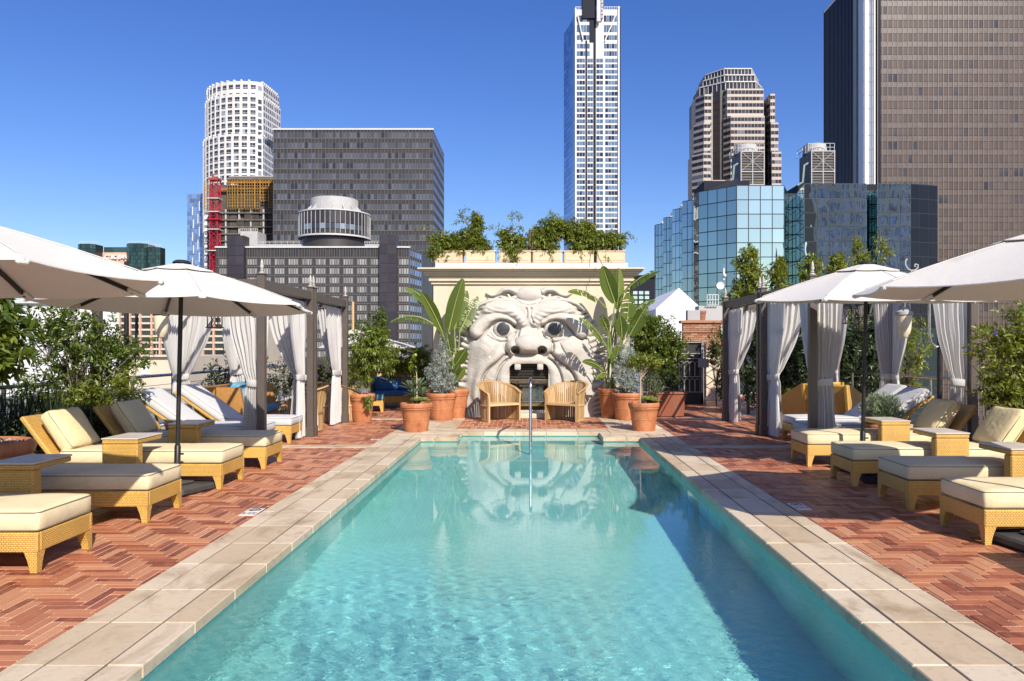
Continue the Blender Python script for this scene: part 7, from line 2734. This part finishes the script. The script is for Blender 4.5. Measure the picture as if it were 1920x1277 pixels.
# --- the silver shrubs
def silver(label, loc, h, w):
    shrub('silver_shrub', label, 'shrub', loc,
          [((0, 0, h * 0.30), (w * 0.95, w * 0.95, h * 0.30)), ((0.02, 0, h * 0.62), (w * 0.72, w * 0.72, h * 0.26)), ((0.05, 0, h * 0.86), (w * 0.36, w * 0.36, h * 0.18)), ((-w * 0.5, 0, h * 0.45), (w * 0.5, w * 0.5, h * 0.22))],
          430, 20, 0.062, 0.011, L_SILVER, 0.02, h * 0.5, group='silver blue shrubs in clay pots', spread=0.75, up=0.6, twig=0.15, branches=50)
silver('silver blue needle leaved shrub in the large left pot', (-1.98, 16.85, 0.55), 1.25, 0.36)
silver('silver blue needle leaved shrub in the large right pot', (2.10, 16.95, 0.55), 1.28, 0.36)

# --- aloes and rosettes in the front pots
def rosette(root, name, c, n, ln, wd, mat, tilt0, tilt1, big=True, sd=0):
    a = np.arange(n) * 2.39996 + sd
    t = np.linspace(0, 1, n)
    el = np.radians(tilt0 + (tilt1 - tilt0) * t)
    d = np.stack([np.cos(a) * np.cos(el), np.sin(a) * np.cos(el), np.sin(el)], 1)
    nr = np.stack([-np.cos(a) * np.sin(el), -np.sin(a) * np.sin(el), np.cos(el)], 1)
    pos = np.array(c)[None] + d * 0.01
    L = ln * (1 - 0.45 * t) * nrng.uniform(0.9, 1.1, n)
    o = link(name, leaf_mesh(name, pos, d, nr, L, np.full(n, wd), mat, big), root)
def aloe_cluster(label, loc, heads, pale):
    root = thing('aloe', label, 'plant', loc)
    st = MB()
    for i, (x, y, z, s) in enumerate(heads):
        st.tube([(x * 0.3, y * 0.3, 0), (x * 0.8, y * 0.8, z * 0.6), (x, y, z)], [0.018, 0.014, 0.012], 6)
        rosette(root, 'leaf_whorl', (x, y, z), 26, s, 0.032, L_ALOE, 5, 82, True, i * 1.3)
    st.build('stem', M_BARK, root, 60)
    root2 = thing('rosette_plant', pale[0], 'plant', (loc[0] + pale[1], loc[1] - 0.08, loc[2]))
    for (dx, dy, s) in ((0, 0, 0.13), (0.10, 0.03, 0.10), (-0.10, 0.02, 0.10), (0.04, -0.07, 0.09), (-0.05, -0.06, 0.08)):
        rosette(root2, 'leaf_rosette', (dx, dy, 0.06 + 0.03 * rng.random()), 34, s * 1.15, 0.06, L_ROSE, 8, 80, True, rng.random() * 6)
aloe_cluster('spiky grey green aloe in the left front pot', (-2.20, 14.62, 0.50), [(-0.10, 0.02, 0.30, 0.30), (0.05, 0.04, 0.36, 0.28), (0.12, -0.02, 0.22, 0.24), (-0.02, -0.04, 0.18, 0.26)],
             ('pale green rosette succulents at the rim of the left front pot', 0.08))
aloe_cluster('spiky grey green aloe behind the standard tree in the right front pot', (2.22, 14.80, 0.50), [(0.14, 0.02, 0.30, 0.32), (0.02, 0.06, 0.34, 0.30), (0.20, -0.02, 0.20, 0.26), (0.08, 0.0, 0.5, 0.24)],
             ('pale green rosette succulents at the rim of the right front pot', 0.06))
stem = thing('bare_stem', 'thin bare pale stem standing in the left front pot', 'plant', (-2.18, 14.56, 0.5))
MB().tube([(0, 0, 0), (0.004, 0, 0.3), (-0.004, 0, 0.62)], [0.014, 0.012, 0.008], 8).build('stem_wood', plain('pale_stem', (0.42, 0.36, 0.27), 0.8, 0.2, 30), stem, 60)
shrub('standard_tree', 'small standard tree with a flat leafy head in the right front pot', 'tree', (2.06, 14.66, 0.50),
      [((0.10, 0, 0.86), (0.30, 0.24, 0.14)), ((-0.08, 0, 0.80), (0.18, 0.18, 0.12)), ((0.26, 0.02, 0.80), (0.20, 0.18, 0.12))],
      120, 11, 0.085, 0.03, L_YEL, 0.017, 0.72, plain('pale_trunk', (0.38, 0.31, 0.22), 0.8, 0.2, 30), branches=26, twig=0.10)

# --- giant paddle leaves
def m_paddle():
    t = NT('paddle_leaf')
    o = t.pos()
    c = t.ramp(t.rand(), [(0, (0.046, 0.080, 0.012)), (0.5, (0.080, 0.125, 0.018)), (1, (0.145, 0.185, 0.032))])
    w = t.noise(t.scaled(o, (26, 26, 26)), 1.0, 3)
    c = t.mix(t.rng(w, 0.5, 0.8, 0, 0.35), c, (0.19, 0.20, 0.055))
    c = t.mix(t.rng(t.noise(o, 5, 4, 0.6), 0.62, 0.8, 0, 0.6), c, (0.22, 0.15, 0.05))
    return t.bsdf(c, 0.36, t.bump(t.noise(t.scaled(o, (70, 70, 14)), 1.0, 2), 0.15, 0.004), spec=0.5, trans=(0.3, (0.30, 0.40, 0.05)))
L_BIG = m_paddle()
L_STALK = plain('pale_leaf_stalk', (0.20, 0.26, 0.07), 0.45, 0.2, 9)
L_MIDRIB = plain('leaf_midrib', (0.30, 0.34, 0.12), 0.45)
def paddle(root, foot, base, tip, width, torn=0.0, bend=0.15, face=(0, -1, 0.2), seed=0):
    """stalk from foot to base, blade from base to tip"""
    rr = random.Random(seed)
    foot, base, tip = Vector(foot), Vector(base), Vector(tip)
    d = tip - base
    L = d.length
    side = d.normalized().cross(Vector(face)).normalized()
    nrm = side.cross(d.normalized()).normalized()
    arch = Vector((0, 0, 1)) * bend * L
    n = 16
    mid = []
    for i in range(n + 1):
        t = i / n
        mid.append(base + d * t + arch * (4 * t * (1 - t)) * 0.5 + nrm * 0.03 * math.sin(t * 3))
    m = MB()
    for sg in (-1, 1):
        cut = [0]
        if torn > 0:
            i = 1
            while i < n:
                if rr.random() < torn: cut.append(i)
                i += 1
        cut.append(n)
        for a, b in zip(cut[:-1], cut[1:]):
            lift = rr.uniform(-0.5, 0.25) if torn else 0
            sweep = rr.uniform(0.0, 0.10) if torn else 0.02
            rows = []
            for i in range(a, b + 1):
                t = i / n
                w = width * (math.sin(math.pi * min(1, t * 0.93 + 0.05)) ** 0.62) * 0.5
                tt = t
                if torn and i == b and b < n: tt = t - 0.022
                p = base + d * tt + arch * (4 * tt * (1 - tt)) * 0.5
                row = []
                for k in range(4):
                    q = k / 3
                    v = 0.32 + 0.5 * lift * q
                    row.append(tuple(p + side * sg * w * q * (1 - 0.10 * abs(lift) * q) + nrm * w * (v * q - 0.10 * q * q) + d.normalized() * sweep * q * w + Vector((0, 0, -0.25 * w * q * q * (1 if torn else 0.2)))))
                rows.append(row)
            m.grid(rows if sg > 0 else rows[::-1], mi=0)
    st = []
    for i in range(7):
        t = i / 6
        p = foot.lerp(base, t) + Vector((0, 0, 1)) * 0.0
        p += (Vector((foot.x, foot.y, base.z)) - base) * 0.28 * math.sin(math.pi * t) * 0.6
        st.append(p)
    m.tube(st, [0.026 - 0.012 * i / 6 for i in range(7)], 7, mi=1)
    m.tube(mid, [0.013 - 0.010 * i / n for i in range(n + 1)], 6, mi=2)
    m.build('leaf', [L_BIG, L_STALK, L_MIDRIB], root, 50)
def paddle_plant(label, footp, leaves):
    root = thing('giant_paddle_plant', label, 'plant', (0, 0, 0), 0, 'giant paddle leaved plants beside the stone face')
    f = Vector(footp)
    root.location = f
    for i, (bx, by, bd, tx, ty, td, w, torn, bend, face) in enumerate(leaves):
        Y0 = f.y
        b = at(bx, by, Y0 + bd) - f
        t = at(tx, ty, Y0 + td) - f
        ft = Vector((rng.uniform(-0.10, 0.10), rng.uniform(-0.10, 0.10), 0))
        paddle(root, ft, b, t, w * 1.14, torn, bend, face, i + 3)
paddle_plant('giant paddle leaved plant left of the stone face with one tall upright leaf', (-1.74, 17.33, 0.6), [
    (841, 622, -0.2, 868, 523, -0.25, 0.34, 0.0, 0.03, (-0.4, -1, 0.1)),
    (829, 622, -0.3, 790, 548, -0.5, 0.24, 0.0, 0.16, (-0.5, -1, 0.5)),
    (822, 600, -0.1, 759, 539, -0.3, 0.26, 0.12, 0.24, (-0.2, -0.7, 1)),
    (818, 612, -0.3, 732, 604, -0.6, 0.30, 0.55, 0.30, (0, -0.5, 1)),
    (862, 622, -0.1, 896, 556, 0.15, 0.26, 0.5, 0.05, (0.3, -1, 0.2)),
    (852, 616, 0.1, 875, 545, 0.2, 0.28, 0.15, 0.05, (0.4, -1, 0.2)),
    (846, 668, -0.35, 838, 624, -0.5, 0.19, 0.0, 0.05, (-0.2, -1, 0.2)),
    (855, 684, -0.3, 874, 655, -0.45, 0.24, 0.0, 0.08, (0.5, -1, 0.4)),
    (852, 700, -0.35, 862, 683, -0.5, 0.16, 0.0, 0.05, (0.2, -1, 0.2)),
    (848, 705, -0.3, 842, 676, -0.45, 0.15, 0.0, 0.05, (-0.2, -1, 0.2)),
    (858, 712, -0.3, 871, 690, -0.4, 0.15, 0.0, 0.05, (0.2, -1, 0.3)),
])
paddle_plant('giant paddle leaved plant right of the stone face with many torn leaves', (1.80, 17.35, 0.62), [
    (1153, 568, -0.25, 1130, 499, -0.35, 0.32, 0.0, 0.02, (-0.3, -1, 0.1)),
    (1157, 580, -0.15, 1160, 503, -0.15, 0.26, 0.0, 0.02, (0.5, -1, 0.0)),
    (1167, 552, -0.3, 1238, 508, -0.6, 0.26, 0.45, 0.18, (0, -0.7, 1)),
    (1137, 578, -0.4, 1065, 547, -0.8, 0.26, 0.40, 0.24, (0, -0.7, 1)),
    (1174, 620, -0.3, 1180, 543, -0.35, 0.32, 0.3, 0.03, (0.2, -1, 0.1)),
    (1181, 628, -0.2, 1213, 572, -0.4, 0.28, 0.2, 0.08, (0.4, -1, 0.3)),
    (1178, 600, -0.1, 1228, 562, -0.2, 0.26, 0.5, 0.2, (0, -0.6, 1)),
    (1136, 648, -0.5, 1086, 596, -0.9, 0.22, 0.45, 0.16, (-0.2, -0.8, 0.8)),
    (1166, 632, -0.3, 1163, 592, -0.4, 0.24, 0.0, 0.04, (0, -1, 0.2)),
    (1140, 622, -0.3, 1127, 590, -0.5, 0.18, 0.2, 0.1, (-0.3, -1, 0.4)),
    (1131, 694, -0.4, 1092, 679, -0.7, 0.22, 0.0, 0.14, (0, -0.8, 0.8)),
    (1136, 700, -0.3, 1118, 712, -0.6, 0.20, 0.3, 0.2, (0, -0.5, 1)),
    (1150, 690, -0.3, 1160, 650, -0.4, 0.20, 0.0, 0.04, (0.2, -1, 0.2)),
])

# --- rooftop plants in the planter boxes
def roof_plant(label, blobs, sprays, seed, flowers=0, n=150):
    Y = WY + 0.22
    root = thing('rooftop_creeper', label, 'plant', (0, 0, 0), 0, 'creepers in the planter boxes')
    B = []
    for (px, py, rx, rz) in blobs:
        p = at(px, py, Y)
        B.append(((p.x, p.y, p.z), (rx * 1.15 * Y / 1440, 0.26, rz * 1.1 * Y / 1440)))
    root.location = (B[0][0][0], Y, 3.85)
    off = root.location
    B = [((b[0][0] - off.x, b[0][1] - off.y, b[0][2] - off.z), b[1]) for b in B]
    tips = foliage(root, B, int(n * 1.55), 16, 0.105, 0.03, L_MID, 'crown', droop=0.7, up=0.1, spread=0.8, twig=0.2, shell=0.6)
    foliage(root, B, int(n * 0.95), 14, 0.10, 0.03, L_YEL, 'young_leaves', droop=0.6, up=0.2, spread=0.8, twig=0.18, shell=0.5)
    woody(root, (0, 0, 0.0), tips, 0.014, 'stems', M_BARK, (0, 0, 0.15), 46, 0.004)
    for pts in sprays:
        w = [at(a, b, Y - 0.1) - off for (a, b) in pts]
        sp = MB().tube(w, [0.008] + [0.005] * (len(w) - 2) + [0.002], 5)
        so = sp.build('spray', M_BARK, root, 60)
        P_, D_ = [], []
        for i in range(len(w) - 1):
            for k in range(26):
                t = rng.random()
                if i == 0 and t < 0.4: continue
                P_.append(w[i].lerp(w[i + 1], t) + Vector((rng.gauss(0, 0.035), rng.gauss(0, 0.035), rng.gauss(0, 0.025))))
                D_.append((w[i + 1] - w[i]).normalized() * 0.6 + Vector((rng.gauss(0, 0.6), rng.gauss(0, 0.6), rng.gauss(-0.3, 0.4))))
        N = len(P_)
        link('spray_leaves', leaf_mesh('spray_leaves', np.array([tuple(p) for p in P_]), np.array([tuple(p) for p in D_]), unit(nrng.normal(0, 0.4, (N, 3)) + np.array([0, -0.3, 1])),
                                       nrng.uniform(0.06, 0.10, N), np.full(N, 0.024), L_MID), so)
    if flowers:
        foliage(root, B, flowers, 10, 0.03, 0.018, L_ORANGE, 'flowers', twig=0.05, shell=0.2)
roof_plant('creeper arching out to the left from the leftmost roof planter', [(838, 452, 30, 20), (822, 470, 20, 16), (850, 465, 22, 14)],
           [[(835, 455), (818, 432), (800, 424), (776, 432)], [(830, 455), (812, 440), (798, 446)], [(826, 470), (812, 476), (808, 486)], [(840, 470), (838, 485), (836, 492)]], 1)
roof_plant('tall open creeper in the second roof planter from the left', [(885, 445, 26, 22), (893, 415, 15, 20), (868, 462, 18, 14), (905, 462, 18, 14)],
           [[(885, 440), (872, 412), (866, 398), (878, 390)], [(878, 420), (862, 412), (852, 420)], [(895, 440), (912, 428), (928, 424)], [(880, 430), (868, 405), (858, 404)], [(908, 465), (914, 480), (912, 488)]], 2, 4)
roof_plant('creeper spilling over the cornice above the middle of the stone face', [(952, 460, 18, 30), (965, 470, 22, 26), (975, 450, 16, 16), (945, 440, 12, 16), (958, 490, 16, 14)],
           [[(960, 450), (962, 420), (955, 404), (968, 398)], [(950, 450), (938, 440), (928, 436)], [(962, 430), (975, 424), (980, 432)], [(955, 480), (950, 496), (948, 504)], [(965, 480), (970, 496), (972, 502)], [(962, 410), (974, 402), (976, 412)]], 3)
roof_plant('dense creeper in the planter right of the middle of the roof edge', [(1025, 440, 26, 26), (1040, 420, 18, 18), (1012, 452, 18, 18), (1030, 466, 16, 12)],
           [[(1030, 430), (1026, 408), (1032, 398), (1040, 402)], [(1020, 430), (1014, 418), (1018, 410)], [(1032, 470), (1034, 485), (1036, 492)], [(1010, 450), (1002, 440), (998, 436)]], 4, 4, 200)
roof_plant('dense orange flecked creeper in the second roof planter from the right', [(1080, 440, 30, 24), (1065, 428, 22, 18), (1098, 432, 20, 20), (1085, 462, 22, 14)],
           [[(1080, 430), (1078, 414), (1072, 408)], [(1095, 430), (1108, 420), (1112, 428)], [(1085, 465), (1088, 478), (1092, 484)]], 5, 14, 210)
roof_plant('creeper reaching out to the right from the rightmost roof planter', [(1130, 448, 28, 18), (1148, 452, 24, 16), (1115, 460, 18, 14)],
           [[(1150, 448), (1164, 438), (1178, 436), (1188, 448)], [(1150, 455), (1162, 455), (1172, 462)], [(1140, 445), (1146, 434), (1152, 432)], [(1135, 470), (1138, 482), (1140, 488)]], 6, 3)
w_ = thing('leaning_rod', 'thin dark rod leaning from the roof planters to the giant leaves', 'rod', tuple(at(1130, 498, 17.2)))
MB().tube([(0, 0, 0), tuple(at(1113, 462, 17.9) - at(1130, 498, 17.2)), tuple(at(1107, 440, 18.05) - at(1130, 498, 17.2))], [0.008, 0.008, 0.004], 6).build('rod', M_DARK_METAL, w_)

# --- right side
shrub('ficus_tree', 'dense dark round tree right of the stone face, before the gate', 'tree', (3.05, 19.2, 0.0),
      [((0.0, 0, 1.9), (0.72, 0.6, 0.62)), ((0.45, 0, 1.6), (0.45, 0.5, 0.45)), ((-0.35, 0.1, 1.5), (0.55, 0.5, 0.55)), ((0.1, 0, 1.25), (0.6, 0.5, 0.4)), ((-0.2, 0.1, 2.2), (0.4, 0.4, 0.3)), ((0.4, 0.1, 0.95), (0.35, 0.35, 0.3), 0.05)],
      1500, 11, 0.09, 0.034, L_DARK, 0.05, 1.2, branches=60, droop=0.5, twig=0.13)
shrub('square_planter_plant', 'green plant filling the brown square planter behind the right front pot', 'plant', (3.15, 17.9, 0.56),
      [((0.0, 0, 0.25), (0.3, 0.3, 0.26))], 70, 10, 0.10, 0.03, L_DULL, 0.014, 0.2, twig=0.12)
for i, (x, y, h, w, lab) in enumerate(((5.25, 18.6, 4.05, 0.36, 'tall narrow sunlit tree at the far left behind the right cabanas'),
                                       (6.0, 18.7, 3.75, 0.26, 'slim sunlit tree second from the left behind the right cabanas'),
                                       (6.75, 18.6, 3.85, 0.34, 'bushy sunlit tree in the middle of the row behind the right cabanas'),
                                       (7.45, 18.8, 3.9, 0.30, 'bushy sunlit tree right of the middle behind the right cabanas'))):
    shrub('hedge_tree', lab, 'tree', (x, y, 0.0),
          [((0, 0, h - 0.45), (w, w, 0.42)), ((0.05, 0, h - 0.95), (w * 1.2, w * 1.2, 0.5)), ((-0.1, 0, h - 1.5), (w * 1.5, w * 1.3, 0.6)), ((0.05, 0, h - 0.15), (w * 0.5, w * 0.5, 0.2), 0.02)],
          560, 13, 0.10, 0.04, L_YEL, 0.04, h - 1.2, branches=40, group='trees in a row behind the right cabanas', twig=0.13)
shrub('wispy_tree', 'wispy reddish sprouting tree above the nearest right cabana post', 'tree', (8.1, 18.9, 0.0),
      [((0.0, 0, 3.75), (0.30, 0.3, 0.4)), ((-0.35, 0, 3.45), (0.5, 0.4, 0.35)), ((0.55, 0, 4.05), (0.25, 0.25, 0.45), 0.02), ((0.2, 0, 3.3), (0.6, 0.4, 0.3)), ((-0.1, 0, 4.15), (0.2, 0.2, 0.3), 0.01)],
      380, 11, 0.09, 0.034, L_YEL, 0.04, 2.6, branches=50, twig=0.16)
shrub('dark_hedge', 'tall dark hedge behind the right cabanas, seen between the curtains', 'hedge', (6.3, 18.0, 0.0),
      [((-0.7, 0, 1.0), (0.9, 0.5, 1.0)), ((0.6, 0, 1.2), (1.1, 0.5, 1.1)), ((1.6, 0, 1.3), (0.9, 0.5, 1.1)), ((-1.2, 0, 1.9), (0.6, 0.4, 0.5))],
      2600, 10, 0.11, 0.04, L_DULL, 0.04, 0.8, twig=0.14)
shrub('climbing_vine', 'dark vine climbing over the lattice right of the gate', 'plant', (5.1, 21.2, 0.0),
      [((0.0, 0, 1.5), (0.35, 0.25, 0.7)), ((0.3, 0, 1.9), (0.3, 0.25, 0.5)), ((0.25, 0, 0.6), (0.35, 0.25, 0.55))], 300, 10, 0.085, 0.036, L_DARK, 0.02, 0.6, twig=0.12, droop=0.4)
shrub('low_shrub', 'small bright shrub behind the middle post of the right cabanas', 'shrub', (5.6, 16.9, 0.2),
      [((0.0, 0, 0.25), (0.22, 0.2, 0.25))], 60, 10, 0.09, 0.03, L_MID, 0.012, 0.2, twig=0.1)
shrub('golden_bush', 'sunlit yellow green bush outside the railing of the right cabana', 'shrub', (7.8, 15.9, 0.0),
      [((0.0, 0, 1.6), (0.5, 0.7, 0.75)), ((0.0, 0.2, 0.9), (0.45, 0.7, 0.5))], 360, 11, 0.08, 0.028, L_YEL, 0.03, 0.8, twig=0.14)
shrub('flowering_shrub', 'loose twiggy shrub with violet flowers at the right picture edge', 'shrub', (6.42, 9.85, 0.0),
      [((0.1, 0, 1.75), (0.62, 0.6, 0.55)), ((-0.45, -0.1, 1.6), (0.42, 0.4, 0.40)), ((0.5, 0, 1.35), (0.55, 0.5, 0.5)), ((0.5, 0, 2.1), (0.4, 0.4, 0.35)), ((0.95, 0, 1.7), (0.5, 0.5, 0.6)), ((-0.35, -0.1, 1.05), (0.42, 0.4, 0.35)), ((0.3, -0.2, 1.0), (0.5, 0.4, 0.4)), ((-0.05, 0, 1.1), (0.4, 0.4, 0.35))],
      1900, 11, 0.075, 0.028, L_YEL, 0.035, 0.7, branches=170, spread=0.85, up=0.3, twig=0.18, shell=0.5)
fs = bpy.data.objects.get('flowering_shrub')
foliage(fs, [((0.1, -0.1, 1.85), (0.66, 0.6, 0.5)), ((-0.45, -0.1, 1.65), (0.42, 0.4, 0.35)), ((0.5, -0.1, 1.4), (0.5, 0.5, 0.4))], 34, 16, 0.034, 0.022, L_PURPLE, 'flowers', twig=0.07, shell=0.25)
shrub('dark_hedge', 'dark lower shrub under the violet flowering shrub on the right', 'hedge', (6.5, 9.75, 0.0),
      [((0.0, 0, 0.55), (0.55, 0.6, 0.55)), ((0.4, -0.4, 0.5), (0.5, 0.6, 0.5)), ((0.3, 0.3, 0.9), (0.5, 0.5, 0.35)), ((0.3, -1.3, 0.5), (0.5, 0.7, 0.5)), ((-0.25, 0.2, 1.0), (0.45, 0.4, 0.35)), ((0.4, 0.1, 1.2), (0.5, 0.4, 0.35))],
      2000, 11, 0.085, 0.032, L_DARK, 0.03, 0.3, twig=0.12)
shrub('clipped_round_plant', 'clipped round grey green plant in a pot between the right loungers', 'plant', (5.15, 11.3, 0.42),
      [((0.0, 0, 0.27), (0.31, 0.31, 0.27))], 520, 12, 0.07, 0.010, L_ALOE, 0.02, 0.15, up=0.9, spread=0.6, twig=0.10, shell=0.55)
